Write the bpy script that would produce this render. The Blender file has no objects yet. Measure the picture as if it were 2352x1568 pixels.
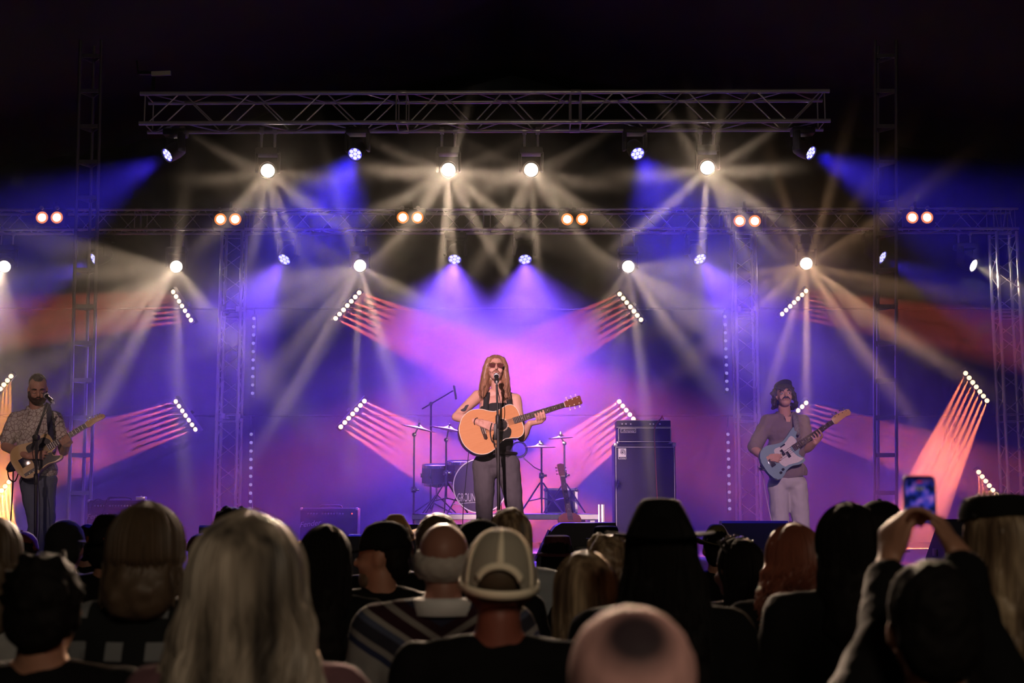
import bpy, bmesh, math, random
from mathutils import Vector, Matrix, Euler
random.seed(7)
SC = bpy.context.scene
COL = SC.collection
PI = math.pi
# ------------------------------------------------------------------ camera
F_PX = 3050.0
PITCH = math.radians(7.2)
CAM = Vector((0.0, 0.0, 1.75))
cd = bpy.data.cameras.new('camera')
cam = bpy.data.objects.new('camera', cd)
COL.objects.link(cam)
cam.location = CAM
cam.rotation_euler = (PI / 2 + PITCH, 0, 0)
cd.sensor_width = 36.0
cd.lens = F_PX / 2352.0 * 36.0
cd.clip_start = 0.05
cd.clip_end = 200
cd.dof.use_dof = True
cd.dof.focus_distance = 13.0
cd.dof.aperture_fstop = 3.2
SC.camera = cam
# ------------------------------------------------------------------ exposure, sampling limits
vs = SC.view_settings
vs.view_transform = 'Standard'
vs.look = 'None'
vs.exposure = 0.0
vs.gamma = 1.0
vs.use_curve_mapping = False
cy = SC.cycles
cy.max_bounces = 4
cy.diffuse_bounces = 1
cy.glossy_bounces = 2
cy.transmission_bounces = 2
cy.transparent_max_bounces = 8
cy.volume_bounces = 0
cy.adaptive_threshold = 0.25
cy.adaptive_min_samples = 24
cy.caustics_reflective = False
cy.caustics_refractive = False
cy.sample_clamp_direct = 0
cy.sample_clamp_indirect = 2.0
# ------------------------------------------------------------------ night outside the tent
w = bpy.data.worlds.new('night')
SC.world = w
w.use_nodes = True
w.node_tree.nodes['Background'].inputs[0].default_value = (0.010, 0.009, 0.008, 1)
w.node_tree.nodes['Background'].inputs[1].default_value = 0.05

# picture point -> world point at depth Y (distance along the level view axis)
_c, _s = math.cos(PITCH), math.sin(PITCH)
def ray(px, py):
    x, y, z = px - 1176.0, F_PX, 784.0 - py
    return Vector((x, y * _c - z * _s, y * _s + z * _c))
def P(px, py, Y):
    d = ray(px, py)
    return CAM + d * (Y / d.y)
def S(Y, py=1000):
    """pixels per metre at depth Y"""
    d = ray(1176, py)
    return F_PX / (Y * (F_PX / d.y)) * (d.length / d.length)

FLOOR_Z = 1.23            # stage floor
Y_EDGE, Y_SING, Y_FRONT, Y_DRUM, Y_POLE, Y_BACK, Y_BAR, Y_DRAPE = 9.8, 11.65, 12.6, 14.6, 16.5, 18.75, 18.95, 21.4
# ------------------------------------------------------------------ large lights (fixtures carry their own lamps further down)
def add_light(name, kind, loc, direction, energy, color, size=0.05, cone=None, blend=0.3, parent=None):
    ld = bpy.data.lights.new(name, kind)
    ld.energy = energy
    ld.color = color
    if kind == 'SPOT':
        ld.spot_size = math.radians(cone)
        ld.spot_blend = blend
        ld.shadow_soft_size = size
    elif kind == 'AREA':
        ld.size = size
    o = bpy.data.objects.new(name, ld)
    COL.objects.link(o)
    o.rotation_euler = Vector(direction).normalized().to_track_quat('-Z', 'Y').to_euler()
    o.location = loc
    if parent:
        o.parent = parent
    return o
# front-of-house key lights on the performers, from the lighting bar above and behind the camera
FOH = Vector((-2.5, -3.0, 6.5))
add_light('key_lamp', 'SPOT', FOH, Vector((0, Y_SING, 2.6)) - FOH, 15000, (1.0, 0.62, 0.68), 0.12, 8, 0.7)
FOH2 = Vector((3.0, -3.0, 6.5))
add_light('key_lamp', 'SPOT', FOH2, Vector((2.6, 12.2, 2.2)) - FOH2, 4500, (1.0, 0.60, 0.78), 0.12, 7, 0.6)
add_light('key_lamp', 'SPOT', FOH, Vector((-4.3, 12.1, 2.3)) - FOH, 1900, (1.0, 0.64, 0.58), 0.12, 7, 0.6)
# dim house lamp in the tent roof behind the audience
add_light('house_lamp', 'AREA', (1.2, -2.6, 4.6), (-0.1, 0.8, -0.5), 80, (1.0, 0.80, 0.58), 1.2)
# ------------------------------------------------------------------ materials
def mat(name, color, rough=0.6, metal=0.0, noise=None, bump=0.0, spec=0.4, emit=None, emit_s=0.0):
    m = bpy.data.materials.new(name)
    m.use_nodes = True
    nt = m.node_tree
    b = nt.nodes['Principled BSDF']
    b.inputs['Base Color'].default_value = (*color, 1)
    b.inputs['Roughness'].default_value = rough
    b.inputs['Metallic'].default_value = metal
    b.inputs['Specular IOR Level'].default_value = spec
    if emit:
        b.inputs['Emission Color'].default_value = (*emit, 1)
        b.inputs['Emission Strength'].default_value = emit_s
    if noise or bump:
        tc = nt.nodes.new('ShaderNodeTexCoord')
        n = nt.nodes.new('ShaderNodeTexNoise')
        n.inputs['Scale'].default_value = noise[0] if noise else 40
        n.inputs['Detail'].default_value = 4
        nt.links.new(tc.outputs['Object'], n.inputs['Vector'])
        if noise:
            r = nt.nodes.new('ShaderNodeMix'); r.data_type = 'RGBA'
            r.inputs['A'].default_value = (*color, 1)
            r.inputs['B'].default_value = (*noise[1], 1)
            nt.links.new(n.outputs['Fac'], r.inputs['Factor'])
            nt.links.new(r.outputs['Result'], b.inputs['Base Color'])
        if bump:
            bp = nt.nodes.new('ShaderNodeBump')
            bp.inputs['Strength'].default_value = bump
            bp.inputs['Distance'].default_value = 0.01
            nt.links.new(n.outputs['Fac'], bp.inputs['Height'])
            nt.links.new(bp.outputs['Normal'], b.inputs['Normal'])
    return m
def emission(name, color, strength):
    m = bpy.data.materials.new(name)
    m.use_nodes = True
    nt = m.node_tree
    nt.nodes.clear()
    e = nt.nodes.new('ShaderNodeEmission')
    e.inputs[0].default_value = (*color, 1)
    e.inputs[1].default_value = strength
    o = nt.nodes.new('ShaderNodeOutputMaterial')
    nt.links.new(e.outputs[0], o.inputs[0])
    return m
M = {}
M['alu'] = mat('aluminium', (0.85, 0.82, 0.79), 0.28, 0.5, noise=(30, (0.65, 0.63, 0.62)))
M['steel'] = mat('galvanised_steel', (0.30, 0.28, 0.27), 0.55, 0.6, noise=(25, (0.16, 0.15, 0.15)))
M['chrome'] = mat('chrome', (0.85, 0.85, 0.85), 0.12, 1.0)
M['black'] = mat('black_metal', (0.012, 0.012, 0.012), 0.45)
M['black_matt'] = mat('black_matt', (0.008, 0.008, 0.008), 0.85)
M['tolex'] = mat('black_tolex', (0.014, 0.013, 0.014), 0.7, bump=0.4, noise=(300, (0.02, 0.02, 0.02)))
M['drape'] = mat('black_drape', (0.010, 0.010, 0.012), 0.95, spec=0.1)
M['stage'] = mat('stage_ply', (0.022, 0.02, 0.02), 0.6, noise=(3, (0.014, 0.013, 0.014)))
M['ground'] = mat('trodden_ground', (0.03, 0.035, 0.02), 0.95, noise=(2, (0.05, 0.04, 0.03)))
M['tent'] = mat('tent_canvas', (0.055, 0.052, 0.05), 0.9, spec=0.1)

# ------------------------------------------------------------------ mesh helpers
def link_mesh(name, me, m=None, parent=None, loc=None):
    o = bpy.data.objects.new(name, me)
    COL.objects.link(o)
    if m is not None and not me.materials:
        for x in (m if isinstance(m, (list, tuple)) else [m]):
            me.materials.append(x)
    if parent is not None:
        o.parent = parent
    if loc is not None:
        o.location = loc
    return o
def from_bm(name, bm, m=None, parent=None, loc=None, smooth=True):
    me = bpy.data.meshes.new(name)
    bmesh.ops.recalc_face_normals(bm, faces=bm.faces)
    bm.to_mesh(me)
    bm.free()
    if smooth:
        for p in me.polygons:
            p.use_smooth = True
        try:
            me.set_sharp_from_angle(angle=math.radians(38))
        except Exception:
            pass
    return link_mesh(name, me, m, parent, loc)
def frame_of(d):
    d = Vector(d).normalized()
    return d.to_track_quat('Z', 'Y').to_matrix()
def b_tube(bm, p0, p1, r0, r1=None, n=10, cap=True):
    p0, p1 = Vector(p0), Vector(p1)
    r1 = r0 if r1 is None else r1
    R = frame_of(p1 - p0)
    rings = []
    for p, r in ((p0, r0), (p1, r1)):
        rings.append([bm.verts.new(p + R @ Vector((math.cos(a) * r, math.sin(a) * r, 0))) for a in [2 * PI * i / n for i in range(n)]])
    for i in range(n):
        bm.faces.new((rings[0][i], rings[0][(i + 1) % n], rings[1][(i + 1) % n], rings[1][i]))
    if cap:
        bm.faces.new(rings[0][::-1])
        bm.faces.new(rings[1])
def b_path(bm, pts, r, n=8, closed=False, cap=True):
    """tube through points; r a number or a list"""
    pts = [Vector(p) for p in pts]
    k = len(pts)
    rings = []
    prev = None
    for i, p in enumerate(pts):
        if closed:
            d = pts[(i + 1) % k] - pts[i - 1]
        else:
            d = pts[min(i + 1, k - 1)] - pts[max(i - 1, 0)]
        d.normalize()
        if prev is None:
            u = d.orthogonal().normalized()
        else:
            u = (prev - d * prev.dot(d))
            u = u.normalized() if u.length > 1e-6 else d.orthogonal().normalized()
        prev = u
        v = d.cross(u)
        rr = r[i] if isinstance(r, (list, tuple)) else r
        rings.append([bm.verts.new(p + (u * math.cos(a) + v * math.sin(a)) * rr) for a in [2 * PI * j / n for j in range(n)]])
    for i in range(k if closed else k - 1):
        a, b = rings[i], rings[(i + 1) % k]
        for j in range(n):
            bm.faces.new((a[j], a[(j + 1) % n], b[(j + 1) % n], b[j]))
    if cap and not closed:
        bm.faces.new(rings[0][::-1])
        bm.faces.new(rings[-1])
def b_box(bm, c, size, R=None, bevel=0.0, seg=2):
    c = Vector(c)
    hx, hy, hz = [s / 2 for s in size]
    vs_ = []
    for x in (-hx, hx):
        for y in (-hy, hy):
            for z in (-hz, hz):
                v = Vector((x, y, z))
                if R is not None:
                    v = R @ v
                vs_.append(bm.verts.new(c + v))
    idx = ((0, 1, 3, 2), (4, 6, 7, 5), (0, 4, 5, 1), (2, 3, 7, 6), (0, 2, 6, 4), (1, 5, 7, 3))
    fs = [bm.faces.new([vs_[i] for i in f]) for f in idx]
    if bevel > 0:
        es = list({e for f in fs for e in f.edges})
        bmesh.ops.bevel(bm, geom=es, offset=bevel, segments=seg, affect='EDGES', profile=0.5)
def b_lathe(bm, prof, R=None, c=(0, 0, 0), n=20, close=True):
    """prof: list of (r, z) revolved about z; frame R, origin c"""
    c = Vector(c)
    rings = []
    for r, z in prof:
        ring = []
        if r < 1e-6:
            v = Vector((0, 0, z))
            ring = [bm.verts.new(c + (R @ v if R is not None else v))]
        else:
            for i in range(n):
                a = 2 * PI * i / n
                v = Vector((math.cos(a) * r, math.sin(a) * r, z))
                ring.append(bm.verts.new(c + (R @ v if R is not None else v)))
        rings.append(ring)
    for a, b in zip(rings, rings[1:]):
        if len(a) == 1 and len(b) == 1:
            continue
        for i in range(n):
            j = (i + 1) % n
            if len(a) == 1:
                bm.faces.new((a[0], b[j], b[i]))
            elif len(b) == 1:
                bm.faces.new((a[i], a[j], b[0]))
            else:
                bm.faces.new((a[i], a[j], b[j], b[i]))
    if close:
        if len(rings[0]) > 1:
            bm.faces.new(rings[0][::-1])
        if len(rings[-1]) > 1:
            bm.faces.new(rings[-1])
def b_ellipsoid(bm, c, r, R=None, u=16, v=10):
    prof = []
    c = Vector(c)
    rings = []
    for k in range(v + 1):
        t = PI * k / v
        ring = []
        for i in range(u if 0 < k < v else 1):
            a = 2 * PI * i / u
            q = Vector((r[0] * math.sin(t) * math.cos(a), r[1] * math.sin(t) * math.sin(a), -r[2] * math.cos(t)))
            ring.append(bm.verts.new(c + (R @ q if R is not None else q)))
        rings.append(ring)
    for a, b in zip(rings, rings[1:]):
        for i in range(u):
            j = (i + 1) % u
            if len(a) == 1:
                bm.faces.new((a[0], b[j], b[i]))
            elif len(b) == 1:
                bm.faces.new((a[i], a[j], b[0]))
            else:
                bm.faces.new((a[i], a[j], b[j], b[i]))
def b_prism(bm, outline, z0, z1, R=None, c=(0, 0, 0)):
    """outline in xy, extruded z0..z1, placed by frame R at c"""
    c = Vector(c)
    def tr(x, y, z):
        v = Vector((x, y, z))
        return c + (R @ v if R is not None else v)
    a = [bm.verts.new(tr(x, y, z0)) for x, y in outline]
    b = [bm.verts.new(tr(x, y, z1)) for x, y in outline]
    n = len(outline)
    fa = bm.faces.new(a[::-1]); fb = bm.faces.new(b)
    for i in range(n):
        bm.faces.new((a[i], a[(i + 1) % n], b[(i + 1) % n], b[i]))
    return fa, fb
def thing(name, label, cat, loc=(0, 0, 0), group=None, rot=None):
    o = bpy.data.objects.new(name, None)
    o.empty_display_size = 0.1
    COL.objects.link(o)
    o.location = loc
    if rot is not None:
        o.rotation_euler = rot
    tag(o, label, cat, group)
    return o
def tag(o, label, cat, group=None):
    o['label'] = label
    o['category'] = cat
    if group:
        o['group'] = group
    return o
def structure(o, label=None):
    o['kind'] = 'structure'
    if label:
        o['label'] = label
    return o
def spline(pts, n=8, closed=False):
    """Catmull-Rom through points (tuples of any dimension)"""
    k = len(pts)
    out = []
    rng = range(k if closed else k - 1)
    g = (lambda i: pts[i % k]) if closed else (lambda i: pts[max(0, min(k - 1, i))])
    for i in rng:
        p0, p1, p2, p3 = g(i - 1), g(i), g(i + 1), g(i + 2)
        for j in range(n):
            t = j / n
            out.append(tuple(0.5 * ((2 * b) + (-a + c) * t + (2 * a - 5 * b + 4 * c - d) * t * t + (-a + 3 * b - 3 * c + d) * t ** 3)
                             for a, b, c, d in zip(p0, p1, p2, p3)))
    if not closed:
        out.append(tuple(pts[-1]))
    return out
# ------------------------------------------------------------------ the setting: ground, stage, drapes, tent
def sbox(name, c, size, m, label=None, R=None):
    bm = bmesh.new()
    b_box(bm, c, size, R)
    return structure(from_bm(name, bm, m, smooth=False), label)
sbox('ground', (0, 5, -0.1), (40, 40, 0.2), M['ground'], 'trodden grass under the audience')
sbox('floor_stage', (0, (Y_EDGE + 21.9) / 2, FLOOR_Z - 0.06), (19, 21.9 - Y_EDGE, 0.12), M['stage'], 'dark plywood stage floor')
sbox('trim_stage_skirt', (0, Y_EDGE + 0.1, (FLOOR_Z - 0.12) / 2), (19, 0.1, FLOOR_Z - 0.12), M['drape'], 'black skirt below the stage edge')
def pleated(name, x0, x1, y, z0, z1, label, along='x'):
    bm = bmesh.new()
    n = int((x1 - x0) / 0.12)
    lo, hi = [], []
    for i in range(n + 1):
        t = x0 + (x1 - x0) * i / n
        off = 0.07 * math.sin(i * 1.05) + 0.03 * math.sin(i * 0.37 + 1)
        q = (t, y + off) if along == 'x' else (y + off, t)
        lo.append(bm.verts.new((*q, z0)))
        hi.append(bm.verts.new((*q, z1)))
    for i in range(n):
        bm.faces.new((lo[i], lo[i + 1], hi[i + 1], hi[i]))
    o = from_bm(name, bm, M['drape'])
    md = o.modifiers.new('thickness', 'SOLIDIFY'); md.thickness = 0.01
    return structure(o, label)
pleated('wall_back', -9.5, 9.5, Y_DRAPE, FLOOR_Z, 8.4, 'black pleated drape behind the stage')
pleated('wall_left', Y_EDGE, Y_DRAPE, -9.5, 0.0, 8.0, 'black drape at the side of the stage', 'y')
pleated('wall_right', Y_EDGE, Y_DRAPE, 9.5, 0.0, 8.0, 'black drape at the side of the stage', 'y')
bm = bmesh.new()
for sx in (-1, 1):      # tent roof, two slopes with sagging bays
    n, k = 12, 8
    g = [[bm.verts.new((sx * 12.0 * i / n, -8 + 30.5 * j / k, 9.3 - 0.21 * 12.0 * i / n - 0.22 * math.sin(PI * i / n))) for j in range(k + 1)] for i in range(n + 1)]
    for i in range(n):
        for j in range(k):
            bm.faces.new((g[i][j], g[i + 1][j], g[i + 1][j + 1], g[i][j + 1]))
ceil = structure(from_bm('ceiling', bm, M['tent']), 'dark canvas of the tent roof')
md = ceil.modifiers.new('thickness', 'SOLIDIFY'); md.thickness = 0.01

# ------------------------------------------------------------------ trusses
_tube = {}
def tube(name, p0, p1, r, m, parent=None, n=10):
    """a straight tube between two points; alike tubes share their mesh"""
    key = (m.name, n)
    p0, p1 = Vector(p0), Vector(p1)
    if key not in _tube:
        bm = bmesh.new()
        b_tube(bm, (0, 0, 0), (0, 0, 1), 1.0, n=n)
        me = bpy.data.meshes.new('tube')
        bm.to_mesh(me); bm.free()
        for p in me.polygons:
            p.use_smooth = len(p.vertices) == 4
        me.materials.append(m)
        _tube[key] = me
    o = bpy.data.objects.new(name, _tube[key])
    COL.objects.link(o)
    mw = Matrix.Translation(p0) @ frame_of(p1 - p0).to_4x4() @ Matrix.Diagonal((r, r, (p1 - p0).length, 1))
    if parent is not None:
        o.parent = parent
        mw = Matrix.Translation(-Vector(parent.location)) @ mw
    o.matrix_basis = mw
    return o
def box_truss(name, label, A, B, up, side, w=0.29, h=None, cr=0.025, br=0.009, bay=0.34, joints=(), group=None, m=None, faces='fbtd', in_phase=False):
    """four-chord truss from A to B (centre line of its front bottom... centre); up / side unit vectors of its section"""
    m = m or M['alu']
    h = h or w
    t = thing(name, label, 'truss', A, group)
    A, B = Vector(A), Vector(B)
    ax = (B - A).normalized()
    ln = (B - A).length
    up, side = Vector(up).normalized(), Vector(side).normalized()
    c = {(i, j): side * (w / 2 * i) + up * (h / 2 * j) for i in (-1, 1) for j in (-1, 1)}
    for k in c.values():
        tube('chord', A + k, B + k, cr, m, t, 12)
    cuts = [0.0] + list(joints) + [ln]
    pairs = {'f': ((-1, -1), (-1, 1)), 'b': ((1, 1), (1, -1)), 't': ((-1, 1), (1, 1)), 'd': ((1, -1), (-1, -1))}
    for s0, s1 in zip(cuts, cuts[1:]):
        s0, s1 = s0 + 0.06, s1 - 0.06
        n = max(2, round((s1 - s0) / bay))
        st = (s1 - s0) / n
        for f in faces:
            a, b = c[pairs[f][0]], c[pairs[f][1]]
            for i in range(n):
                g = 0.022
                u, v = s0 + i * st + g, s0 + (i + 1) * st - g
                p, q = (a, b) if (i % 2 == 0) != (in_phase and f == 'b') else (b, a)
                tube('brace', A + ax * u + p, A + ax * v + q, br, m, t, 6)
            for s in (s0 - 0.01, s1 + 0.01):
                tube('strut', A + ax * s + a, A + ax * s + b, br, m, t, 6)
    for s in list(joints):
        for k in c.values():
            tube('coupler', A + ax * (s - 0.05) + k, A + ax * (s + 0.05) + k, cr * 1.18, m, t, 12)
    return t
UP, BACK = Vector((0, 0, 1)), Vector((0, 1, 0))
def truss_line(pxl, pyl, pxr, pyr, Y, w):
    """centre line from picture points on the front top chord"""
    a, b = P(pxl, pyl, Y), P(pxr, pyr, Y)
    off = Vector((0, w / 2, -w / 2))
    return a + off, b + off
A, B = truss_line(322, 215, 1905, 209, Y_FRONT, 0.30)
L_ = (B - A).length
front_truss = box_truss('lighting_truss', 'upper aluminium box truss hung nearest the audience with moving lamps below', A, B, UP, BACK, 0.30, cr=0.0215, br=0.0075, bay=0.345,
                        joints=(L_ * 0.379, L_ * 0.632), in_phase=True)
A, B = truss_line(-90, 482, 2338, 479, Y_BACK, 0.29)
L2 = (B - A).length
back_truss = box_truss('lighting_truss', 'long lower aluminium box truss across the stage carrying round blinders', A, B, UP, BACK, 0.29, cr=0.021, br=0.0065, bay=0.31,
                       joints=tuple(L2 * (x + 90) / 2428 for x in (318, 566, 1118, 1668, 1752, 2290)))
Z_BACK = A.z
def column(px, label, xoff=0.0):
    p = P(px, 700, Y_BACK)
    top = Z_BACK - 0.165
    a = Vector((p.x, Y_BACK + 0.145, FLOOR_Z + 0.02)); b = Vector((p.x + xoff, Y_BACK + 0.145, top))
    H = b.z - a.z
    t = box_truss('truss_upright', label, a, b, Vector((1, 0, 0)), BACK, 0.29, cr=0.0245, br=0.0075, bay=0.30, joints=(H * 0.40, H * 0.735), group='upright columns under the long truss')
    bm = bmesh.new(); b_box(bm, (0, 0, -0.01), (0.45, 0.45, 0.02)); from_bm('base_plate', bm, M['alu'], t, smooth=False)
    return t
column(529, 'upright square truss column next to the first light column at house left of the drums')
column(1714, 'upright square truss column directly behind the bass player')
column(2320, 'upright truss column at the far end of the long truss, dim at the picture edge')
# lattice king poles of the tent
def king_pole(label, pts_top, pts_bot, Y):
    t0, b0 = P(*pts_top, Y), P(*pts_bot, Y)
    k = (b0.z - FLOOR_Z) / (t0.z - b0.z)
    base = b0 + (b0 - t0) * k
    base.z = FLOOR_Z
    top = t0 + (t0 - b0) * ((7.75 - t0.z) / (t0.z - b0.z))
    t = thing('king_pole', label, 'tent pole', base, 'lattice king poles of the tent')
    wd = 0.27
    offs = [Vector((-wd / 2, 0, 0)), Vector((wd / 2, 0, 0)), Vector((-wd * 0.12, wd * 0.85, 0))]
    for k_ in offs:
        tube('chord', base + k_, top + k_, 0.021, M['steel'], t, 12)
    n = int((top - base).length / 0.445)
    for i in range(n):
        c = base + (top - base) * ((i + 0.55) / n)
        for a, b in ((0, 1), (1, 2), (2, 0)):
            bm = bmesh.new()
            pa, pb = offs[a], offs[b]
            d = (pb - pa)
            R = Matrix((d.normalized(), Vector((0, 0, 1)).cross(d.normalized()), Vector((0, 0, 1)))).transposed()
            b_box(bm, (pa + pb) / 2, (d.length - 0.03, 0.012, 0.05), R)
            from_bm('rung', bm, M['steel'], t, c - base, smooth=False)
    bm = bmesh.new(); b_box(bm, (0, 0.08, 0.012), (0.5, 0.5, 0.024)); from_bm('base_plate', bm, M['steel'], t, smooth=False)
king_pole('lattice steel king pole rising behind the guitarist in the patterned shirt', (203, 350), (184, 1120), Y_POLE)
king_pole('lattice steel king pole rising beyond the bass player towards the lit phone', (2034, 300), (2034, 1120), Y_POLE)
# pipes that carry the light bars
for py, lab in ((709, 'upper thin black pipe clamped behind the columns'), (955, 'lower thin black pipe clamped behind the columns')):
    a, b = P(-90, py, Y_BAR + 0.12), P(2420, py, Y_BAR + 0.12)
    t = thing('support_pipe', lab, 'pipe', a, 'pipes behind the columns')
    tube('pipe', a, b, 0.016, M['black'], t)
    for px in (512, 547, 1697, 1736):
        c = P(px, py, Y_BACK + 0.0)
        bm = bmesh.new()
        b_lathe(bm, [(0.026, -0.035), (0.036, -0.035), (0.036, 0.035), (0.026, 0.035)], c=c - a, n=14, close=False)
        b_box(bm, c - a + Vector((0, 0.19, 0)), (0.03, 0.38, 0.03))
        from_bm('clamp', bm, M['alu'], t)
# ------------------------------------------------------------------ haze over the stage: one box of scattering air with drifting smoke
def make_haze():
    x0, x1, y0, y1, z0, z1 = -9.3, 9.3, 10.0, 21.2, FLOOR_Z + 0.005, 6.5
    bm = bmesh.new()
    b_box(bm, ((x0 + x1) / 2, (y0 + y1) / 2, (z0 + z1) / 2), (x1 - x0, y1 - y0, z1 - z0))
    m = bpy.data.materials.new('stage_haze')
    m.use_nodes = True
    nt = m.node_tree
    nt.nodes.clear()
    N, L = nt.nodes.new, nt.links.new
    out = N('ShaderNodeOutputMaterial')
    sc = N('ShaderNodeVolumeScatter')
    sc.inputs['Color'].default_value = (1, 1, 1, 1)
    sc.inputs['Anisotropy'].default_value = 0.25
    L(sc.outputs[0], out.inputs['Volume'])
    tc = N('ShaderNodeTexCoord')
    nz = N('ShaderNodeTexNoise')
    nz.inputs['Scale'].default_value = 0.75
    nz.inputs['Detail'].default_value = 1.0
    nz.inputs['Roughness'].default_value = 0.55
    L(tc.outputs['Object'], nz.inputs['Vector'])
    mr = N('ShaderNodeMapRange')
    mr.inputs['From Min'].default_value = 0.36
    mr.inputs['From Max'].default_value = 0.70
    mr.inputs['To Min'].default_value = 0.016
    mr.inputs['To Max'].default_value = 0.066
    L(nz.outputs['Fac'], mr.inputs['Value'])
    dens = mr.outputs['Result']
    # thicker plumes where the smoke machines blow
    for px, py, Y, rad, add in PLUMES:
        c = P(px, py, Y)
        vd = N('ShaderNodeVectorMath'); vd.operation = 'DISTANCE'
        vd.inputs[1].default_value = c
        L(tc.outputs['Object'], vd.inputs[0])
        r = N('ShaderNodeMapRange'); r.interpolation_type = 'SMOOTHSTEP'
        r.inputs['From Min'].default_value = rad
        r.inputs['From Max'].default_value = 0.0
        r.inputs['To Min'].default_value = 0.0
        r.inputs['To Max'].default_value = add
        L(vd.outputs['Value'], r.inputs['Value'])
        mu = N('ShaderNodeMath'); mu.operation = 'MULTIPLY'
        L(r.outputs['Result'], mu.inputs[0]); L(nz.outputs['Fac'], mu.inputs[1])
        ad = N('ShaderNodeMath'); ad.operation = 'ADD'
        L(dens, ad.inputs[0]); L(mu.outputs[0], ad.inputs[1])
        dens = ad.outputs[0]
    # the haze thins out towards the trusses
    sz = N('ShaderNodeSeparateXYZ'); L(tc.outputs['Object'], sz.inputs[0])
    fz = N('ShaderNodeMapRange'); fz.interpolation_type = 'SMOOTHSTEP'
    fz.inputs['From Min'].default_value = 4.2; fz.inputs['From Max'].default_value = 5.9
    fz.inputs['To Min'].default_value = 1.0; fz.inputs['To Max'].default_value = 0.05
    L(sz.outputs['Z'], fz.inputs['Value'])
    mz = N('ShaderNodeMath'); mz.operation = 'MULTIPLY'
    L(dens, mz.inputs[0]); L(fz.outputs['Result'], mz.inputs[1])
    fy = N('ShaderNodeMapRange'); fy.interpolation_type = 'SMOOTHSTEP'      # and towards the audience
    fy.inputs['From Min'].default_value = 10.2; fy.inputs['From Max'].default_value = 12.6
    fy.inputs['To Min'].default_value = 0.40; fy.inputs['To Max'].default_value = 1.0
    L(sz.outputs['Y'], fy.inputs['Value'])
    my = N('ShaderNodeMath'); my.operation = 'MULTIPLY'
    L(mz.outputs[0], my.inputs[0]); L(fy.outputs['Result'], my.inputs[1])
    L(my.outputs[0], sc.inputs['Density'])
    o = from_bm('haze', bm, m, smooth=False)
    o['kind'] = 'stuff'
    tag(o, 'drifting stage haze lit violet and pink by the lamps', 'haze')
    m.cycles.volume_step_rate = 3.0
    return o
PLUMES = [(25, 1205, 18.65, 1.0, 5.0), (2110, 1100, 18.35, 1.1, 1.8), (195, 1054, 17.75, 0.45, 3.0), (1290, 850, 16.0, 1.6, 0.24)]
make_haze()
# ------------------------------------------------------------------ lamps of the rig
WASH_C = (0.19, 0.07, 1.0)
WASH_DEEP = (0.06, 0.03, 1.0)
BEAM_C = (1.0, 0.71, 0.49)
BAR_C = (1.0, 0.15, 0.10)
def glow(name, color, s):
    m = emission(name, color, s)
    m.cycles.emission_sampling = 'NONE'
    return m
M['led_blue'] = glow('wash_led', (0.66, 0.64, 1.0), 1.5)
M['caught_light'] = glow('strip_caught_light', (0.50, 0.42, 0.85), 0.55)  # strip lenses are off; glow painted in for the light they catch
M['led_plate'] = glow('wash_plate', (0.16, 0.13, 1.0), 0.9)
M['led_warm'] = glow('beam_led', (1.0, 0.86, 0.66), 60.0)
M['led_amber'] = glow('bar_led', (1.0, 0.70, 0.42), 2.6)
M['bulb'] = glow('blinder_bulb', (1.0, 0.72, 0.38), 8.0)
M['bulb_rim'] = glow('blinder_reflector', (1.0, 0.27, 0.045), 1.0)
M['lens_dark'] = mat('dark_lens', (0.02, 0.02, 0.05), 0.1, spec=0.8)
M['dome'] = mat('clear_dome', (0.90, 0.90, 0.95), 0.25, 0.0, spec=0.9)
def gobo(light, rays, base=0.02):
    """radial-ray gobo in front of the lamp; rays: (angle in degrees, strength, sharpness)"""
    ld = light.data
    ld.use_nodes = True
    nt = ld.node_tree
    e = [n for n in nt.nodes if n.type == 'EMISSION'][0]
    N, L = nt.nodes.new, nt.links.new
    tc = N('ShaderNodeTexCoord')
    fl = N('ShaderNodeVectorMath'); fl.operation = 'MULTIPLY'
    fl.inputs[1].default_value = (1, 1, 0)
    L(tc.outputs['Normal'], fl.inputs[0])
    nm = N('ShaderNodeVectorMath'); nm.operation = 'NORMALIZE'
    L(fl.outputs[0], nm.inputs[0])
    acc = None
    for ang, amp, sharp in rays:
        a = math.radians(ang)
        dt = N('ShaderNodeVectorMath'); dt.operation = 'DOT_PRODUCT'
        dt.inputs[1].default_value = (GX * math.cos(a), GY * math.sin(a), 0)
        L(nm.outputs[0], dt.inputs[0])
        mx = N('ShaderNodeMath'); mx.operation = 'MAXIMUM'; mx.inputs[1].default_value = 0.0
        L(dt.outputs['Value'], mx.inputs[0])
        pw = N('ShaderNodeMath'); pw.operation = 'POWER'; pw.inputs[1].default_value = sharp
        L(mx.outputs[0], pw.inputs[0])
        ma = N('ShaderNodeMath'); ma.operation = 'MULTIPLY_ADD'; ma.inputs[1].default_value = amp
        ma.inputs[2].default_value = base
        L(pw.outputs[0], ma.inputs[0])
        if acc is not None:
            L(acc, ma.inputs[2])
        acc = ma.outputs[0]
    L(acc, e.inputs['Strength'])
GX, GY = -1.0, 1.0
def lamp_dir(dx, dy, toward):
    """direction from its picture heading (right, down) and how far it leans to the audience"""
    return Vector((dx, -toward, -dy)).normalized()
_fx = {}
def shared(key, build, m):
    if key not in _fx:
        bm = bmesh.new()
        build(bm)
        bmesh.ops.recalc_face_normals(bm, faces=bm.faces)
        me = bpy.data.meshes.new(key)
        bm.to_mesh(me); bm.free()
        for p in me.polygons:
            p.use_smooth = True
        me.set_sharp_from_angle(angle=math.radians(38))
        for x in (m if isinstance(m, list) else [m]):
            me.materials.append(x)
        _fx[key] = me
    return _fx[key]
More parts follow.
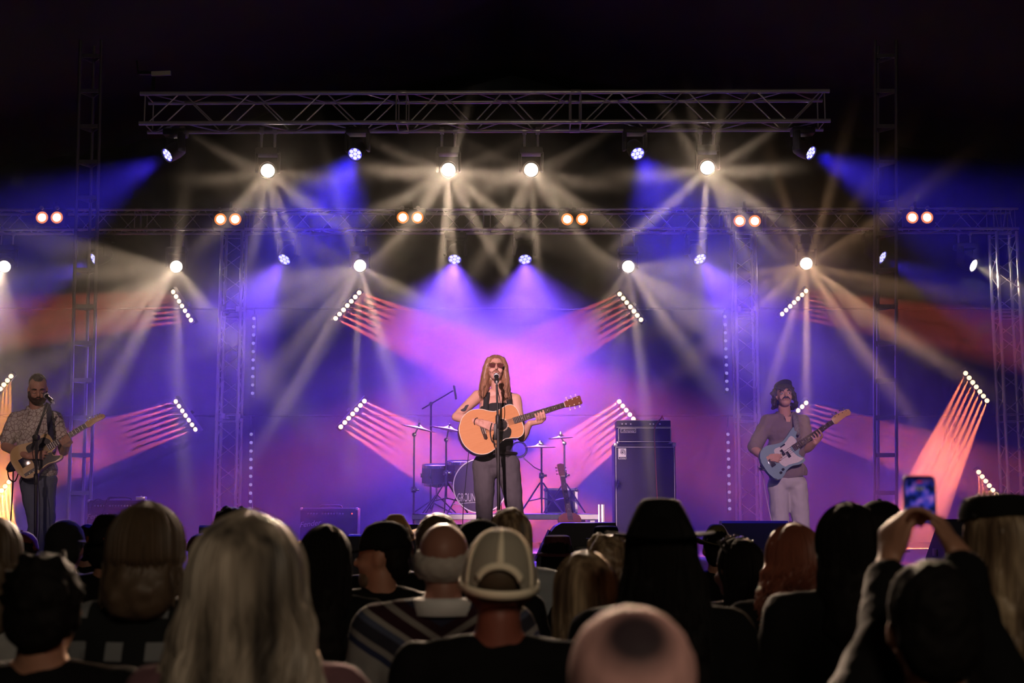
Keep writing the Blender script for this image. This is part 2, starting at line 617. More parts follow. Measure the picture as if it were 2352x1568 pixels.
def inst(name, me, parent, mw):
    o = bpy.data.objects.new(name, me)
    COL.objects.link(o)
    o.parent = parent
    o.matrix_basis = mw
    return o
def moving_head(name, label, group, lens_at, d, truss_z, k, lens_kind):
    """yoke lamp hung below a truss; lens_at: centre of its lens; d: its aim; k: size"""
    d = d.normalized()
    piv = lens_at - d * 0.17 * k
    base_c = Vector((piv.x, piv.y, piv.z + 0.27 * k))
    t = thing(name, label, 'stage light', base_c, group)
    inst('base', shared('head_base%g' % k, lambda b: b_box(b, (0, 0, 0.0), (0.34 * k, 0.24 * k, 0.10 * k), None, 0.02 * k), M['black']), t, Matrix())
    yaw = math.atan2(-d.x, d.y) if abs(d.x) + abs(d.y) > 1e-3 else 0
    Rz = Matrix.Rotation(yaw, 4, 'Z')
    for sx in (-1, 1):
        inst('yoke_arm', shared('yoke_arm%g' % k, lambda b: b_box(b, (0, 0, -0.16 * k), (0.045 * k, 0.13 * k, 0.30 * k), None, 0.018 * k), M['black']), t, Rz @ Matrix.Translation((sx * 0.165 * k, 0, 0)))
        inst('clamp', shared('hook_clamp%g' % (truss_z - base_c.z), lambda b: (b_lathe(b, [(0.024, -0.02), (0.036, -0.02), (0.036, 0.02), (0.024, 0.02)], Matrix.Rotation(PI / 2, 3, 'Y'), (0, 0, truss_z - base_c.z), 14, False),
             b_tube(b, (0, 0, 0.04 * k), (0, 0, truss_z - base_c.z - 0.03), 0.014, n=8)), M['alu']), t, Matrix.Translation((sx * 0.10 * k, 0, 0)))
    F = frame_of(d).to_4x4()
    hm = Matrix.Translation(piv - base_c) @ F
    prof = [(0.0, -0.15), (0.07, -0.15), (0.11, -0.11), (0.125, -0.02), (0.125, 0.05), (0.118, 0.14), (0.122, 0.165), (0.108, 0.168), (0.105, 0.15), (0.0, 0.15)]
    h = inst('head', shared('lamp_head%g' % k, lambda b: b_lathe(b, [(r * k, z * k) for r, z in prof], n=24), M['black']), t, hm)
    if lens_kind == 'wash':
        pos = [(0, 0)] + [(0.066 * math.cos(a), 0.066 * math.sin(a)) for a in [PI / 3 * i + 0.3 for i in range(6)]]
        inst('lens_plate', shared('wash_plate%g' % k, lambda b: b_lathe(b, [(0.0, 0.0), (0.103 * k, 0.0)], n=24, close=False), M['led_plate']), h, Matrix.Translation((0, 0, 0.1515 * k)))
        for x, y in pos:
            inst('lens', shared('wash_lens%g' % k, lambda b: b_lathe(b, [(0.0, 0.014 * k), (0.018 * k, 0.011 * k), (0.031 * k, 0.0)], n=14), M['led_blue']), h, Matrix.Translation((x * k, y * k, 0.152 * k)))
    else:
        inst('lens', shared('beam_lens%g' % k, lambda b: b_lathe(b, [(0.0, 0.03 * k), (0.055 * k, 0.022 * k), (0.088 * k, 0.0)], n=24), M['led_warm']), h, Matrix.Translation((0, 0, 0.155 * k)))
        inst('lens_ring', shared('beam_ring%g' % k, lambda b: b_lathe(b, [(0.09 * k, 0.0), (0.10 * k, 0.006 * k), (0.106 * k, 0.0)], n=24, close=False), M['dome']), h, Matrix.Translation((0, 0, 0.157 * k)))
    return t
YF, YB = Y_FRONT + 0.15, Y_BACK + 0.15
Z_FT = front_truss.location.z - 0.15
Z_BT = Z_BACK - 0.145
def where(i, n):
    return ['first', 'second', 'third', 'fourth', 'fifth', 'sixth'][i]
WASHES = [  # px, py, depth, heading, power, cone
    (383, 357, YF, (-0.75, 0.75, 0.75), 1500, 40, 'outermost blue wash lamp under the upper truss, shining away over the guitarist'),
    (815, 355, YF, (-0.15, 0.75, 0.8), 2300, 46, 'blue wash lamp under the upper truss between the two leftmost white star beams'),
    (1465, 354, YF, (0.2, 0.75, 0.8), 2300, 46, 'blue wash lamp under the upper truss between the two rightmost white star beams'),
    (1864, 352, YF, (0.75, 0.65, 0.75), 1500, 40, 'outermost blue wash lamp under the upper truss, shining away over the bass player'),
    (215, 597, YB, (-0.7, 0.55, 0.6), 1300, 46, 'blue wash lamp under the lower truss half hidden by the king pole above the guitarist'),
    (652, 597, YB, (-0.35, 0.8, 0.7), 3600, 58, 'blue wash lamp under the lower truss beside the first truss column'),
    (1044, 597, YB, (-0.05, 0.8, 0.65), 5400, 70, 'blue wash lamp under the lower truss, left one of the pair above the singer'),
    (1206, 597, YB, (0.05, 0.8, 0.65), 5400, 70, 'blue wash lamp under the lower truss, right one of the pair above the singer'),
    (1609, 596, YB, (0.35, 0.8, 0.7), 3600, 58, 'blue wash lamp under the lower truss beside the column behind the bass player'),
    (2028, 592, YB, (0.7, 0.55, 0.6), 800, 40, 'blue wash lamp under the lower truss behind the king pole beyond the bass player')]
for px, py, Y, h, e, c, lab in WASHES:
    d = lamp_dir(*h)
    p = P(px, py, Y)
    k, zt = (0.66, Z_FT) if Y == YF else (0.92, Z_BT)
    moving_head('wash_light', lab, 'blue wash lights', p, d, zt, k, 'wash')
    add_light('wash_lamp', 'SPOT', p + d * 0.06, d, e, WASH_DEEP if (Y == YF or e < 2500) else WASH_C, 0.06, c, 0.95)
BEAMS = [
    (615, 392, YF, (0.1, 0.5, 1.0), 1300, 'warm white beam lamp under the upper truss, first from the guitarist side'),
    (1030, 390, YF, (0.02, 0.45, 1.0), 2600, 'brightest warm white beam lamp under the upper truss, just left of the truss middle'),
    (1220, 390, YF, (0.0, 0.5, 1.0), 1300, 'smaller warm white beam lamp under the upper truss, just right of the truss middle'),
    (1625, 385, YF, (-0.05, 0.42, 1.0), 2500, 'bright warm white beam lamp under the upper truss, last towards the bass player'),
    (10, 612, YB, (0.2, 0.45, 1.0), 2500, 'warm white beam lamp under the lower truss cut by the left picture edge'),
    (405, 612, YB, (-0.1, 0.4, 1.0), 3400, 'warm white beam lamp under the lower truss between king pole and first column'),
    (827, 610, YB, (0.0, 0.3, 1.0), 3400, 'warm white beam lamp under the lower truss above the upper left-centre light bar'),
    (1443, 612, YB, (0.12, 0.4, 1.0), 2600, 'warm white beam lamp under the lower truss above the bass amplifier'),
    (1852, 605, YB, (0.0, 0.25, 1.0), 5000, 'bright orange-white beam lamp under the lower truss above the bass player'),
    (2237, 610, YB, (0.7, 0.5, 0.7), 900, 'warm white beam lamp under the lower truss aimed off past the far column')]
RAYS = [
    [(148, 1.0, 1), (-25, 0.9, 1), (-80, 0.5, 1), (-64, 0.4, 1), (-140, 0.6, 2), (-105, 0.35, 2), (12, 0.35, 2), (176, 0.3, 2)],
    [(77, 0.9, 1), (150, 0.8, 1), (168, 0.6, 2), (-29, 1.0, 1), (-95, 0.9, 1), (-86, 0.5, 1), (-55, 0.6, 1), (-135, 0.5, 2), (8, 0.5, 2), (33, 0.6, 1), (-160, 0.4, 2)],
    [(145, 0.9, 1), (168, 0.7, 2), (187, 0.7, 2), (36, 0.9, 1), (2, 0.4, 2), (-24, 0.7, 2), (-44, 1.0, 1), (-85, 0.7, 1), (-108, 0.5, 1), (-126, 0.7, 2)],
    [(36, 1.0, 1), (118, 0.5, 1), (100, 0.4, 1), (76, 0.5, 1), (8, 0.4, 2), (-28, 0.7, 1), (-46, 0.6, 1), (-62, 0.4, 1), (-95, 0.7, 1), (-148, 1.0, 1), (172, 0.4, 2)],
    [(-90, 1.0, 2), (-74, 0.7, 2), (-105, 0.5, 2), (-50, 0.4, 3), (95, 0.4, 1)],
    [(152, 1.0, 1), (168, 0.7, 1), (192, 0.8, 1), (207, 0.8, 2), (222, 0.9, 1), (238, 0.7, 2), (-80, 1.0, 1), (-34, 0.8, 2), (82, 0.4, 2)],
    [(142, 0.9, 1), (104, 0.8, 1), (176, 0.5, 3), (198, 0.9, 1), (-124, 1.0, 1), (-138, 0.5, 2), (-92, 0.5, 1), (-68, 0.7, 2), (-14, 0.6, 2), (48, 0.4, 2)],
    [(140, 0.8, 2), (22, 0.6, 3), (-14, 0.9, 2), (-28, 0.6, 2), (-48, 0.7, 2), (-88, 1.0, 1), (-107, 0.4, 1), (-140, 0.4, 2)],
    [(40, 1.0, 1), (119, 0.5, 1), (103, 0.4, 1), (75, 0.5, 1), (58, 0.3, 1), (176, 0.4, 1), (192, 0.4, 1), (-4, 0.4, 1), (-30, 1.0, 1), (-52, 0.6, 1), (-92, 0.6, 1), (-112, 0.4, 1), (-150, 0.5, 1)],
    [(-36, 1.0, 1), (-22, 0.8, 3), (-58, 0.7, 2), (-80, 0.6, 2), (-6, 0.6, 2)]]
for i, (px, py, Y, h, e, lab) in enumerate(BEAMS):
    p = P(px, py, Y)
    d = lamp_dir(*h) if abs(h[0]) > 0.15 else (CAM - p).normalized() + Vector((h[0], 0, -h[1])) * 0.12     # most look straight into the audience
    d.normalize()
    k, zt = (0.66, Z_FT) if Y == YF else (0.85, Z_BT)
    moving_head('beam_light', lab, 'warm white beam lights', p, d, zt, k, 'beam')
    l = add_light('beam_lamp', 'SPOT', p + d * 0.05, d, e * (6.5 if Y == YF else 4.2), (1.0, 0.56, 0.30) if px == 1852 else BEAM_C, 0.03, (40 if Y == YF else 26) if abs(h[0]) <= 0.15 else 60, 1.0)
    gobo(l, [(a, w * (0.35 if 30 <= a <= 150 else 1.0), {1: 1500, 2: 420, 3: 110}[k]) for a, w, k in RAYS[i]])
# two-lamp blinders on the front of the lower truss
BLIND = [((96, 499), (130, 499), 'two-lamp blinder on the lower truss nearest the left picture edge'), ((506, 503), (540, 503), 'two-lamp blinder on the lower truss above the first truss column'),
         ((925, 499), (959, 499), 'two-lamp blinder on the lower truss left of the middle'), ((1303, 503), (1337, 503), 'two-lamp blinder on the lower truss right of the middle'),
         ((1699, 507), (1734, 507), 'two-lamp blinder on the lower truss above the column behind the bass player'), ((2096, 499), (2130, 499), 'two-lamp blinder on the lower truss beyond the right king pole')]
for a, b, lab in BLIND:
    Yb = Y_BACK - 0.24
    pa, pb = P(*a, Yb), P(*b, Yb)
    c = (pa + pb) / 2
    t = thing('blinder_light', lab, 'stage light', c, 'two-lamp blinders on the lower truss')
    bm = bmesh.new(); b_box(bm, (0, 0.075, 0), (0.44, 0.12, 0.25), None, 0.012); from_bm('housing', bm, M['black'], t)
    bm = bmesh.new()
    b_lathe(bm, [(0.024, -0.03), (0.036, -0.03), (0.036, 0.03), (0.024, 0.03)], Matrix.Rotation(PI / 2, 3, 'Y'), (0, 0.24, Z_BACK + 0.145 - c.z), 14, False)
    b_tube(bm, (0, 0.13, 0.10), (0, 0.22, Z_BACK + 0.12 - c.z), 0.012)
    b_box(bm, (0, 0.20, Z_BACK + 0.21 - c.z), (0.03, 0.05, 0.09))
    from_bm('clamp', bm, M['black'], t)
    for q in (pa, pb):
        o = inst('reflector', shared('blinder_rim', lambda b_: b_lathe(b_, [(0.055, 0.004), (0.086, 0.008), (0.086, -0.02)], Matrix.Rotation(PI / 2, 3, 'X'), (0, 0, 0), 24, False), M['bulb_rim']), t, Matrix.Translation(q - c + Vector((0, 0.012, 0))))
        inst('bulb', shared('blinder_bulb', lambda b_: b_lathe(b_, [(0.0, 0.03), (0.035, 0.022), (0.058, 0.004)], Matrix.Rotation(PI / 2, 3, 'X'), (0, 0, 0), 24), M['bulb']), o, Matrix())
    for sx in (-1, 1):
        bm = bmesh.new(); b_lathe(bm, [(0.0, 0.0), (0.028, 0.0), (0.03, 0.03), (0.0, 0.035)], Matrix.Rotation(PI / 2, 3, 'X'), (sx * 0.11, 0.01, 0.135), 12)
        from_bm('knob', bm, M['alu'], t)
# seven-lamp light bars, tilted, clamped to the pipes
BARS = [((397, 670), (438, 735), (-0.9, 0.22, 0.75), 'upper light bar nearest the king pole behind the guitarist'), ((825, 672), (771, 731), (0.8, 0.42, 0.75), 'upper light bar on the left beaming pink smoke to the singer'),
        ((1423, 675), (1472, 734), (-0.8, 0.5, 0.75), 'upper light bar high above the bass amplifier'), ((1852, 668), (1797, 721), (0.9, 0.3, 0.75), 'upper light bar high above the bass player'),
        ((403, 922), (448, 986), (-0.9, 0.38, 0.5), 'lower light bar between the guitar neck and the first column'), ((837, 921), (783, 980), (0.8, 0.45, 0.75), 'lower light bar on the left beaming towards the drum kit'),
        ((1422, 922), (1471, 982), (-0.75, 0.55, 0.75), 'lower light bar half hidden behind the bass amplifier'), ((1852, 925), (1797, 978), (0.8, 0.35, 0.75), 'lower light bar half hidden behind the bass player'),
        ((25, 864), (-24, 922), (0.15, 0.9, 0.4), 'light bar at the left picture edge beside the head of the guitarist'), ((20, 1107), (-29, 1166), (0.25, 0.8, 0.35), 'light bar low at the left picture edge glowing orange'),
        ((2218, 857), (2267, 920), (-0.5, 0.8, 0.35), 'light bar near the right picture edge with an orange beam'), ((2248, 1084), (2297, 1146), (-0.15, 0.9, 0.4), 'light bar low above the capped woman at the right')]
BAR_POWER = [55, 100, 60, 36, 100, 180, 190, 45, 160, 420, 200, 60]
def light_bar(p0, p1, d, energy, label, color=BAR_C):
    c = (p0 + p1) / 2
    X = (p1 - p0).normalized()
    ln = (p1 - p0).length * 7 / 6
    # the bar faces the audience, turned a little towards its beam
    face = (Vector((0, -1, 0)) + d * 0.5)
    face = (face - X * face.dot(X)).normalized()
    R = Matrix((X, face.cross(X), face)).transposed()
    t = thing('light_bar', label, 'light bar', c, 'tilted seven-lamp light bars', R.to_euler())
    bm = bmesh.new(); b_box(bm, (0, 0, -0.065), (ln + 0.04, 0.085, 0.11), None, 0.01); from_bm('housing', bm, M['black'], t)
    bm = bmesh.new(); b_box(bm, (0, 0, -0.13), (0.05, 0.16, 0.03)); b_tube(bm, (0, 0, -0.13), R.inverted() @ Vector((0, 0.13, 0)), 0.015); from_bm('clamp', bm, M['black'], t)
    st = ln / 7
    for i in range(7):
        inst('lens', shared('bar_lens', lambda b: b_lathe(b, [(0.0, 0.02), (0.022, 0.014), (0.033, 0.0)], n=16), M['led_amber']), t, Matrix.Translation(((i - 3) * st, 0, -0.008)))
        dl = (d + X * ((i - 3) * 0.010)).normalized()
        add_light('bar_lamp', 'SPOT', c + X * ((i - 3) * st) + face * 0.03 + dl * 0.02, dl, energy * 130, color, 0.012, 6.5, 0.8)
for i, ((a, b, h, lab), pw) in enumerate(zip(BARS, BAR_POWER)):
    light_bar(P(*a, Y_BAR), P(*b, Y_BAR), lamp_dir(*h), pw, lab, (1.0, 0.33, 0.04) if i in (8, 9) else ((1.0, 0.20, 0.08) if i in (10, 11) else BAR_C))
# unlit pixel strips hanging beside the columns, lens glow stands for caught light
for x0, y0, x1, y1, lab in ((583, 731, 580, 903, 'upper unlit vertical strip of round lenses beside the first column'), (577, 997, 575, 1171, 'lower unlit vertical strip of round lenses beside the first column'),
                            (1665, 727, 1670, 894, 'upper unlit vertical strip of round lenses beside the column near the bass player'), (1672, 997, 1676, 1168, 'lower unlit vertical strip of round lenses beside the column near the bass player')):
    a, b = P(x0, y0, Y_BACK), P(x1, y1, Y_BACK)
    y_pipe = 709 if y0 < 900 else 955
    t = thing('pixel_strip', lab, 'light strip', b, 'unlit pixel strips')
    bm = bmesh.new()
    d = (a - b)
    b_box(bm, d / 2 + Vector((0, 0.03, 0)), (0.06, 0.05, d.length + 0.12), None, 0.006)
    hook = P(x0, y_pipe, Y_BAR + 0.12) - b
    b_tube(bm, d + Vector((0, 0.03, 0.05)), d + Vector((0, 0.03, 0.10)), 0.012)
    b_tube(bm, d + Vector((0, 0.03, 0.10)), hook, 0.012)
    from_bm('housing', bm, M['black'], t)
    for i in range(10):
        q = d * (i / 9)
        inst('lens', shared('strip_lens', lambda b_: b_lathe(b_, [(0.0, 0.022), (0.016, 0.016), (0.024, 0.0)], Matrix.Rotation(PI / 2, 3, 'X'), (0, 0, 0), 14), M['caught_light']), t, Matrix.Translation(q))
# ------------------------------------------------------------------ stage gear
M['blue_lit_wood'] = mat('painted_black_plywood', (0.020, 0.020, 0.026), 0.6, noise=(60, (0.03, 0.03, 0.036)))  # black plywood, blue of the stage light mixed into its colour
M['grille'] = mat('grille_cloth', (0.030, 0.028, 0.032), 0.9, bump=0.5, noise=(400, (0.05, 0.048, 0.05)))
M['silver'] = mat('silver_trim', (0.72, 0.70, 0.72), 0.3, 0.4)
M['print'] = mat('white_print', (0.80, 0.78, 0.80), 0.6)
M['brass'] = mat('cymbal_brass', (0.72, 0.55, 0.28), 0.28, 0.85)
M['drum_head'] = mat('drum_head', (0.55, 0.50, 0.50), 0.5)
M['drum_front'] = mat('front_drum_head', (0.05, 0.03, 0.04), 0.5)
M['drum_shell'] = mat('drum_shell', (0.22, 0.10, 0.06), 0.35)
M['rubber'] = mat('cable_rubber', (0.012, 0.012, 0.013), 0.6)
M['red_led'] = emission('amp_jewel', (1.0, 0.05, 0.02), 3.0)
M['case_blue'] = mat('case_panel', (0.05, 0.05, 0.06), 0.6)
_txt = {}
def text_mesh(body, height, extrude=0.002, shear=0.0, m=None, align='CENTER'):
    cu = bpy.data.curves.new('lettering', 'FONT')
    cu.body = body
    cu.size = height
    cu.extrude = extrude
    cu.shear = shear
    cu.align_x = align
    cu.align_y = 'CENTER'
    ob = bpy.data.objects.new('lettering', cu)
    COL.objects.link(ob)
    dg = bpy.context.evaluated_depsgraph_get()
    me = bpy.data.meshes.new_from_object(ob.evaluated_get(dg))
    bpy.data.objects.remove(ob)
    me.materials.clear()
    me.materials.append(m or M['print'])
    return me
FACE = Matrix.Rotation(PI / 2, 4, 'X')          # lettering upright, facing the audience
def put(me, name, parent, loc, rot=None, scale=(1, 1, 1)):
    o = bpy.data.objects.new(name, me)
    COL.objects.link(o)
    o.parent = parent
    o.matrix_basis = Matrix.Translation(loc) @ (rot if rot is not None else FACE) @ Matrix.Diagonal((*scale, 1))
    return o
def part(name, parent, m, build, smooth=True):
    bm = bmesh.new()
    build(bm)
    return from_bm(name, bm, m, parent, smooth=smooth)
# --- floor monitors along the stage edge
def monitor(px0, px1, py, Y, label, outline=None, depth=0.5):
    a, b = P(px0, py, Y), P(px1, py, Y)
    w, h = b.x - a.x, a.z - FLOOR_Z
    c = Vector(((a.x + b.x) / 2, Y + depth / 2, FLOOR_Z))
    t = thing('floor_monitor', label, 'speaker', c, 'floor monitors along the stage edge')
    if outline is None:         # its back to the audience, baffle leaning away
        prof = [(-depth / 2, 0.0), (-depth / 2, h * 0.96), (-depth / 2 + 0.02, h), (-depth / 2 + 0.13, h), (depth / 2, h * 0.30), (depth / 2, 0.0)]
        R = Matrix(((0, 0, 1), (1, 0, 0), (0, 1, 0)))
        part('cabinet', t, M['blue_lit_wood'], lambda bm: b_prism(bm, prof, -w / 2, w / 2, R), False)
        part('grille', t, M['grille'], lambda bm: b_box(bm, (0, 0.085, h * 0.67), (w * 0.9, depth * 0.72, 0.012), Matrix.Rotation(-math.atan2(h * 0.7, depth - 0.13), 3, 'X')), False)
        for sx in (-1, 1):
            part('handle', t, M['black'], lambda bm: b_box(bm, (sx * w / 2, 0, h * 0.4), (0.012, 0.12, 0.06), None, 0.005))
    else:                       # seen from its side
        pts = [((P(x, y, Y).x - c.x), max(0.0, P(x, y, Y).z - FLOOR_Z)) for x, y in outline]
        R = Matrix(((1, 0, 0), (0, 0, -1), (0, 1, 0)))
        part('cabinet', t, M['blue_lit_wood'], lambda bm: b_prism(bm, pts, -depth / 2, depth / 2, R), False)
        part('grille', t, M['grille'], lambda bm: b_box(bm, ((pts[1][0] + pts[3][0]) / 2 - 0.004, 0, (pts[1][1] + pts[3][1]) / 2), (0.012, depth * 0.9, 0.26), Matrix.Rotation(math.atan2(pts[3][0] - pts[1][0], pts[3][1] - pts[1][1]), 3, 'Y')), False)
        part('handle', t, M['black'], lambda bm: b_box(bm, (0.05, -depth / 2, h * 0.5), (0.14, 0.012, 0.06), None, 0.005))
    return t
monitor(1234, 1416, 1200, 10.35, 'dark floor monitor seen from its rounded side, right of the singer', [(1234, 1322), (1236, 1282), (1246, 1252), (1262, 1226), (1276, 1209), (1290, 1201), (1414, 1200), (1417, 1210), (1420, 1322)], 0.55)
monitor(1658, 1811, 1196, 10.5, 'dark floor monitor in front of the bass player')
monitor(457, 574, 1206, 10.6, 'dark floor monitor near the curly dark head, below the first truss column')
monitor(921, 1062, 1204, 10.5, 'dark floor monitor to the left of the singer, mostly behind heads')
monitor(800, 916, 1227, 10.1, 'low dark floor monitor between the long-haired woman and the black bill cap')
monitor(2168, 2306, 1192, 10.5, 'dark floor monitor at the right beyond the raised phone')
# --- bass amplifier stack
def bass_stack():
    Y = 14.2
    s = lambda px, py: P(px, py, Y)
    tl, br = s(1411, 1018), s(1551, 1018)
    w, h = br.x - tl.x, tl.z - FLOOR_Z
    c = Vector(((tl.x + br.x) / 2, Y + 0.2, FLOOR_Z))
    t = thing('bass_cabinet', 'tall black bass speaker cabinet with a round letter emblem', 'speaker cabinet', c)
    part('body', t, M['tolex'], lambda bm: b_box(bm, (0, 0, h / 2), (w, 0.4, h), None, 0.012))
    part('grille', t, M['grille'], lambda bm: b_box(bm, (0, -0.203, h * 0.49), (w * 0.93, 0.012, h * 0.93), None, 0.004))
    g = 0.0045
    def frame(bm, cx, cz, fw, fh, y):
        for sx in (-1, 1):
            b_box(bm, (cx + sx * fw / 2, y, cz), (g, g, fh))
            b_box(bm, (cx, y, cz + sx * fh / 2), (fw + g, g, g))
    part('trim', t, M['silver'], lambda bm: frame(bm, 0, h * 0.49, w * 0.955, h * 0.955, -0.204), False)
    for sx in (-1, 1):
        part('corner_protector', t, M['silver'], lambda bm: b_box(bm, (sx * (w / 2 - 0.012), -0.18, h - 0.012), (0.045, 0.06, 0.045), None, 0.012))
    lc = s(1429, 1042) - c
    e = part('emblem', t, M['silver'], lambda bm: (b_box(bm, (lc.x, -0.212, lc.z), (0.085, 0.006, 0.115), None, 0.002)), False)
    e['label'] = 'silver plate with a round lower-case a'
    def ring(bm, r0, r1, cx, cz, a0=0, a1=2 * PI, n=28):
        v = []
        for i in range(n + 1):
            a = a0 + (a1 - a0) * i / n
            v.append([bm.verts.new((cx + r * math.cos(a), -0.2165, cz + r * math.sin(a))) for r in (r0, r1)])
        for p, q in zip(v, v[1:]):
            bm.faces.new((p[0], p[1], q[1], q[0]))
    def emblem(bm):
        cz = lc.z + 0.016
        ring(bm, 0.0, 0.010, lc.x, cz); ring(bm, 0.0155, 0.021, lc.x, cz)
        ring(bm, 0.026, 0.033, lc.x, cz, -0.15, PI * 0.72)
        b_box(bm, (lc.x + 0.0295, -0.2165, cz - 0.014), (0.007, 0.001, 0.028))
        b_box(bm, (lc.x, -0.2165, lc.z - 0.043), (0.075, 0.001, 0.019))
    part('emblem_print', e, mat('dark_print', (0.03, 0.03, 0.035), 0.6), emblem, False)
    put(text_mesh('Ampeg', 0.018, 0.0006, 0.3), 'lettering', e, (lc.x, -0.219, lc.z - 0.043))
    # head
    a, b = s(1419, 1013), s(1542, 980)
    hw, hh = b.x - a.x, b.z - a.z
    ch = Vector(((a.x + b.x) / 2, Y + 0.16, FLOOR_Z + h + 0.002))
    t = thing('bass_amplifier', 'black bass amplifier head with silver outline on the tall cabinet', 'amplifier', ch)
    part('body', t, M['tolex'], lambda bm: b_box(bm, (0, 0, hh / 2 + 0.012), (hw, 0.32, hh), None, 0.01))
    part('trim', t, M['silver'], lambda bm: frame(bm, 0, hh / 2 + 0.012, hw * 0.97, hh * 0.93, -0.161), False)
    part('grille', t, M['grille'], lambda bm: b_box(bm, (0, -0.161, hh / 2 + 0.012), (hw * 0.95, 0.008, hh * 0.88)), False)
    for sx in (-1, 1):
        for sy in (-1, 1):
            part('foot', t, M['silver'], lambda bm: b_lathe(bm, [(0.0, 0.0), (0.016, 0.0), (0.014, 0.02), (0.0, 0.02)], c=(sx * (hw / 2 + 0.0), sy * 0.12, 0.0), n=10))
    lp = s(1443, 989) - ch
    pl = part('name_plate', t, M['silver'], lambda bm: (b_box(bm, (lp.x, -0.167, lp.z), (0.165, 0.006, 0.044), None, 0.002)), False)
    part('plate_field', pl, mat('plate_black', (0.02, 0.02, 0.025), 0.5), lambda bm: b_box(bm, (lp.x, -0.1705, lp.z), (0.154, 0.002, 0.034)), False)
    put(text_mesh('Ampeg', 0.036, 0.001, 0.35), 'lettering', pl, (lp.x, -0.1725, lp.z - 0.002), scale=(1.25, 1, 1))
    # preamp case on top
    a, b = s(1417, 979), s(1541, 962)
    rw, rh = b.x - a.x, b.z - a.z
    cr = Vector(((a.x + b.x) / 2, Y + 0.18, ch.z + hh + 0.014))
    t = thing('rack_unit', 'flat black rack unit with small knobs on top of the bass amplifier', 'amplifier', cr)
    part('body', t, M['black'], lambda bm: b_box(bm, (0, 0, rh / 2), (rw, 0.3, rh), None, 0.006))
    part('trim', t, M['silver'], lambda bm: (b_box(bm, (0, -0.151, rh), (rw, 0.006, 0.005)), b_box(bm, (0, -0.151, 0.006), (rw, 0.006, 0.005))), False)
    part('display', t, M['lens_dark'], lambda bm: b_box(bm, (rw * 0.16, -0.152, rh * 0.5), (rw * 0.5, 0.006, rh * 0.5)), False)
    for k, x in enumerate((-0.40, -0.33, -0.24, 0.12, 0.18, 0.30)):
        part('knob', t, M['silver'], lambda bm: b_lathe(bm, [(0.009, 0.0), (0.008, 0.014), (0.0, 0.014)], Matrix.Rotation(PI / 2, 3, 'X'), (x * rw, -0.15, rh * 0.5), 10))
    # loose lead down the cabinet
    pts = spline([s(1527, 962), s(1521, 952), s(1516, 962), s(1502, 985), s(1503, 1040), s(1506, 1110), s(1510, 1200), s(1512, 1270)], 6)
    bm = bmesh.new()
    b_path(bm, [Vector(p) + Vector((0, -0.08 if i > 8 else 0.1, 0)) for i, p in enumerate(pts)], 0.006, 6)
    o = from_bm('speaker_cable', bm, mat('red_cable', (0.35, 0.04, 0.05), 0.5))
    tag(o, 'thin reddish cable hanging down the front of the bass cabinet', 'cable')
bass_stack()
# --- combo amplifiers
def combo(px0, px1, py, Y, label, case_label):
    a, b = P(px0, py, Y), P(px1, py, Y)
    w = b.x - a.x
    h = 0.50
    zb = a.z - h
    c = Vector(((a.x + b.x) / 2, Y + 0.13, zb))
    if zb - FLOOR_Z > 0.03:
        k = thing('equipment_case', case_label, 'case', (c.x, c.y, FLOOR_Z))
        hk = zb - FLOOR_Z - 0.001
        part('body', k, M['case_blue'], lambda bm: b_box(bm, (0, 0, hk / 2), (w * 0.9, 0.3, hk), None, 0.008))
        part('edging', k, M['silver'], lambda bm: (b_box(bm, (0, -0.15, hk - 0.01), (w * 0.9, 0.012, 0.02)), b_box(bm, (0, -0.15, 0.01), (w * 0.9, 0.012, 0.02))), False)
    t = thing('guitar_amplifier', label, 'amplifier', c)
    part('body', t, M['tolex'], lambda bm: b_box(bm, (0, 0, h / 2), (w, 0.26, h), None, 0.012))
    part('grille', t, M['grille'], lambda bm: b_box(bm, (0, -0.132, h * 0.40), (w * 0.94, 0.01, h * 0.74)), False)
    p = part('control_panel', t, M['black'], lambda bm: b_box(bm, (0, -0.128, h * 0.87), (w * 0.94, 0.012, h * 0.13)), False)
    for i in range(13):
        if i == 4:
            continue
        part('knob', p, M['silver'], lambda bm: b_lathe(bm, [(0.011, 0.0), (0.009, 0.018), (0.0, 0.018)], Matrix.Rotation(PI / 2, 3, 'X'), (-w * 0.36 + i * w * 0.05, -0.133, h * 0.87), 10))
    part('jewel_light', p, M['red_led'], lambda bm: b_lathe(bm, [(0.009, 0.0), (0.006, 0.008), (0.0, 0.009)], Matrix.Rotation(PI / 2, 3, 'X'), (w * 0.40, -0.133, h * 0.87), 10))
    part('handle', t, M['black'], lambda bm: b_path(bm, spline([(-0.13, 0, h), (-0.11, 0, h + 0.025), (0, 0, h + 0.03), (0.11, 0, h + 0.025), (0.13, 0, h)], 4), 0.009, 8))
    for sx in (-1, 1):
        part('corner_protector', t, M['silver'], lambda bm: b_box(bm, (sx * (w / 2 - 0.012), -0.11, h - 0.012), (0.032, 0.045, 0.032), None, 0.01))
    put(text_mesh('Fender', 0.085, 0.002, 0.35, M['silver']), 'lettering', t, (-w * 0.33, -0.139, h * 0.64), Matrix.Rotation(-0.12, 4, 'Y') @ FACE)
    return t, c, w, h
t, c, w, h = combo(201, 336, 1148, 15.2, 'black combo amplifier with a row of silver knobs behind the guitarist', 'black flight case under the combo amplifier with bright knobs')
o = thing('effects_pedal', 'small glinting pedal lying on top of the combo amplifier', 'pedal', (c.x + w * 0.36, c.y, c.z + h + 0.001))
part('housing', o, M['silver'], lambda bm: b_box(bm, (0, 0, 0.02), (0.11, 0.08, 0.04), None, 0.008))
part('switch', o, M['chrome'], lambda bm: b_lathe(bm, [(0.012, 0.04), (0.01, 0.055), (0.0, 0.056)], n=10))
bm = bmesh.new()
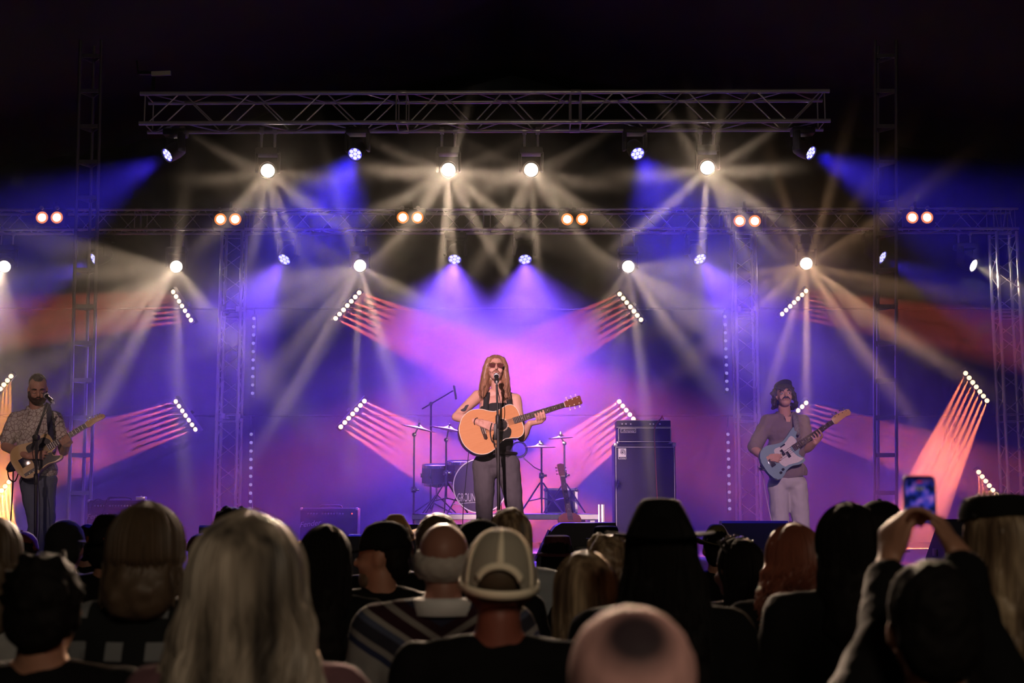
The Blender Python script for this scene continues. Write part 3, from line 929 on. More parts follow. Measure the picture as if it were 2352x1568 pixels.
q = Vector((c.x - w * 0.30, c.y - 0.15, c.z + h - 0.075))
b_path(bm, spline([q + Vector((math.cos(x) * 0.075, -0.012 + 0.006 * math.sin(3 * x), math.sin(x) * 0.085)) for x in [0.2 + 0.42 * i for i in range(16)]] + [q + Vector((0.10, 0.05, 0.105)), q + Vector((0.2, 0.15, 0.098))], 4), 0.005, 6)
tag(from_bm('coiled_cable', bm, M['rubber']), 'black cable looped over the front of the combo amplifier', 'cable')
combo(690, 822, 1166, 15.2, 'faint combo amplifier seen through haze left of the drum kit', 'low case under the faint combo amplifier left of the drum kit')
# --- drum riser, flight case
RZ = 1.70
xl, xr = P(948, 1176, 14.2).x, P(1372, 1176, 14.2).x
t = thing('drum_riser', 'low platform with a pale metal edge under the drum kit', 'riser', ((xl + xr) / 2, 15.2, FLOOR_Z))
part('deck', t, M['stage'], lambda bm: b_box(bm, (0, 0, RZ - FLOOR_Z - 0.03), (xr - xl, 2.0, 0.06)), False)
part('edge_rail', t, M['alu'], lambda bm: b_box(bm, (0, -1.006, RZ - FLOOR_Z - 0.03), (xr - xl + 0.02, 0.012, 0.05)), False)
for sx in (-1, 1):
    for sy in (-1, 1):
        part('leg', t, M['alu'], lambda bm: b_box(bm, (sx * ((xr - xl) / 2 - 0.05), sy * 0.95, (RZ - FLOOR_Z) / 2 - 0.03), (0.05, 0.05, RZ - FLOOR_Z - 0.06)), False)
for px, lab in ((1376, 'thinner pale metal post standing beside the drum riser'), (1384.5, 'wider pale metal post standing beside the drum riser')):
    a = P(px, 1158, 14.1)
    wd = 0.022 if px < 1380 else 0.034
    o = thing('metal_post', lab, 'post', (a.x, 14.1, FLOOR_Z), 'pale posts beside the riser')
    part('post', o, M['alu'], lambda bm: b_box(bm, (0, 0, (a.z - FLOOR_Z) / 2), (wd, wd, a.z - FLOOR_Z), None, 0.003))
    part('foot', o, M['black'], lambda bm: b_box(bm, (0, 0, 0.004), (wd * 1.6, wd * 1.6, 0.008)), False)
a, b = P(1252, 1122, 15.6), P(1326, 1122, 15.6)
w_, h_ = b.x - a.x, a.z - RZ
t = thing('flight_case', 'flight case with pale metal edges standing behind the hi-hat stand', 'case', ((a.x + b.x) / 2, 15.8, RZ))
part('body', t, M['case_blue'], lambda bm: b_box(bm, (0, 0, h_ / 2), (w_, 0.4, h_ - 0.004)), False)
for sx in (-1, 1):
    part('edging', t, M['silver'], lambda bm: b_box(bm, (sx * (w_ / 2 - 0.012), -0.2, h_ / 2), (0.03, 0.012, h_)), False)
    part('edging', t, M['silver'], lambda bm: b_box(bm, (0, -0.2, h_ * (0.5 + 0.48 * sx)), (w_, 0.012, 0.025)), False)
    part('ball_corner', t, M['chrome'], lambda bm: b_ellipsoid(bm, (sx * (w_ / 2 - 0.01), -0.19, h_ - 0.012), (0.03, 0.03, 0.03), None, 12, 8))
# --- drum kit
YD = 14.75
def pt(px, py, Y=YD):
    return P(px, py, Y)
def cymbal(px, py, r, tilt, label, stand_px, stand_top, Y=YD, boom=None, legs=True, foot_z=None):
    fz = RZ if foot_z is None else foot_z
    c = pt(px, py, Y)
    base = Vector((pt(stand_px, 1150, Y).x, Y, fz))
    t = thing('cymbal_stand', label, 'cymbal stand', base, 'cymbal stands of the drum kit')
    R = Matrix.Rotation(tilt, 3, 'Y')
    topz = pt(stand_px, stand_top, Y).z - base.z
    part('pole', t, M['chrome'], lambda bm: (b_tube(bm, (0, 0, 0.16), (0, 0, topz * 0.55), 0.0145), b_tube(bm, (0, 0, topz * 0.5), (0, 0, topz), 0.0105)))
    part('collar', t, M['chrome'], lambda bm: b_lathe(bm, [(0.026, -0.03), (0.03, -0.02), (0.03, 0.02), (0.024, 0.03)], c=(0, 0, topz * 0.55), n=12))
    part('wing_nut', t, M['chrome'], lambda bm: b_box(bm, (0.035, 0, topz * 0.55), (0.05, 0.012, 0.028), None, 0.005))
    part('tilter', t, M['chrome'], lambda bm: (b_lathe(bm, [(0.0, -0.02), (0.024, -0.015), (0.024, 0.015), (0.0, 0.02)], Matrix.Rotation(PI / 2, 3, 'X'), (0, 0, topz), 12), b_tube(bm, (0, 0, topz), c - base, 0.0075)))
    prof = [(0.0, 0.030), (0.018, 0.029), (r * 0.22, 0.014), (r * 0.26, 0.008), (r * 0.6, -0.004), (r, -0.014), (r * 0.6, -0.006), (r * 0.25, 0.005), (0.0, 0.024)]
    part('cymbal', t, M['brass'], lambda bm: b_lathe(bm, prof, R, c - base, 36, False))
    part('felt_nut', t, M['chrome'], lambda bm: b_lathe(bm, [(0.0, 0.03), (0.014, 0.03), (0.012, 0.055), (0.0, 0.06)], R, c - base, 10))
    for a in (0.5, 2.6, 4.7):
        if legs:
            part('leg', t, M['chrome'], lambda bm: (b_path(bm, [(0.02 * math.cos(a), 0.02 * math.sin(a), 0.34), (0.2 * math.cos(a), 0.2 * math.sin(a), 0.10), (0.27 * math.cos(a), 0.27 * math.sin(a), 0.012)], 0.009, 8),
                                                    b_tube(bm, (0.012 * math.cos(a), 0.012 * math.sin(a), 0.17), (0.17 * math.cos(a), 0.17 * math.sin(a), 0.14), 0.007)))
    return t
cymbal(961, 981, 0.20, 0.22, 'crash cymbal on the tallest chrome stand, farthest left in the kit', 950, 998, 14.6, foot_z=FLOOR_Z)
cymbal(1031, 984, 0.22, 0.20, 'crash cymbal beside the elbow of the singer', 1024, 1010, 14.7)
cymbal(1240, 1024, 0.18, 0.0, 'flat hi-hat cymbals on a chrome stand right of the singer', 1244, 1020, 14.7)
cymbal(1288, 1003, 0.14, -0.05, 'small thin cymbal farthest right in the kit', 1297, 1018, 15.0)
def drum(name, label, c, r, h, axis_R, lugs=8, front=None):
    t = thing(name, label, 'drum', c)
    sh = part('shell', t, M['drum_shell'], lambda bm: b_lathe(bm, [(r, -h / 2), (r, h / 2)], axis_R, (0, 0, 0), 40, False))
    for k, z in (('hoop', h / 2), ('hoop', -h / 2)):
        part(k, t, M['chrome'] if front is None else M['silver'], lambda bm: b_lathe(bm, [(r * 1.005, z - 0.018), (r * 1.045, z - 0.018), (r * 1.045, z + 0.014), (r * 1.005, z + 0.014), (r * 1.005, z - 0.018)], axis_R, (0, 0, 0), 40, False))
        part('head', t, front if (front is not None and z > 0) else M['drum_head'], lambda bm: b_lathe(bm, [(0.0, z + 0.002), (r, z)], axis_R, (0, 0, 0), 40, False))
    for i in range(lugs):
        a = 2 * PI * i / lugs + 0.2
        def lug(bm):
            e = Vector((math.cos(a), math.sin(a), 0))
            b_box(bm, axis_R @ (e * (r + 0.012)), (0.022, 0.022, 0.05), axis_R @ Matrix.Rotation(a, 3, 'Z'), 0.004)
            b_tube(bm, axis_R @ (e * (r * 1.03) + Vector((0, 0, -h / 2))), axis_R @ (e * (r * 1.03) + Vector((0, 0, h / 2))), 0.004, n=6)
        part('lug', t, M['chrome'], lug)
    return t
AX_F = Matrix.Rotation(PI / 2, 3, 'X')           # axis towards the audience
kc = pt(1104, 1130, 14.75); kc.z = RZ + 0.303
kick = drum('bass_drum', 'big bass drum behind the legs of the singer with white lettering', kc, 0.285, 0.42, AX_F, 10, M['drum_front'])
tx = P(1050, 1143, 14.53)
put(text_mesh('GROUND', 0.088, 0.001, 0.0, M['print'], 'LEFT'), 'lettering', kick, (tx.x - kc.x, -0.2165, tx.z - kc.z), scale=(0.62, 1.45, 1))
def swoosh(bm):
    pts = spline([(-0.03, -0.058), (-0.045, -0.066), (-0.035, -0.074), (0.02, -0.070), (0.10, -0.056), (0.20, -0.050), (0.30, -0.055)], 6)
    b_path(bm, [(tx.x - kc.x + x, -0.2165, tx.z - kc.z + z) for x, z in pts], 0.004, 5)
part('lettering_underline', kick, M['print'], swoosh)
for sx in (-1, 1):
    part('spur', kick, M['chrome'], lambda bm: b_tube(bm, (sx * 0.26, -0.12, -0.12), (sx * 0.36, -0.2, -0.30), 0.008))
AXU = Matrix.Rotation(0.12, 3, 'X')
c1 = pt(1056, 1084, 14.9); c2 = pt(1003, 1090, 15.0)
for c, r, h, nm, lab, z in ((c1, 0.145, 0.22, 'tom_drum', 'small tom drum mounted over the bass drum', None), (c2, 0.16, 0.20, 'snare_drum', 'snare drum at the left of the bass drum', 1)):
    d_ = drum(nm, lab, c, r, h, AXU, 6)
    if z is None:
        part('mount', d_, M['chrome'], lambda bm: (b_tube(bm, (r, 0, -0.05), (kc.x + 0.02 - c.x, kc.y - c.y, -0.05), 0.011), b_tube(bm, (kc.x + 0.02 - c.x, kc.y - c.y, -0.05), (kc.x + 0.02 - c.x, kc.y - c.y, kc.z + 0.28 - c.z), 0.011)))
    else:
        part('stand', d_, M['chrome'], lambda bm: (b_tube(bm, (0, 0, -h / 2 - 0.03), (0, 0, RZ - c.z + 0.14), 0.012), [b_path(bm, [(0, 0, RZ - c.z + 0.22), (0.22 * math.cos(a), 0.22 * math.sin(a), RZ - c.z + 0.012)], 0.008, 8) for a in (0.3, 2.4, 4.5)],
                                                   [b_path(bm, [(0, 0, -h / 2 - 0.04), (0.15 * math.cos(a), 0.15 * math.sin(a), -h / 2 - 0.01)], 0.008, 8) for a in (0.3, 2.4, 4.5)]))
# pedal stand of the hi-hat, tambourine, overhead microphone
cT = pt(1192, 1032, 14.75)
t = thing('tambourine', 'ring of small jingles mounted beside the hi-hat stand', 'tambourine', cT)
part('ring', t, M['black'], lambda bm: b_path(bm, [(0.085 * math.cos(a), 0.01, 0.085 * math.sin(a)) for a in [2 * PI * i / 28 for i in range(28)]], 0.012, 8, True))
for i in range(9):
    a = 2 * PI * i / 9
    part('jingle', t, M['chrome'], lambda bm: b_lathe(bm, [(0.0, 0.006), (0.018, 0.0), (0.0, -0.006)], Matrix.Rotation(a, 3, 'Y'), (0.085 * math.cos(a), -0.004, 0.085 * math.sin(a)), 10))
part('arm', t, M['chrome'], lambda bm: b_path(bm, [(0.06, 0.01, -0.06), pt(1203, 1052, 14.75) - cT, pt(1229, 1074, 14.75) - cT, pt(1243, 1080, 14.7) - cT], 0.006, 8))
b0 = Vector((pt(989, 1150, 15.3).x, 15.3, RZ))
t = thing('overhead_microphone_stand', 'slim boom stand with a microphone hanging over the drum kit', 'microphone stand', b0)
top, tip, mid = pt(990, 927, 15.3) - b0, pt(1046, 883, 15.2) - b0, pt(1041, 897, 15.2) - b0
part('pole', t, M['black'], lambda bm: b_tube(bm, (0, 0, 0.05), top, 0.011))
part('boom', t, M['black'], lambda bm: b_tube(bm, top + (top - mid) * 0.4, mid, 0.008))
part('clutch', t, M['chrome'], lambda bm: b_lathe(bm, [(0.0, -0.03), (0.022, -0.03), (0.022, 0.03), (0.0, 0.03)], Matrix.Rotation(PI / 2, 3, 'X'), top, 12))
part('microphone', t, M['silver'], lambda bm: b_tube(bm, mid + Vector((0.01, 0, 0.06)), mid + Vector((0.035, 0, -0.10)), 0.012, 0.011))
for a in (0.4, 2.5, 4.6):
    part('leg', t, M['black'], lambda bm: b_tube(bm, (0, 0, 0.14), (0.26 * math.cos(a), 0.26 * math.sin(a), 0.008), 0.008))

# --- pale plate on a bracket above the end of the upper truss
c = P(352, 205, Y_FRONT + 0.02)
t = thing('cable_box', 'small pale plate on a dark bracket above the left end of the upper truss', 'junction box', c)
q = P(372, 171, Y_FRONT + 0.02) - c
part('bracket', t, M['black'], lambda bm: (b_box(bm, (0, 0, q.z / 2), (0.03, 0.03, abs(q.z) + 0.03)), b_box(bm, (-0.06, 0, q.z + 0.012), (0.16, 0.05, 0.03), None, 0.006), b_tube(bm, (-0.15, 0, q.z), (-0.17, 0, q.z + 0.14), 0.006)), False)
part('plate', t, mat('pale_plastic', (0.75, 0.68, 0.55), 0.5), lambda bm: b_box(bm, q + Vector((0.0, -0.03, 0)), (0.19, 0.03, 0.045), Matrix.Rotation(-0.05, 3, 'Y'), 0.004))
# ------------------------------------------------------------------ guitars and microphone stands
def wood(name, c1, c2, scale=(2, 30, 2), rough=0.3):
    m = bpy.data.materials.new(name)
    m.use_nodes = True
    nt = m.node_tree
    b = nt.nodes['Principled BSDF']
    b.inputs['Roughness'].default_value = rough
    b.inputs['Coat Weight'].default_value = 0.3
    tc = nt.nodes.new('ShaderNodeTexCoord'); mp = nt.nodes.new('ShaderNodeMapping'); n = nt.nodes.new('ShaderNodeTexNoise'); r = nt.nodes.new('ShaderNodeMix')
    r.data_type = 'RGBA'
    mp.inputs['Scale'].default_value = scale
    n.inputs['Scale'].default_value = 3.0
    n.inputs['Detail'].default_value = 3
    r.inputs['A'].default_value = (*c1, 1); r.inputs['B'].default_value = (*c2, 1)
    L = nt.links.new
    L(tc.outputs['Object'], mp.inputs['Vector']); L(mp.outputs[0], n.inputs['Vector']); L(n.outputs['Fac'], r.inputs['Factor']); L(r.outputs['Result'], b.inputs['Base Color'])
    return m
M['spruce'] = wood('amber_spruce_top', (0.62, 0.30, 0.12), (0.50, 0.21, 0.07))
M['mahogany'] = wood('mahogany', (0.20, 0.07, 0.035), (0.13, 0.045, 0.02))
M['rosewood'] = wood('rosewood', (0.06, 0.03, 0.02), (0.035, 0.018, 0.012))
M['maple'] = wood('maple', (0.62, 0.36, 0.16), (0.5, 0.27, 0.11))
M['butter'] = wood('butterscotch_ash', (0.66, 0.47, 0.22), (0.55, 0.36, 0.15))
M['ivory'] = mat('ivory_binding', (0.80, 0.74, 0.62), 0.4)
M['pick_black'] = mat('black_pickguard', (0.012, 0.012, 0.013), 0.25)
M['pearl'] = mat('pearl_pickguard', (0.80, 0.76, 0.74), 0.25, noise=(60, (0.6, 0.55, 0.56)))
M['pale_blue'] = mat('pale_blue_lacquer', (0.24, 0.36, 0.42), 0.25)
M['string'] = mat('steel_strings', (0.8, 0.78, 0.74), 0.25, 0.9)
def slab(name, parent, m, outline, z0, z1, bevel=0.0, holes=None):
    def build(bm):
        fa, fb = b_prism(bm, outline, z0, z1)
        if bevel:
            es = list(fa.edges) + list(fb.edges)
            bmesh.ops.bevel(bm, geom=es, offset=bevel, segments=2, affect='EDGES', profile=0.5)
    o = part(name, parent, m, build)
    return o
def neck_parts(t, x0, x1, w0, w1, z, frets, scale_len, bridge_x, head_pts, tuner_pos, fb_mat, neck_mat, nstr=6, tuner_mat=None, inlays=True, head_tilt=0.0):
    """neck from the body (x0) to the nut (x1) along +x; z: top of the body"""
    part('neck', t, neck_mat, lambda bm: b_prism(bm, [(x0 - 0.06, -w0 / 2), (x1, -w1 / 2), (x1, w1 / 2), (x0 - 0.06, w0 / 2)], z - 0.022, z + 0.002))
    f = part('fretboard', t, fb_mat, lambda bm: b_prism(bm, [(x0 - 0.07, -w0 / 2), (x1, -w1 / 2), (x1, w1 / 2), (x0 - 0.07, w0 / 2)], z + 0.002, z + 0.008))
    for i in range(1, frets + 1):
        x = x1 - scale_len * (1 - 2 ** (-i / 12))
        if x < x0 - 0.065:
            break
        ww = w1 + (w0 - w1) * (x1 - x) / (x1 - x0)
        part('fret', f, M['string'], lambda bm: b_box(bm, (x, 0, z + 0.0088), (0.0024, ww * 0.97, 0.002)), False)
        if inlays and i in (3, 5, 7, 9, 12, 15):
            xm = x + scale_len * (2 ** (-(i - 1) / 12) - 2 ** (-i / 12)) * 0.5
            part('inlay', f, M['ivory'], lambda bm: b_lathe(bm, [(0.0, z + 0.0085), (0.0035, z + 0.0085)], c=(xm, 0, 0), n=10, close=False))
    part('nut', t, M['ivory'], lambda bm: b_box(bm, (x1 + 0.002, 0, z + 0.007), (0.005, w1, 0.009)), False)
    slab('headstock', t, neck_mat, [(x1 + a, b) for a, b in head_pts], z - 0.016, z - 0.001, 0.002)
    for a, b, s in tuner_pos:
        def tn(bm):
            b_tube(bm, (x1 + a, b, z - 0.006), (x1 + a, b, z + 0.012), 0.0045)
            b_tube(bm, (x1 + a, b, z - 0.010), (x1 + a, b + s * 0.026, z - 0.010), 0.0035)
            b_ellipsoid(bm, (x1 + a, b + s * 0.031, z - 0.010), (0.009, 0.008, 0.006), None, 10, 6)
        part('tuner', t, tuner_mat or M['chrome'], tn)
    for i in range(nstr):
        u = (i / (nstr - 1) - 0.5)
        part('string', t, M['string'], lambda bm: b_tube(bm, (bridge_x, u * 0.052, z + 0.013), (x1 + 0.002, u * w1 * 0.84, z + 0.0118), 0.0009 + 0.0005 * (i / nstr), n=4))
    return f
def arc(cx, cy, r, a0, a1, n=10):
    return [(cx + r * math.cos(a0 + (a1 - a0) * i / n), cy + r * math.sin(a0 + (a1 - a0) * i / n)) for i in range(n + 1)]
def place(t, origin, xdir, normal):
    """frame: x along the neck, z out of the top"""
    x = Vector(xdir).normalized()
    z = Vector(normal)
    z = (z - x * z.dot(x)).normalized()
    R = Matrix((x, z.cross(x), z)).transposed()
    t.location = origin
    t.rotation_euler = R.to_euler()
    bpy.context.view_layer.update()
    return Matrix.Translation(origin) @ R.to_4x4()
def acoustic():
    t = thing('acoustic_guitar', 'amber acoustic guitar with dark pickguard held by the singer', 'guitar')
    half = [(-0.375, 0.0), (-0.36, 0.085), (-0.30, 0.165), (-0.215, 0.200), (-0.13, 0.185), (-0.06, 0.145), (-0.01, 0.128), (0.05, 0.137), (0.105, 0.150), (0.15, 0.135), (0.175, 0.09), (0.18, 0.03)]
    pts = half + [(x, -y) for x, y in half[::-1] if y > 0]
    ol = [p[:2] for p in spline(pts, 6, True)]
    slab('body', t, M['mahogany'], ol, -0.11, -0.003, 0.004)
    slab('top', t, M['spruce'], [(x * 0.995, y * 0.99) for x, y in ol], -0.003, 0.0)
    part('binding', t, M['ivory'], lambda bm: b_path(bm, [(x * 0.998, y * 0.995, -0.001) for x, y in ol], 0.0032, 6, True))
    part('sound_hole', t, M['black_matt'], lambda bm: b_lathe(bm, [(0.0, 0.0008), (0.05, 0.0008)], n=32, close=False))
    part('rosette', t, M['ivory'], lambda bm: [b_path(bm, [(r * math.cos(a), r * math.sin(a), 0.0008) for a in [2 * PI * i / 40 for i in range(40)]], 0.0012, 4, True) for r in (0.053, 0.059)])
    pg = [p[:2] for p in spline([(0.045, -0.032), (0.066, -0.07), (0.03, -0.125), (-0.04, -0.128), (-0.115, -0.10), (-0.09, -0.06), (-0.04, -0.045), (-0.01, -0.053), (0.025, -0.048)], 5, True)]
    slab('pickguard', t, M['pick_black'], pg, 0.0, 0.0016)
    slab('bridge', t, M['rosewood'], [(-0.185, -0.075), (-0.17, -0.085), (-0.155, -0.075), (-0.15, 0.0), (-0.155, 0.075), (-0.17, 0.085), (-0.185, 0.075), (-0.188, 0)], 0.0, 0.009, 0.001)
    part('saddle', t, M['ivory'], lambda bm: b_box(bm, (-0.158, 0, 0.011), (0.003, 0.075, 0.006)), False)
    for i in range(6):
        part('bridge_pin', t, M['ivory'], lambda bm: b_ellipsoid(bm, (-0.175, (i - 2.5) * 0.0105, 0.011), (0.003, 0.003, 0.003), None, 8, 6))
    hp = [(0.0, -0.021), (0.02, -0.028), (0.05, -0.034), (0.155, -0.040), (0.165, -0.030), (0.160, 0.0), (0.165, 0.030), (0.155, 0.040), (0.05, 0.034), (0.02, 0.028), (0.0, 0.021)]
    tp = [(x, s * 0.026, s) for s in (-1, 1) for x in (0.04, 0.085, 0.13)]
    neck_parts(t, 0.18, 0.585, 0.056, 0.043, 0.0, 20, 0.70, -0.158, hp, tp, M['rosewood'], M['mahogany'], 6, M['ivory'])
    return t
def telecaster():
    t = thing('electric_guitar', 'butterscotch electric guitar with black pickguard held by the guitarist', 'guitar')
    pts = [(-0.235, 0.0), (-0.228, 0.085), (-0.185, 0.150), (-0.115, 0.165), (-0.045, 0.145), (0.01, 0.125), (0.07, 0.128), (0.12, 0.135), (0.158, 0.115), (0.165, 0.06), (0.162, 0.03),
           (0.155, -0.03), (0.105, -0.045), (0.098, -0.07), (0.125, -0.10), (0.165, -0.118), (0.155, -0.145), (0.10, -0.148), (0.03, -0.130), (-0.04, -0.138), (-0.11, -0.160), (-0.18, -0.148), (-0.228, -0.085)]
    ol = [p[:2] for p in spline(pts, 5, True)]
    slab('body', t, M['butter'], ol, -0.045, 0.0, 0.004)
    pg = [p[:2] for p in spline([(-0.06, 0.11), (0.0, 0.118), (0.06, 0.118), (0.12, 0.10), (0.145, 0.035), (0.06, 0.03), (0.06, -0.03), (0.10, -0.05), (0.10, -0.085), (0.15, -0.120), (0.10, -0.138), (0.03, -0.120), (-0.03, -0.125), (-0.07, -0.13), (-0.075, -0.04), (-0.07, 0.04)], 4, True)]
    slab('pickguard', t, M['pick_black'], pg, 0.0, 0.002)
    slab('bridge', t, M['chrome'], [(-0.175, -0.042), (-0.09, -0.042), (-0.09, 0.042), (-0.175, 0.042)], 0.0, 0.006, 0.001)
    slab('neck_pickup', t, M['chrome'], [(0.03, -0.035), (0.05, -0.035), (0.05, 0.035), (0.03, 0.035)], 0.0, 0.009, 0.002)
    slab('control_plate', t, M['chrome'], [p[:2] for p in spline([(-0.19, -0.108), (-0.185, -0.122), (-0.06, -0.118), (-0.055, -0.100), (-0.06, -0.092), (-0.185, -0.094)], 4, True)], 0.0, 0.003)
    for x in (-0.085, -0.12, -0.155):
        part('knob', t, M['chrome'], lambda bm: b_lathe(bm, [(0.010, 0.003), (0.010, 0.018), (0.0, 0.018)], c=(x, -0.107, 0), n=14))
    hp = [(0.0, -0.021), (0.02, -0.032), (0.10, -0.020), (0.16, -0.030), (0.185, -0.018), (0.185, 0.004), (0.165, 0.018), (0.06, 0.030), (0.03, 0.034), (0.012, 0.030), (0.0, 0.021)]
    tp = [(0.04 + i * 0.023, 0.022 - i * 0.0045, 1) for i in range(6)]
    neck_parts(t, 0.165, 0.475, 0.056, 0.043, 0.004, 21, 0.645, -0.135, hp, tp, M['rosewood'], M['maple'], 6)
    return t
def bass_guitar():
    t = thing('bass_guitar', 'pale blue bass guitar with pearly pickguard held by the bass player', 'guitar')
    pts = [(-0.255, -0.02), (-0.245, 0.075), (-0.19, 0.140), (-0.12, 0.150), (-0.04, 0.120), (0.03, 0.105), (0.11, 0.125), (0.19, 0.155), (0.225, 0.150), (0.21, 0.11), (0.165, 0.07), (0.15, 0.03),
           (0.14, -0.035), (0.10, -0.05), (0.09, -0.08), (0.12, -0.125), (0.11, -0.15), (0.05, -0.15), (-0.02, -0.125), (-0.09, -0.13), (-0.17, -0.165), (-0.225, -0.14), (-0.25, -0.08)]
    ol = [p[:2] for p in spline(pts, 5, True)]
    slab('body', t, M['pale_blue'], ol, -0.045, 0.0, 0.008)
    pg = [p[:2] for p in spline([(-0.075, 0.085), (0.0, 0.075), (0.06, 0.085), (0.13, 0.105), (0.15, 0.06), (0.135, 0.03), (0.06, 0.02), (0.065, -0.05), (0.08, -0.09), (0.105, -0.125), (0.04, -0.125), (-0.04, -0.10), (-0.09, -0.09), (-0.11, -0.02), (-0.10, 0.04)], 4, True)]
    slab('pickguard', t, M['pearl'], pg, 0.0, 0.002)
    for x, y in ((-0.03, 0.022), (0.005, -0.022)):
        slab('pickup', t, M['pick_black'], [(x - 0.014, y - 0.028), (x + 0.014, y - 0.028), (x + 0.014, y + 0.028), (x - 0.014, y + 0.028)], 0.0, 0.010, 0.002)
    slab('thumb_rest', t, M['pick_black'], [(-0.02, 0.066), (0.035, 0.066), (0.035, 0.078), (-0.02, 0.078)], 0.002, 0.012, 0.003)
    slab('bridge', t, M['chrome'], [(-0.20, -0.038), (-0.15, -0.038), (-0.15, 0.038), (-0.20, 0.038)], 0.0, 0.010, 0.002)
    for x, y in ((-0.12, -0.105), (-0.155, -0.118)):
        part('knob', t, M['pick_black'], lambda bm: b_lathe(bm, [(0.013, 0.0), (0.011, 0.018), (0.0, 0.018)], c=(x, y, 0), n=14))
    hp = [(0.0, -0.020), (0.02, -0.035), (0.05, -0.030), (0.14, -0.022), (0.185, -0.035), (0.21, -0.02), (0.21, 0.015), (0.185, 0.028), (0.06, 0.042), (0.02, 0.038), (0.0, 0.020)]
    tp = [(0.045 + i * 0.042, 0.030 - i * 0.004, 1) for i in range(4)]
    neck_parts(t, 0.15, 0.55, 0.058, 0.040, 0.004, 19, 0.74, -0.175, hp, tp, M['rosewood'], M['maple'], 4)
    return t
# the singer's guitar: sound hole and nut as seen
Y_G = Y_SING - 0.20
h0, h1 = P(1152, 975, Y_G), P(1280, 934.5, Y_G + 0.10)
G1 = place(acoustic(), h0, h1 - h0, (0.05, -1.0, 0.10))
Y_TG, Y_BG = 12.1, 12.2
h0, h1 = P(88, 1042, Y_TG - 0.20), P(206, 972, Y_TG - 0.10)
G2 = place(telecaster(), h0, h1 - h0, (0.05, -1.0, 0.12))
h0, h1 = P(1806, 1040, Y_BG - 0.20), P(1911, 970, Y_BG - 0.08)
G3 = place(bass_guitar(), h0, h1 - h0, (0.02, -1.0, 0.10))
# spare guitar on a floor stand
def spare():
    top, low = P(1289, 1076, 13.9), P(1311, 1200, 13.7)
    d = (top - low).normalized()
    base = low - d * ((low.z - FLOOR_Z - 0.33) / d.z)
    t = thing('spare_guitar', 'dark spare guitar leaning on a stand behind the floor monitor', 'guitar')
    half = [(-0.23, 0.0), (-0.20, 0.11), (-0.12, 0.155), (-0.03, 0.12), (0.03, 0.105), (0.10, 0.125), (0.15, 0.09), (0.165, 0.03)]
    ol = [p[:2] for p in spline(half + [(x, -y) for x, y in half[::-1] if y > 0], 5, True)]
    slab('body', t, M['mahogany'], ol, -0.045, 0.0, 0.005)
    hp = [(0.0, -0.021), (0.03, -0.034), (0.14, -0.036), (0.15, 0.0), (0.14, 0.036), (0.03, 0.034), (0.0, 0.021)]
    L = (top - base).length
    neck_parts(t, 0.16, L - 0.09, 0.054, 0.043, 0.004, 20, 0.64, -0.13, hp, [(x, s * 0.024, s) for s in (-1, 1) for x in (0.035, 0.07, 0.105)], M['rosewood'], M['mahogany'], 6)
    place(t, base, d, (0.35, -1, 0.2))
    st = thing('guitar_stand', 'black tubular stand carrying the spare guitar', 'guitar stand', (base.x, base.y + 0.15, FLOOR_Z))
    rel = base - Vector((base.x, base.y + 0.15, FLOOR_Z))
    part('leg', st, M['black'], lambda bm: b_tube(bm, (0, 0.08, 0.55), (-0.2, -0.15, 0.01), 0.011))
    part('leg', st, M['black'], lambda bm: b_tube(bm, (0, 0.08, 0.55), (0.2, -0.15, 0.01), 0.011))
    part('leg', st, M['black'], lambda bm: b_tube(bm, (0, 0.08, 0.55), (0, 0.28, 0.01), 0.011))
    part('cradle', st, M['black'], lambda bm: b_path(bm, [(-0.12, -0.28, 0.14), (-0.12, -0.1, 0.10), (0.12, -0.1, 0.10), (0.12, -0.28, 0.14)], 0.011, 8))
spare()
# --- microphones
def microphone(tip, tail, label):
    """vocal microphone: ball end at tip"""
    tip, tail = Vector(tip), Vector(tail)
    d = (tip - tail).normalized()
    R = frame_of(d)
    t = thing('microphone', label, 'microphone', tail)
    L = (tip - tail).length
    part('handle', t, M['black'], lambda bm: b_lathe(bm, [(0.0, 0.0), (0.010, 0.0), (0.0115, L * 0.3), (0.017, L * 0.70), (0.019, L * 0.74)], R, (0, 0, 0), 16))
    part('grille', t, M['steel'], lambda bm: b_lathe(bm, [(0.019, L * 0.74), (0.025, L * 0.80), (0.026, L * 0.86), (0.022, L * 0.95), (0.012, L * 0.99), (0.0, L)], R, (0, 0, 0), 16))
    part('ring', t, M['silver'], lambda bm: b_lathe(bm, [(0.0205, L * 0.73), (0.0255, L * 0.75), (0.0255, L * 0.79), (0.0205, L * 0.80)], R, (0, 0, 0), 16, False))
    part('plug', t, M['silver'], lambda bm: b_tube(bm, R @ Vector((0, 0, -0.05)), (0, 0, 0), 0.009))
    return t
ym = Y_SING - 0.36
m_tip, m_tail = P(1140, 860, ym + 0.085), P(1140.5, 876, ym - 0.04)
microphone(m_tip, m_tail, 'vocal microphone right in front of the mouth of the singer')
foot = Vector((P(1147, 1210, ym).x, ym, FLOOR_Z))
t = thing('microphone_stand', 'straight black microphone stand in front of the singer', 'microphone stand', foot)
up_ = P(1141, 884, ym) - foot
part('base', t, M['black'], lambda bm: b_lathe(bm, [(0.0, 0.0), (0.15, 0.0), (0.15, 0.012), (0.05, 0.028), (0.02, 0.05), (0.0, 0.05)], n=32))
md = P(1143.5, 968, ym) - foot
part('lower_tube', t, M['black'], lambda bm: b_tube(bm, (0, 0, 0.03), md, 0.0155))
part('upper_tube', t, M['black'], lambda bm: b_tube(bm, md, up_, 0.010))
part('clutch', t, M['black'], lambda bm: b_lathe(bm, [(0.015, -0.06), (0.021, -0.05), (0.021, 0.045), (0.014, 0.06)], c=md, n=14))
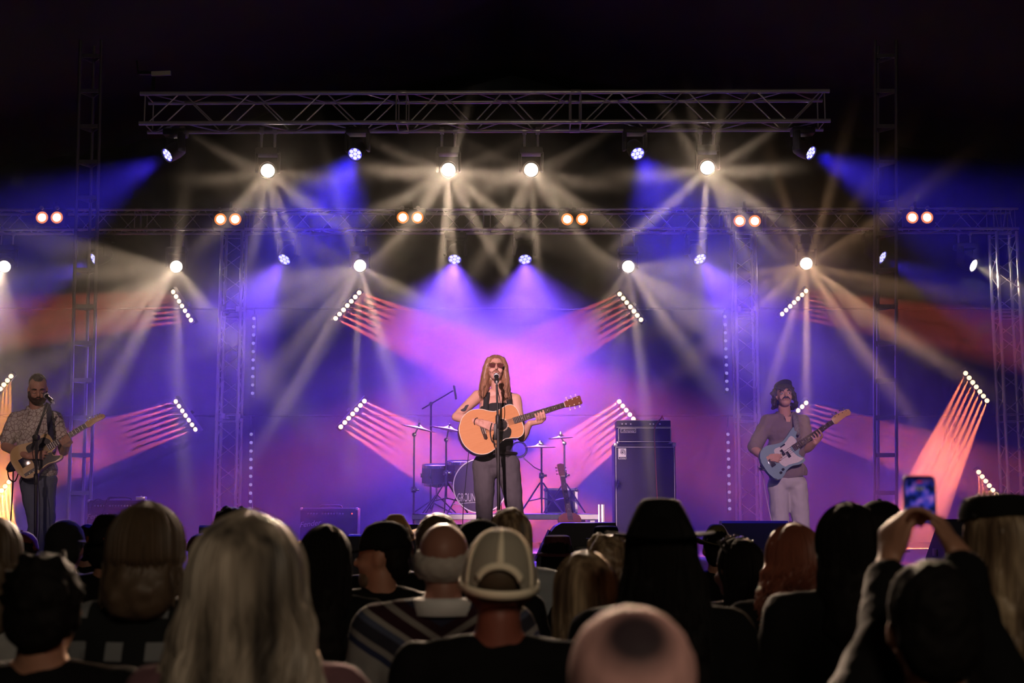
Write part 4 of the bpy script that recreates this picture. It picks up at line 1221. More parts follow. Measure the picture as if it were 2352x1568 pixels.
part('clip', t, M['black'], lambda bm: (b_tube(bm, up_, m_tail - foot + Vector((0, 0.035, 0.012)), 0.010), b_tube(bm, m_tail - foot + Vector((0, 0.005, 0.0)), m_tail - foot + Vector((0, 0.06, 0.022)), 0.0205)))
ph = P(1138, 985, ym - 0.02) - foot
part('pick_holder', t, M['black'], lambda bm: (b_box(bm, ph + Vector((0, 0, -0.02)), (0.028, 0.02, 0.13), None, 0.004), b_path(bm, spline([ph + Vector((-0.03, -0.01, 0.05)), ph + Vector((-0.045, 0, -0.02)), ph + Vector((-0.03, 0, -0.1)), ph + Vector((0.005, 0, -0.13))], 5), 0.006, 6)))
bm = bmesh.new()
b_path(bm, spline([m_tail + Vector((0, -0.05, -0.02)), m_tail + Vector((0.012, -0.05, -0.08)), foot + md + Vector((0.022, -0.02, 0.1)), foot + md + Vector((-0.024, -0.02, -0.15)), foot + Vector((0.02, -0.03, 0.5)), foot + Vector((0.03, -0.05, 0.1)), foot + Vector((0.2, -0.2, 0.008)), foot + Vector((0.9, -0.3, 0.008))], 8), 0.0035, 6)
tag(from_bm('microphone_cable', bm, M['rubber']), 'black cable wound down the stand of the singer', 'cable')
# guitarist's boom stand
yg = Y_TG - 0.42
m_tip, m_tail = P(103, 905, yg + 0.10), P(119, 921, yg)
microphone(m_tip, m_tail, 'vocal microphone on the boom in front of the guitarist')
foot = Vector((P(83, 1240, yg).x, yg, FLOOR_Z))
t = thing('microphone_stand', 'black boom microphone stand in front of the guitarist', 'microphone stand', foot)
j = P(83, 1004, yg) - foot
b1, b2 = P(73, 1032, yg) - foot, P(108, 924, yg + 0.03) - foot
part('pole', t, M['black'], lambda bm: (b_tube(bm, (0, 0, 0.1), P(83, 1100, yg) - foot, 0.0155), b_tube(bm, P(83, 1100, yg) - foot, j, 0.011)))
part('boom', t, M['black'], lambda bm: b_tube(bm, b1, b2, 0.010))
part('clutch', t, M['black'], lambda bm: b_lathe(bm, [(0.0, -0.035), (0.026, -0.03), (0.026, 0.03), (0.0, 0.035)], Matrix.Rotation(PI / 2, 3, 'X'), j, 14))
part('clip', t, M['black'], lambda bm: b_tube(bm, m_tail - foot, m_tail - foot + (m_tip - m_tail) * 0.35, 0.0195))
part('clutch', t, M['black'], lambda bm: b_lathe(bm, [(0.016, -0.05), (0.022, -0.04), (0.022, 0.04), (0.014, 0.05)], c=P(83, 1100, yg) - foot, n=14))
for a in (0.6, 2.7, 4.8):
    part('leg', t, M['black'], lambda bm: b_tube(bm, (0, 0, 0.13), (0.3 * math.cos(a), 0.3 * math.sin(a), 0.01), 0.010))
bm = bmesh.new()
b_path(bm, spline([m_tail + Vector((0.01, -0.03, -0.01)), foot + b2 + Vector((0.01, -0.02, -0.08)), foot + j + Vector((0.03, -0.02, 0.12)), foot + j + Vector((-0.02, -0.025, -0.1)), foot + Vector((0.024, -0.025, 0.6)), foot + Vector((0.0, -0.06, 0.12)), foot + Vector((-0.3, -0.2, 0.008))], 8), 0.0035, 6)
tag(from_bm('microphone_cable', bm, M['rubber']), 'black cable wound down the boom stand of the guitarist', 'cable')
# instrument leads
def lead(name, label, pts, m=None, r=0.0035):
    bm = bmesh.new()
    b_path(bm, spline(pts, 8), r, 6)
    tag(from_bm(name, bm, m or M['rubber']), label, 'cable')
lead('instrument_cable', 'thin dark lead dropping from the acoustic guitar to the floor', [G1 @ Vector((-0.37, -0.03, -0.06)), P(1077, 1020, Y_SING - 0.1), P(1072, 1080, Y_SING - 0.1), P(1064, 1170, Y_SING - 0.12), P(1060, 1260, Y_SING - 0.15), Vector((P(1050, 1300, Y_SING).x, Y_SING - 0.3, FLOOR_Z + 0.01))])
lead('instrument_cable', 'black lead looping from the butterscotch guitar to the floor', [G2 @ Vector((-0.23, -0.05, -0.03)), P(34, 1105, Y_TG - 0.15), P(22, 1100, Y_TG - 0.12), P(18, 1082, Y_TG - 0.1), P(24, 1070, Y_TG - 0.1), P(30, 1080, Y_TG - 0.12), P(28, 1140, Y_TG - 0.1), P(20, 1230, Y_TG - 0.12), Vector((P(14, 1300, Y_TG).x, Y_TG - 0.15, FLOOR_Z + 0.01))], None, 0.006)
lead('instrument_cable', 'pale lead hanging from the blue bass guitar', [G3 @ Vector((-0.20, -0.16, -0.02)), P(1741, 1070, Y_BG - 0.16), P(1752, 1090, Y_BG - 0.1), P(1758, 1130, Y_BG - 0.08), P(1766, 1170, Y_BG - 0.08), P(1776, 1215, Y_BG - 0.1), Vector((P(1784, 1290, Y_BG).x, Y_BG - 0.1, FLOOR_Z + 0.01))], mat('pale_cable', (0.55, 0.52, 0.55), 0.5))
# ------------------------------------------------------------------ figures: one continuous skin per body, clothes as shells over it
def skin_mat(name, c):
    m = mat(name, c, 0.5, spec=0.35)
    b = m.node_tree.nodes['Principled BSDF']
    return m
M['skin'] = skin_mat('skin', (0.60, 0.33, 0.25))
M['skin_tan'] = skin_mat('skin_tan', (0.50, 0.27, 0.19))
M['eye'] = mat('eye_white', (0.7, 0.68, 0.66), 0.2)
M['iris'] = mat('iris', (0.03, 0.02, 0.015), 0.2)
M['lip'] = mat('lips', (0.36, 0.13, 0.11), 0.4)
M['tank'] = mat('black_jersey', (0.012, 0.011, 0.013), 0.85, noise=(40, (0.02, 0.019, 0.022)))
M['jeans_grey'] = mat('washed_black_denim', (0.055, 0.050, 0.060), 0.9, noise=(12, (0.09, 0.085, 0.095)), bump=0.3)
M['jeans_blue'] = mat('blue_denim', (0.07, 0.09, 0.14), 0.9, noise=(10, (0.12, 0.14, 0.19)), bump=0.3)
M['jeans_pale'] = mat('pale_denim', (0.42, 0.40, 0.42), 0.9, noise=(8, (0.55, 0.53, 0.54)), bump=0.3)
M['shirt_mauve'] = mat('linen_shirt', (0.20, 0.15, 0.16), 0.9, noise=(14, (0.25, 0.19, 0.20)), bump=0.3)
M['leather'] = mat('black_leather', (0.012, 0.010, 0.010), 0.4)
M['glass_amber'] = mat('tinted_glass', (0.10, 0.03, 0.03), 0.08, spec=0.9)
M['gold'] = mat('gold_wire', (0.75, 0.5, 0.25), 0.25, 0.9)
M['hair_dark'] = mat('dark_brown_hair', (0.022, 0.014, 0.011), 0.55, noise=(30, (0.045, 0.028, 0.02)))
M['hair_fair'] = mat('dark_blond_hair', (0.16, 0.075, 0.04), 0.42, noise=(30, (0.34, 0.18, 0.10)))
M['ink'] = mat('tattoo_ink', (0.05, 0.05, 0.07), 0.5)
def floral():
    m = mat('patterned_shirt', (0.62, 0.56, 0.50), 0.85)
    nt = m.node_tree
    v = nt.nodes.new('ShaderNodeTexVoronoi'); v.feature = 'DISTANCE_TO_EDGE'; v.inputs['Scale'].default_value = 26
    tc = nt.nodes.new('ShaderNodeTexCoord'); r = nt.nodes.new('ShaderNodeValToRGB')
    r.color_ramp.elements[0].position = 0.03; r.color_ramp.elements[0].color = (0.24, 0.17, 0.15, 1)
    r.color_ramp.elements[1].position = 0.09; r.color_ramp.elements[1].color = (0.60, 0.55, 0.50, 1)
    nt.links.new(tc.outputs['Object'], v.inputs['Vector']); nt.links.new(v.outputs['Distance'], r.inputs[0])
    nt.links.new(r.outputs[0], nt.nodes['Principled BSDF'].inputs['Base Color'])
    return m
M['shirt_floral'] = floral()
BENCH = bpy.data.scenes.new('bench')      # a side scene where surfaces are fused, emptied at the end
class Blob:
    """closed rounded pieces, fused into one continuous surface"""
    def __init__(self):
        self.bm = bmesh.new()
    def cap(self, p0, p1, r0, r1=None, n=14):
        p0, p1 = Vector(p0), Vector(p1)
        r1 = r0 if r1 is None else r1
        d = p1 - p0
        L = d.length
        if L < 1e-5:
            return self.ell(p0, (r0, r0, r0))
        R = frame_of(d)
        prof = [(r0 * math.sin(t), -r0 * math.cos(t)) for t in [PI / 2 * i / 5 for i in range(6)]]
        prof += [(r1 * math.cos(t), L + r1 * math.sin(t)) for t in [PI / 2 * i / 5 for i in range(6)]]
        prof[0] = (0.0, -r0); prof[-1] = (0.0, L + r1)
        b_lathe(self.bm, prof, R, p0, n)
        return self
    def chain(self, pts, rs):
        for (a, b), (r, s) in zip(zip(pts, pts[1:]), zip(rs, rs[1:])):
            self.cap(a, b, r, s)
        return self
    def ell(self, c, r, R=None):
        b_ellipsoid(self.bm, c, r, R, 18, 12)
        return self
    def box(self, c, size, R=None, bev=0.01):
        b_box(self.bm, c, size, R, bev, 3)
        return self
    def mesh(self, voxel, smooth=3, grow=0.0, cuts=(), noise=None):
        me = bpy.data.meshes.new('blob')
        bmesh.ops.recalc_face_normals(self.bm, faces=self.bm.faces)
        self.bm.to_mesh(me)
        self.bm.free()
        ob = bpy.data.objects.new('blob', me)
        BENCH.collection.objects.link(ob)
        md = ob.modifiers.new('fuse', 'REMESH'); md.mode = 'VOXEL'; md.voxel_size = voxel; md.use_smooth_shade = True
        if smooth:
            md = ob.modifiers.new('smooth', 'SMOOTH'); md.factor = 0.5; md.iterations = smooth
        if noise:
            tx = bpy.data.textures.new('folds', 'CLOUDS'); tx.noise_scale = noise[0]; tx.noise_depth = 1
            md = ob.modifiers.new('folds', 'DISPLACE'); md.texture = tx; md.strength = noise[1]; md.mid_level = 0.5; md.texture_coords = 'GLOBAL'
        BENCH.view_layers[0].update()
        out = bpy.data.meshes.new_from_object(ob.evaluated_get(BENCH.view_layers[0].depsgraph))
        bpy.data.objects.remove(ob)
        bpy.data.meshes.remove(me)
        if cuts:
            bm = bmesh.new()
            bm.from_mesh(out)
            for co, no in cuts:
                bmesh.ops.bisect_plane(bm, geom=bm.verts[:] + bm.edges[:] + bm.faces[:], plane_co=co, plane_no=no, clear_outer=True)
            bm.to_mesh(out)
            bm.free()
        for p in out.polygons:
            p.use_smooth = True
        return out
def V(*a):
    return Vector(a)
class Part(object):
    pass
def add_part(me, name, m, parent, label=None):
    """mesh in world space, as a part of parent"""
    me.materials.clear()
    me.materials.append(m)
    o = bpy.data.objects.new(name, me)
    COL.objects.link(o)
    if parent is not None:
        off = Vector(parent.location)
        me.transform(Matrix.Translation(-off))
        o.parent = parent
    if label:
        o['label'] = label
    return o
def wpart(name, parent, m, build, smooth=True):
    """part built in world space"""
    bm = bmesh.new()
    build(bm)
    bmesh.ops.translate(bm, vec=-Vector(parent.location), verts=bm.verts)
    return from_bm(name, bm, m, parent, smooth=smooth)
def head_blob(B, c, f, u, k=1.0, jaw=1.0):
    """skull, jaw, nose and ears; c: middle of the head, f: where it looks, u: up"""
    f = f.normalized(); u = (u - f * u.dot(f)).normalized(); s = f.cross(u)
    R = Matrix((s, f, u)).transposed()
    at = lambda x, y, z: c + R @ V(x * k, y * k, z * k)
    B.ell(at(0, -0.012, 0.035), (0.074 * k, 0.094 * k, 0.085 * k), R)
    B.ell(at(0, 0.022, -0.02), (0.064 * k, 0.070 * k, 0.085 * k), R)
    B.ell(at(0, 0.040, -0.075), (0.046 * k * jaw, 0.046 * k, 0.036 * k), R)
    B.cap(at(0, 0.090, 0.012), at(0, 0.110, -0.022), 0.009 * k, 0.0145 * k)
    B.ell(at(0, 0.080, 0.028), (0.052 * k, 0.016 * k, 0.012 * k), R)
    for sx in (-1, 1):
        B.ell(at(sx * 0.075, -0.008, -0.008), (0.010 * k, 0.020 * k, 0.032 * k), R)
        B.ell(at(sx * 0.036, 0.070, -0.03), (0.024 * k, 0.020 * k, 0.026 * k), R)
    B.cap(at(-0.020, 0.088, -0.053), at(0.020, 0.088, -0.053), 0.0095 * k, 0.0095 * k)
    return at, R
def face_parts(t, at, R, k=1.0, brow=None, eyes=True):
    for sx in (-1, 1):
        if eyes:
            wpart('eye', t, M['eye'], lambda bm: b_ellipsoid(bm, at(sx * 0.033, 0.086, 0.003), (0.013 * k, 0.007 * k, 0.0055 * k), R, 12, 8))
            wpart('iris', t, M['iris'], lambda bm: b_ellipsoid(bm, at(sx * 0.033, 0.0915, 0.003), (0.0055 * k, 0.003 * k, 0.0048 * k), R, 10, 6))
        if not eyes:
            wpart('eyelashes', t, M['iris'], lambda bm: b_path(bm, [at(sx * 0.020, 0.088, -0.004), at(sx * 0.033, 0.0925, -0.009), at(sx * 0.047, 0.085, -0.004)], 0.0022 * k, 5))
        if brow:
            wpart('eyebrow', t, brow, lambda bm: b_path(bm, [at(sx * 0.014, 0.094, 0.026), at(sx * 0.034, 0.093, 0.031), at(sx * 0.054, 0.078, 0.024)], [0.005, 0.006, 0.003], 6))
    wpart('mouth', t, M['lip'], lambda bm: b_path(bm, [at(-0.024, 0.087, -0.052), at(-0.010, 0.0975, -0.050), at(0.010, 0.0975, -0.050), at(0.024, 0.087, -0.052)], [0.003, 0.0055, 0.0055, 0.003], 6))
def hand_blob(B, wrist, d, n, side, curls=(0.5, 0.6, 0.7, 0.8), thumb=0.4, k=1.0, spread=0.10, thumb_dir=None):
    """wrist; d: towards the fingers; n: out of the palm; side: +1 / -1, thumb side along d x n"""
    d = d.normalized(); n = (n - d * n.dot(d)).normalized(); s = d.cross(n) * side
    at = lambda x, y, z: wrist + d * (x * k) + s * (y * k) + n * (z * k)
    kn = [(0.086, 0.030), (0.090, 0.010), (0.086, -0.010), (0.078, -0.028)]
    ln = [(0.042, 0.026, 0.020), (0.046, 0.029, 0.021), (0.043, 0.027, 0.020), (0.034, 0.021, 0.018)]
    for (x, y), c, L in zip(kn, curls, ln):
        B.cap(at(0.008, y * 0.55, 0), at(x, y, 0), 0.0155 * k, 0.0115 * k)
        p = at(x, y, 0)
        a = 0.0
        for i, l in enumerate(L):
            a += c * (0.9 if i == 0 else 1.0)
            q = p + (d * math.cos(a) + n * math.sin(a) + s * (y * spread / 0.03 * (1 if i == 0 else 0.6))) * (l * k)
            B.cap(p, q, (0.0098 - 0.0009 * i) * k, (0.0090 - 0.0009 * i) * k)
            p = q
    B.cap(at(0.0, 0, 0), at(0.03, 0, 0), 0.022 * k, 0.022 * k)
    # thumb from the side of the palm
    t0 = at(0.020, 0.022, 0.008)
    td = thumb_dir.normalized() if thumb_dir is not None else (d * 0.65 + s * 0.75 + n * thumb).normalized()
    t1 = t0 + td * 0.040 * k
    t2 = t1 + (td * 0.8 + d * 0.45).normalized() * 0.030 * k
    t3 = t2 + (td * 0.6 + d * 0.6 + n * 0.2).normalized() * 0.024 * k
    B.chain([t0, t1, t2, t3], [0.0165 * k, 0.0125 * k, 0.0108 * k, 0.0088 * k])
def collar_band(bm, n1, k, sg=1):
    """folded shirt collar round the neck, open at the throat"""
    rows = []
    n = 22
    for i in range(n + 1):
        a = math.radians(22 + 316 * i / n)
        fr = max(0.0, math.cos(a)) ** 2
        e = Vector((math.sin(a), -math.cos(a) * sg, 0))
        top = n1 + e * (0.072 * k) + Vector((0, 0.006 * sg, 0.072 - 0.040 * fr)) * k
        mid = n1 + e * (0.086 * k) + Vector((0, 0.006 * sg, 0.066 - 0.045 * fr)) * k
        low = n1 + e * ((0.100 + 0.022 * fr) * k) + Vector((0, 0, 0.022 - 0.085 * fr)) * k
        rows.append([bm.verts.new(p) for p in (n1 + e * (0.072 * k) + Vector((0, 0.004, 0.02 - 0.03 * fr)), top, mid, low)])
    for p, q in zip(rows, rows[1:]):
        for j in range(3):
            bm.faces.new((p[j], p[j + 1], q[j + 1], q[j]))
def strands(name, t, m, roots, r=0.006, n=5):
    def build(bm):
        for pts in roots:
            q = spline([tuple(p) for p in pts], 4)
            kk = len(q)
            b_path(bm, q, [r * (1.0 - 0.75 * (i / (kk - 1)) ** 2) for i in range(kk)], n)
    return wpart(name, t, m, build)

# ================================================================== the singer
def singer():
    Y = Y_SING
    J = lambda px, py, dy=0.0: P(px, py, Y + dy)
    base = V(J(1150, 1000).x, Y, FLOOR_Z)
    t = thing('person', 'long-haired singer in black tank top and sunglasses playing acoustic guitar', 'person', base)
    hc = J(1138.5, 848, -0.02)
    f = V(0.06, -1, 0.20); u = V(0.02, 0.22, 1)
    B = Blob()
    at, R = head_blob(B, hc, f, u)
    neck0, neck1 = J(1140, 873, 0.0), J(1142, 905, 0.03)
    B.cap(neck0, neck1, 0.052, 0.056)
    shR, shL = J(1098, 909, 0.02), J(1184, 917, 0.03)
    chest, waist, pelvis = J(1143, 950, 0.02), J(1140, 1015, 0.02), J(1139, 1058, 0.02)
    B.cap(shR, neck1, 0.050, 0.058); B.cap(shL, neck1, 0.048, 0.058)
    Rx = Matrix.Identity(3)
    B.ell(J(1143, 938, 0.02), (0.165, 0.105, 0.13)); B.ell(J(1142, 975, 0.02), (0.15, 0.10, 0.14)); B.ell(waist, (0.135, 0.095, 0.12)); B.ell(pelvis, (0.155, 0.105, 0.11))
    elR, wrR = J(1048, 957, -0.10), J(1098, 969, -0.235)
    elL, wrL = J(1199, 1004, -0.05), J(1216, 972, -0.16)
    B.chain([shR, shR + (elR - shR) * 0.45, elR], [0.055, 0.048, 0.039]); B.chain([elR, elR + (wrR - elR) * 0.35, wrR], [0.041, 0.043, 0.027])
    B.chain([shL, shL + (elL - shL) * 0.45, elL], [0.055, 0.047, 0.039]); B.chain([elL, elL + (wrL - elL) * 0.35, wrL], [0.041, 0.042, 0.027])
    # strumming hand over the lower strings, fretting hand round the neck
    s0 = G1 @ V(-0.075, -0.005, 0.022)
    hand_blob(B, wrR, (s0 - wrR), V(0.1, 0.9, -0.35), 1, (0.15, 0.22, 0.30, 0.35), 0.5)
    nk = G1 @ V(0.345, -0.01, 0.0)
    wrL = wrL
    gx = (G1.to_3x3() @ V(1, 0, 0)); gz = (G1.to_3x3() @ V(0, 0, 1)); gy = (G1.to_3x3() @ V(0, 1, 0))
    palm = nk - gy * 0.056 - gz * 0.024
    B.cap(wrL, palm - gy * 0.01, 0.026, 0.020)
    for i in range(4):      # fingers come up over the fretboard
        b0 = palm + gx * (0.039 - 0.026 * i)
        p1 = b0 + gz * 0.038 + gy * 0.012; p2 = p1 + gz * 0.018 + gy * (0.036 - 0.003 * i); p3 = p2 - gz * 0.012 + gy * 0.024
        B.chain([b0, p1, p2, p3], [0.0125, 0.0100, 0.0092, 0.0082])
    B.chain([palm, palm - gz * 0.022 + gy * 0.030 + gx * 0.02, palm - gz * 0.012 + gy * 0.078 + gx * 0.025], [0.018, 0.013, 0.010])
    B.ell(palm, (0.034, 0.024, 0.022), G1.to_3x3())
    # legs
    hR, hL = J(1112, 1072, 0.02), J(1168, 1072, 0.02)
    kR, kL = J(1113, 1172, -0.02), J(1183, 1172, 0.0)
    aR, aL = V(J(1117, 1270).x, Y - 0.02, FLOOR_Z + 0.10), V(J(1196, 1270).x, Y + 0.05, FLOOR_Z + 0.10)
    for h, k, a in ((hR, kR, aR), (hL, kL, aL)):
        B.chain([h, h + (k - h) * 0.4, k], [0.085, 0.078, 0.054]); B.chain([k, k + (a - k) * 0.3, a], [0.054, 0.056, 0.038])
        B.chain([a, a + V(0, -0.02, -0.055), a + V(0, -0.14, -0.07)], [0.038, 0.04, 0.030])
    body = add_part(B.mesh(0.0062, 2), 'body', M['skin'], t)
    face_parts(t, at, R, brow=M['hair_fair'], eyes=False)
    # moustache and stubble
    strands('moustache', t, M['hair_fair'], [[at(sx * 0.002, 0.101, -0.041), at(sx * 0.018, 0.098, -0.045), at(sx * 0.030, 0.086, -0.060)] for sx in (-1, 1)], 0.007, 6)
    # sunglasses
    def lens(bm, sx):
        o = [p[:2] for p in spline([(-0.026, 0.014), (0.0, 0.019), (0.026, 0.014), (0.024, -0.010), (0.0, -0.021), (-0.022, -0.014)], 4, True)]
        Rl = Matrix((R @ V(1, 0, 0), R @ V(0, 0, 1), R @ V(0, 1, 0))).transposed()
        b_prism(bm, o, 0.0, 0.003, Rl, at(sx * 0.034, 0.100, 0.006))
    g = wpart('sunglasses', t, M['gold'], lambda bm: (b_path(bm, [at(-0.062, 0.098, 0.020), at(0, 0.109, 0.022), at(0.062, 0.098, 0.020)], 0.0022, 6), [b_path(bm, [at(sx * 0.062, 0.098, 0.020), at(sx * 0.078, 0.05, 0.016), at(sx * 0.078, -0.01, 0.010)], 0.002, 6) for sx in (-1, 1)]))
    for sx in (-1, 1):
        o = wpart('tinted_lens', t, M['glass_amber'], lambda bm: lens(bm, sx))
    # long hair: cap plus falling locks
    H = Blob()
    H.ell(at(0, -0.022, 0.044), (0.086, 0.096, 0.092), R)
    H.ell(at(0, -0.055, -0.03), (0.086, 0.066, 0.11), R)
    for sx in (-1, 1):
        H.chain([at(sx * 0.060, 0.020, 0.080), at(sx * 0.086, 0.005, 0.01), at(sx * 0.092, -0.01, -0.09), at(sx * 0.100, -0.005, -0.19), at(sx * 0.100, 0.02, -0.255)], [0.030, 0.030, 0.036, 0.040, 0.018])
        H.chain([at(sx * 0.06, -0.05, 0.0), at(sx * 0.085, -0.05, -0.12), at(sx * 0.115, -0.03, -0.22)], [0.05, 0.05, 0.03])
    add_part(H.mesh(0.008, 3, noise=(0.03, 0.012)), 'hair', M['hair_fair'], t)
    rnd = random.Random(3)
    locks = []
    for i in range(90):
        sx = rnd.choice((-1, 1))
        a = rnd.uniform(0.0, 1.0)
        x = 0.070 + 0.045 * rnd.random()
        y0 = 0.035 - 0.09 * a
        dz = rnd.uniform(-0.30, -0.20)
        locks.append([at(sx * 0.006, y0 * 0.7 - 0.005, 0.126), at(sx * 0.058, y0, 0.098), at(sx * x, y0 - 0.01, -0.02), at(sx * (x + 0.012 + 0.01 * rnd.random()), y0 - 0.01 + 0.02 * rnd.random(), -0.13), at(sx * (x + 0.030 * rnd.random()), y0 + 0.03 * rnd.random(), dz * 0.8), at(sx * (x + 0.045 * rnd.random() - 0.005), y0 + 0.05 * rnd.random() - 0.01, dz)])
    strands('hair_locks', t, M['hair_fair'], locks, 0.0055, 5)
    # tank top
    T = Blob()
    T.ell(J(1143, 944, 0.02), (0.168, 0.117, 0.125)); T.ell(J(1142, 977, 0.02), (0.164, 0.113, 0.15)); T.ell(waist, (0.150, 0.110, 0.13)); T.ell(J(1139, 1050, 0.02), (0.166, 0.116, 0.09))
    tm = T.mesh(0.009, 3, noise=(0.06, 0.008), cuts=[(J(1143, 921), V(0.08, 0, 1))])
    add_part(tm, 'tank_top', M['tank'], t)
    def straps(bm, sx):
        if True:
            a0 = J(1143 + sx * 27, 930, -0.082); a1 = J(1143 + sx * 24, 905, -0.015); a2 = J(1143 + sx * 26, 925, 0.12)
            for k in range(1):
                pts = spline([tuple(a0 + V(0, -0.01, -0.05)), tuple(a0), tuple((a0 + a1) / 2 + V(0, -0.02, 0.012)), tuple(a1 + V(0, 0, 0.012)), tuple(a2)], 5)
                ring = []
                for p in pts:
                    p = Vector(p)
                    ring.append([bm.verts.new(p + V(-0.024, 0, 0)), bm.verts.new(p + V(0.024, 0, 0))])
                for p, q in zip(ring, ring[1:]):
                    bm.faces.new((p[0], p[1], q[1], q[0]))
    for sx in (-1, 1):
        o = wpart('tank_strap', t, M['tank'], lambda bm: straps(bm, sx))
        md = o.modifiers.new('thickness', 'SOLIDIFY'); md.thickness = 0.012; md.offset = 0
    # jeans
    T = Blob()
    T.ell(J(1139, 1058, 0.02), (0.176, 0.122, 0.10)); T.ell(J(1141, 1078, 0.02), (0.10, 0.10, 0.075))
    for h, k, a in ((hR, kR, aR), (hL, kL, aL)):
        T.chain([h + V(0, 0, 0.02), h + (k - h) * 0.4, k], [0.102, 0.094, 0.074]); T.chain([k, k + (a - k) * 0.5, a + V(0, 0, -0.03)], [0.074, 0.075, 0.076])
        T.ell(a + V(0, -0.02, -0.02), (0.080, 0.10, 0.05))
    add_part(T.mesh(0.010, 3, noise=(0.07, 0.016), cuts=[(J(1139, 1036), V(0, 0, 1)), (V(0, 0, FLOOR_Z + 0.045), V(0, 0, -1))]), 'jeans', M['jeans_grey'], t)
    wpart('belt', t, M['leather'], lambda bm: b_path(bm, [J(1139, 1041, 0.02) + V(0.178 * math.cos(a), 0.124 * math.sin(a), 0) for a in [2 * PI * i / 32 for i in range(32)]], 0.014, 8, True))
    wpart('belt_buckle', t, M['chrome'], lambda bm: b_box(bm, J(1139, 1041, 0.02) + V(0.0, -0.137, 0), (0.05, 0.012, 0.036), None, 0.004))
    for a in (aR, aL):
        S_ = Blob(); S_.chain([a + V(0, 0.02, -0.05), a + V(0, -0.06, -0.06), a + V(0, -0.17, -0.068)], [0.048, 0.046, 0.034])
        add_part(S_.mesh(0.008, 3, cuts=[(V(0, 0, FLOOR_Z + 0.001), V(0, 0, -1))]), 'boot', M['leather'], t)
    # bracelet and upper-arm tattoo
    w0 = elR + (wrR - elR) * 0.93; dv = (wrR - elR).normalized(); Fr = frame_of(dv)
    wpart('bracelet', t, M['leather'], lambda bm: b_path(bm, [w0 + Fr @ V(0.033 * math.cos(a), 0.033 * math.sin(a), 0) for a in [2 * PI * i / 20 for i in range(20)]], 0.004, 6, True))
    q0 = shR + (elR - shR) * 0.66
    ax = (elR - shR).normalized(); out = V(0.25, -1, 0.15); out = (out - ax * out.dot(ax)).normalized(); sd = ax.cross(out)
    def tattoo(bm):
        o_ = [p[:2] for p in spline([(-0.045, 0.0), (-0.02, 0.016), (0.01, 0.010), (0.045, 0.018), (0.04, -0.006), (0.015, -0.018), (-0.02, -0.010)], 5, True)]
        vs2 = []
        for a_, b_ in o_:
            an = b_ / 0.047
            vs2.append(bm.verts.new(q0 + ax * a_ + out * (0.0465 * math.cos(an)) + sd * (0.0465 * math.sin(an))))
        bm.faces.new(vs2)
    o = wpart('tattoo', t, M['ink'], tattoo, False)
    return t
singer()

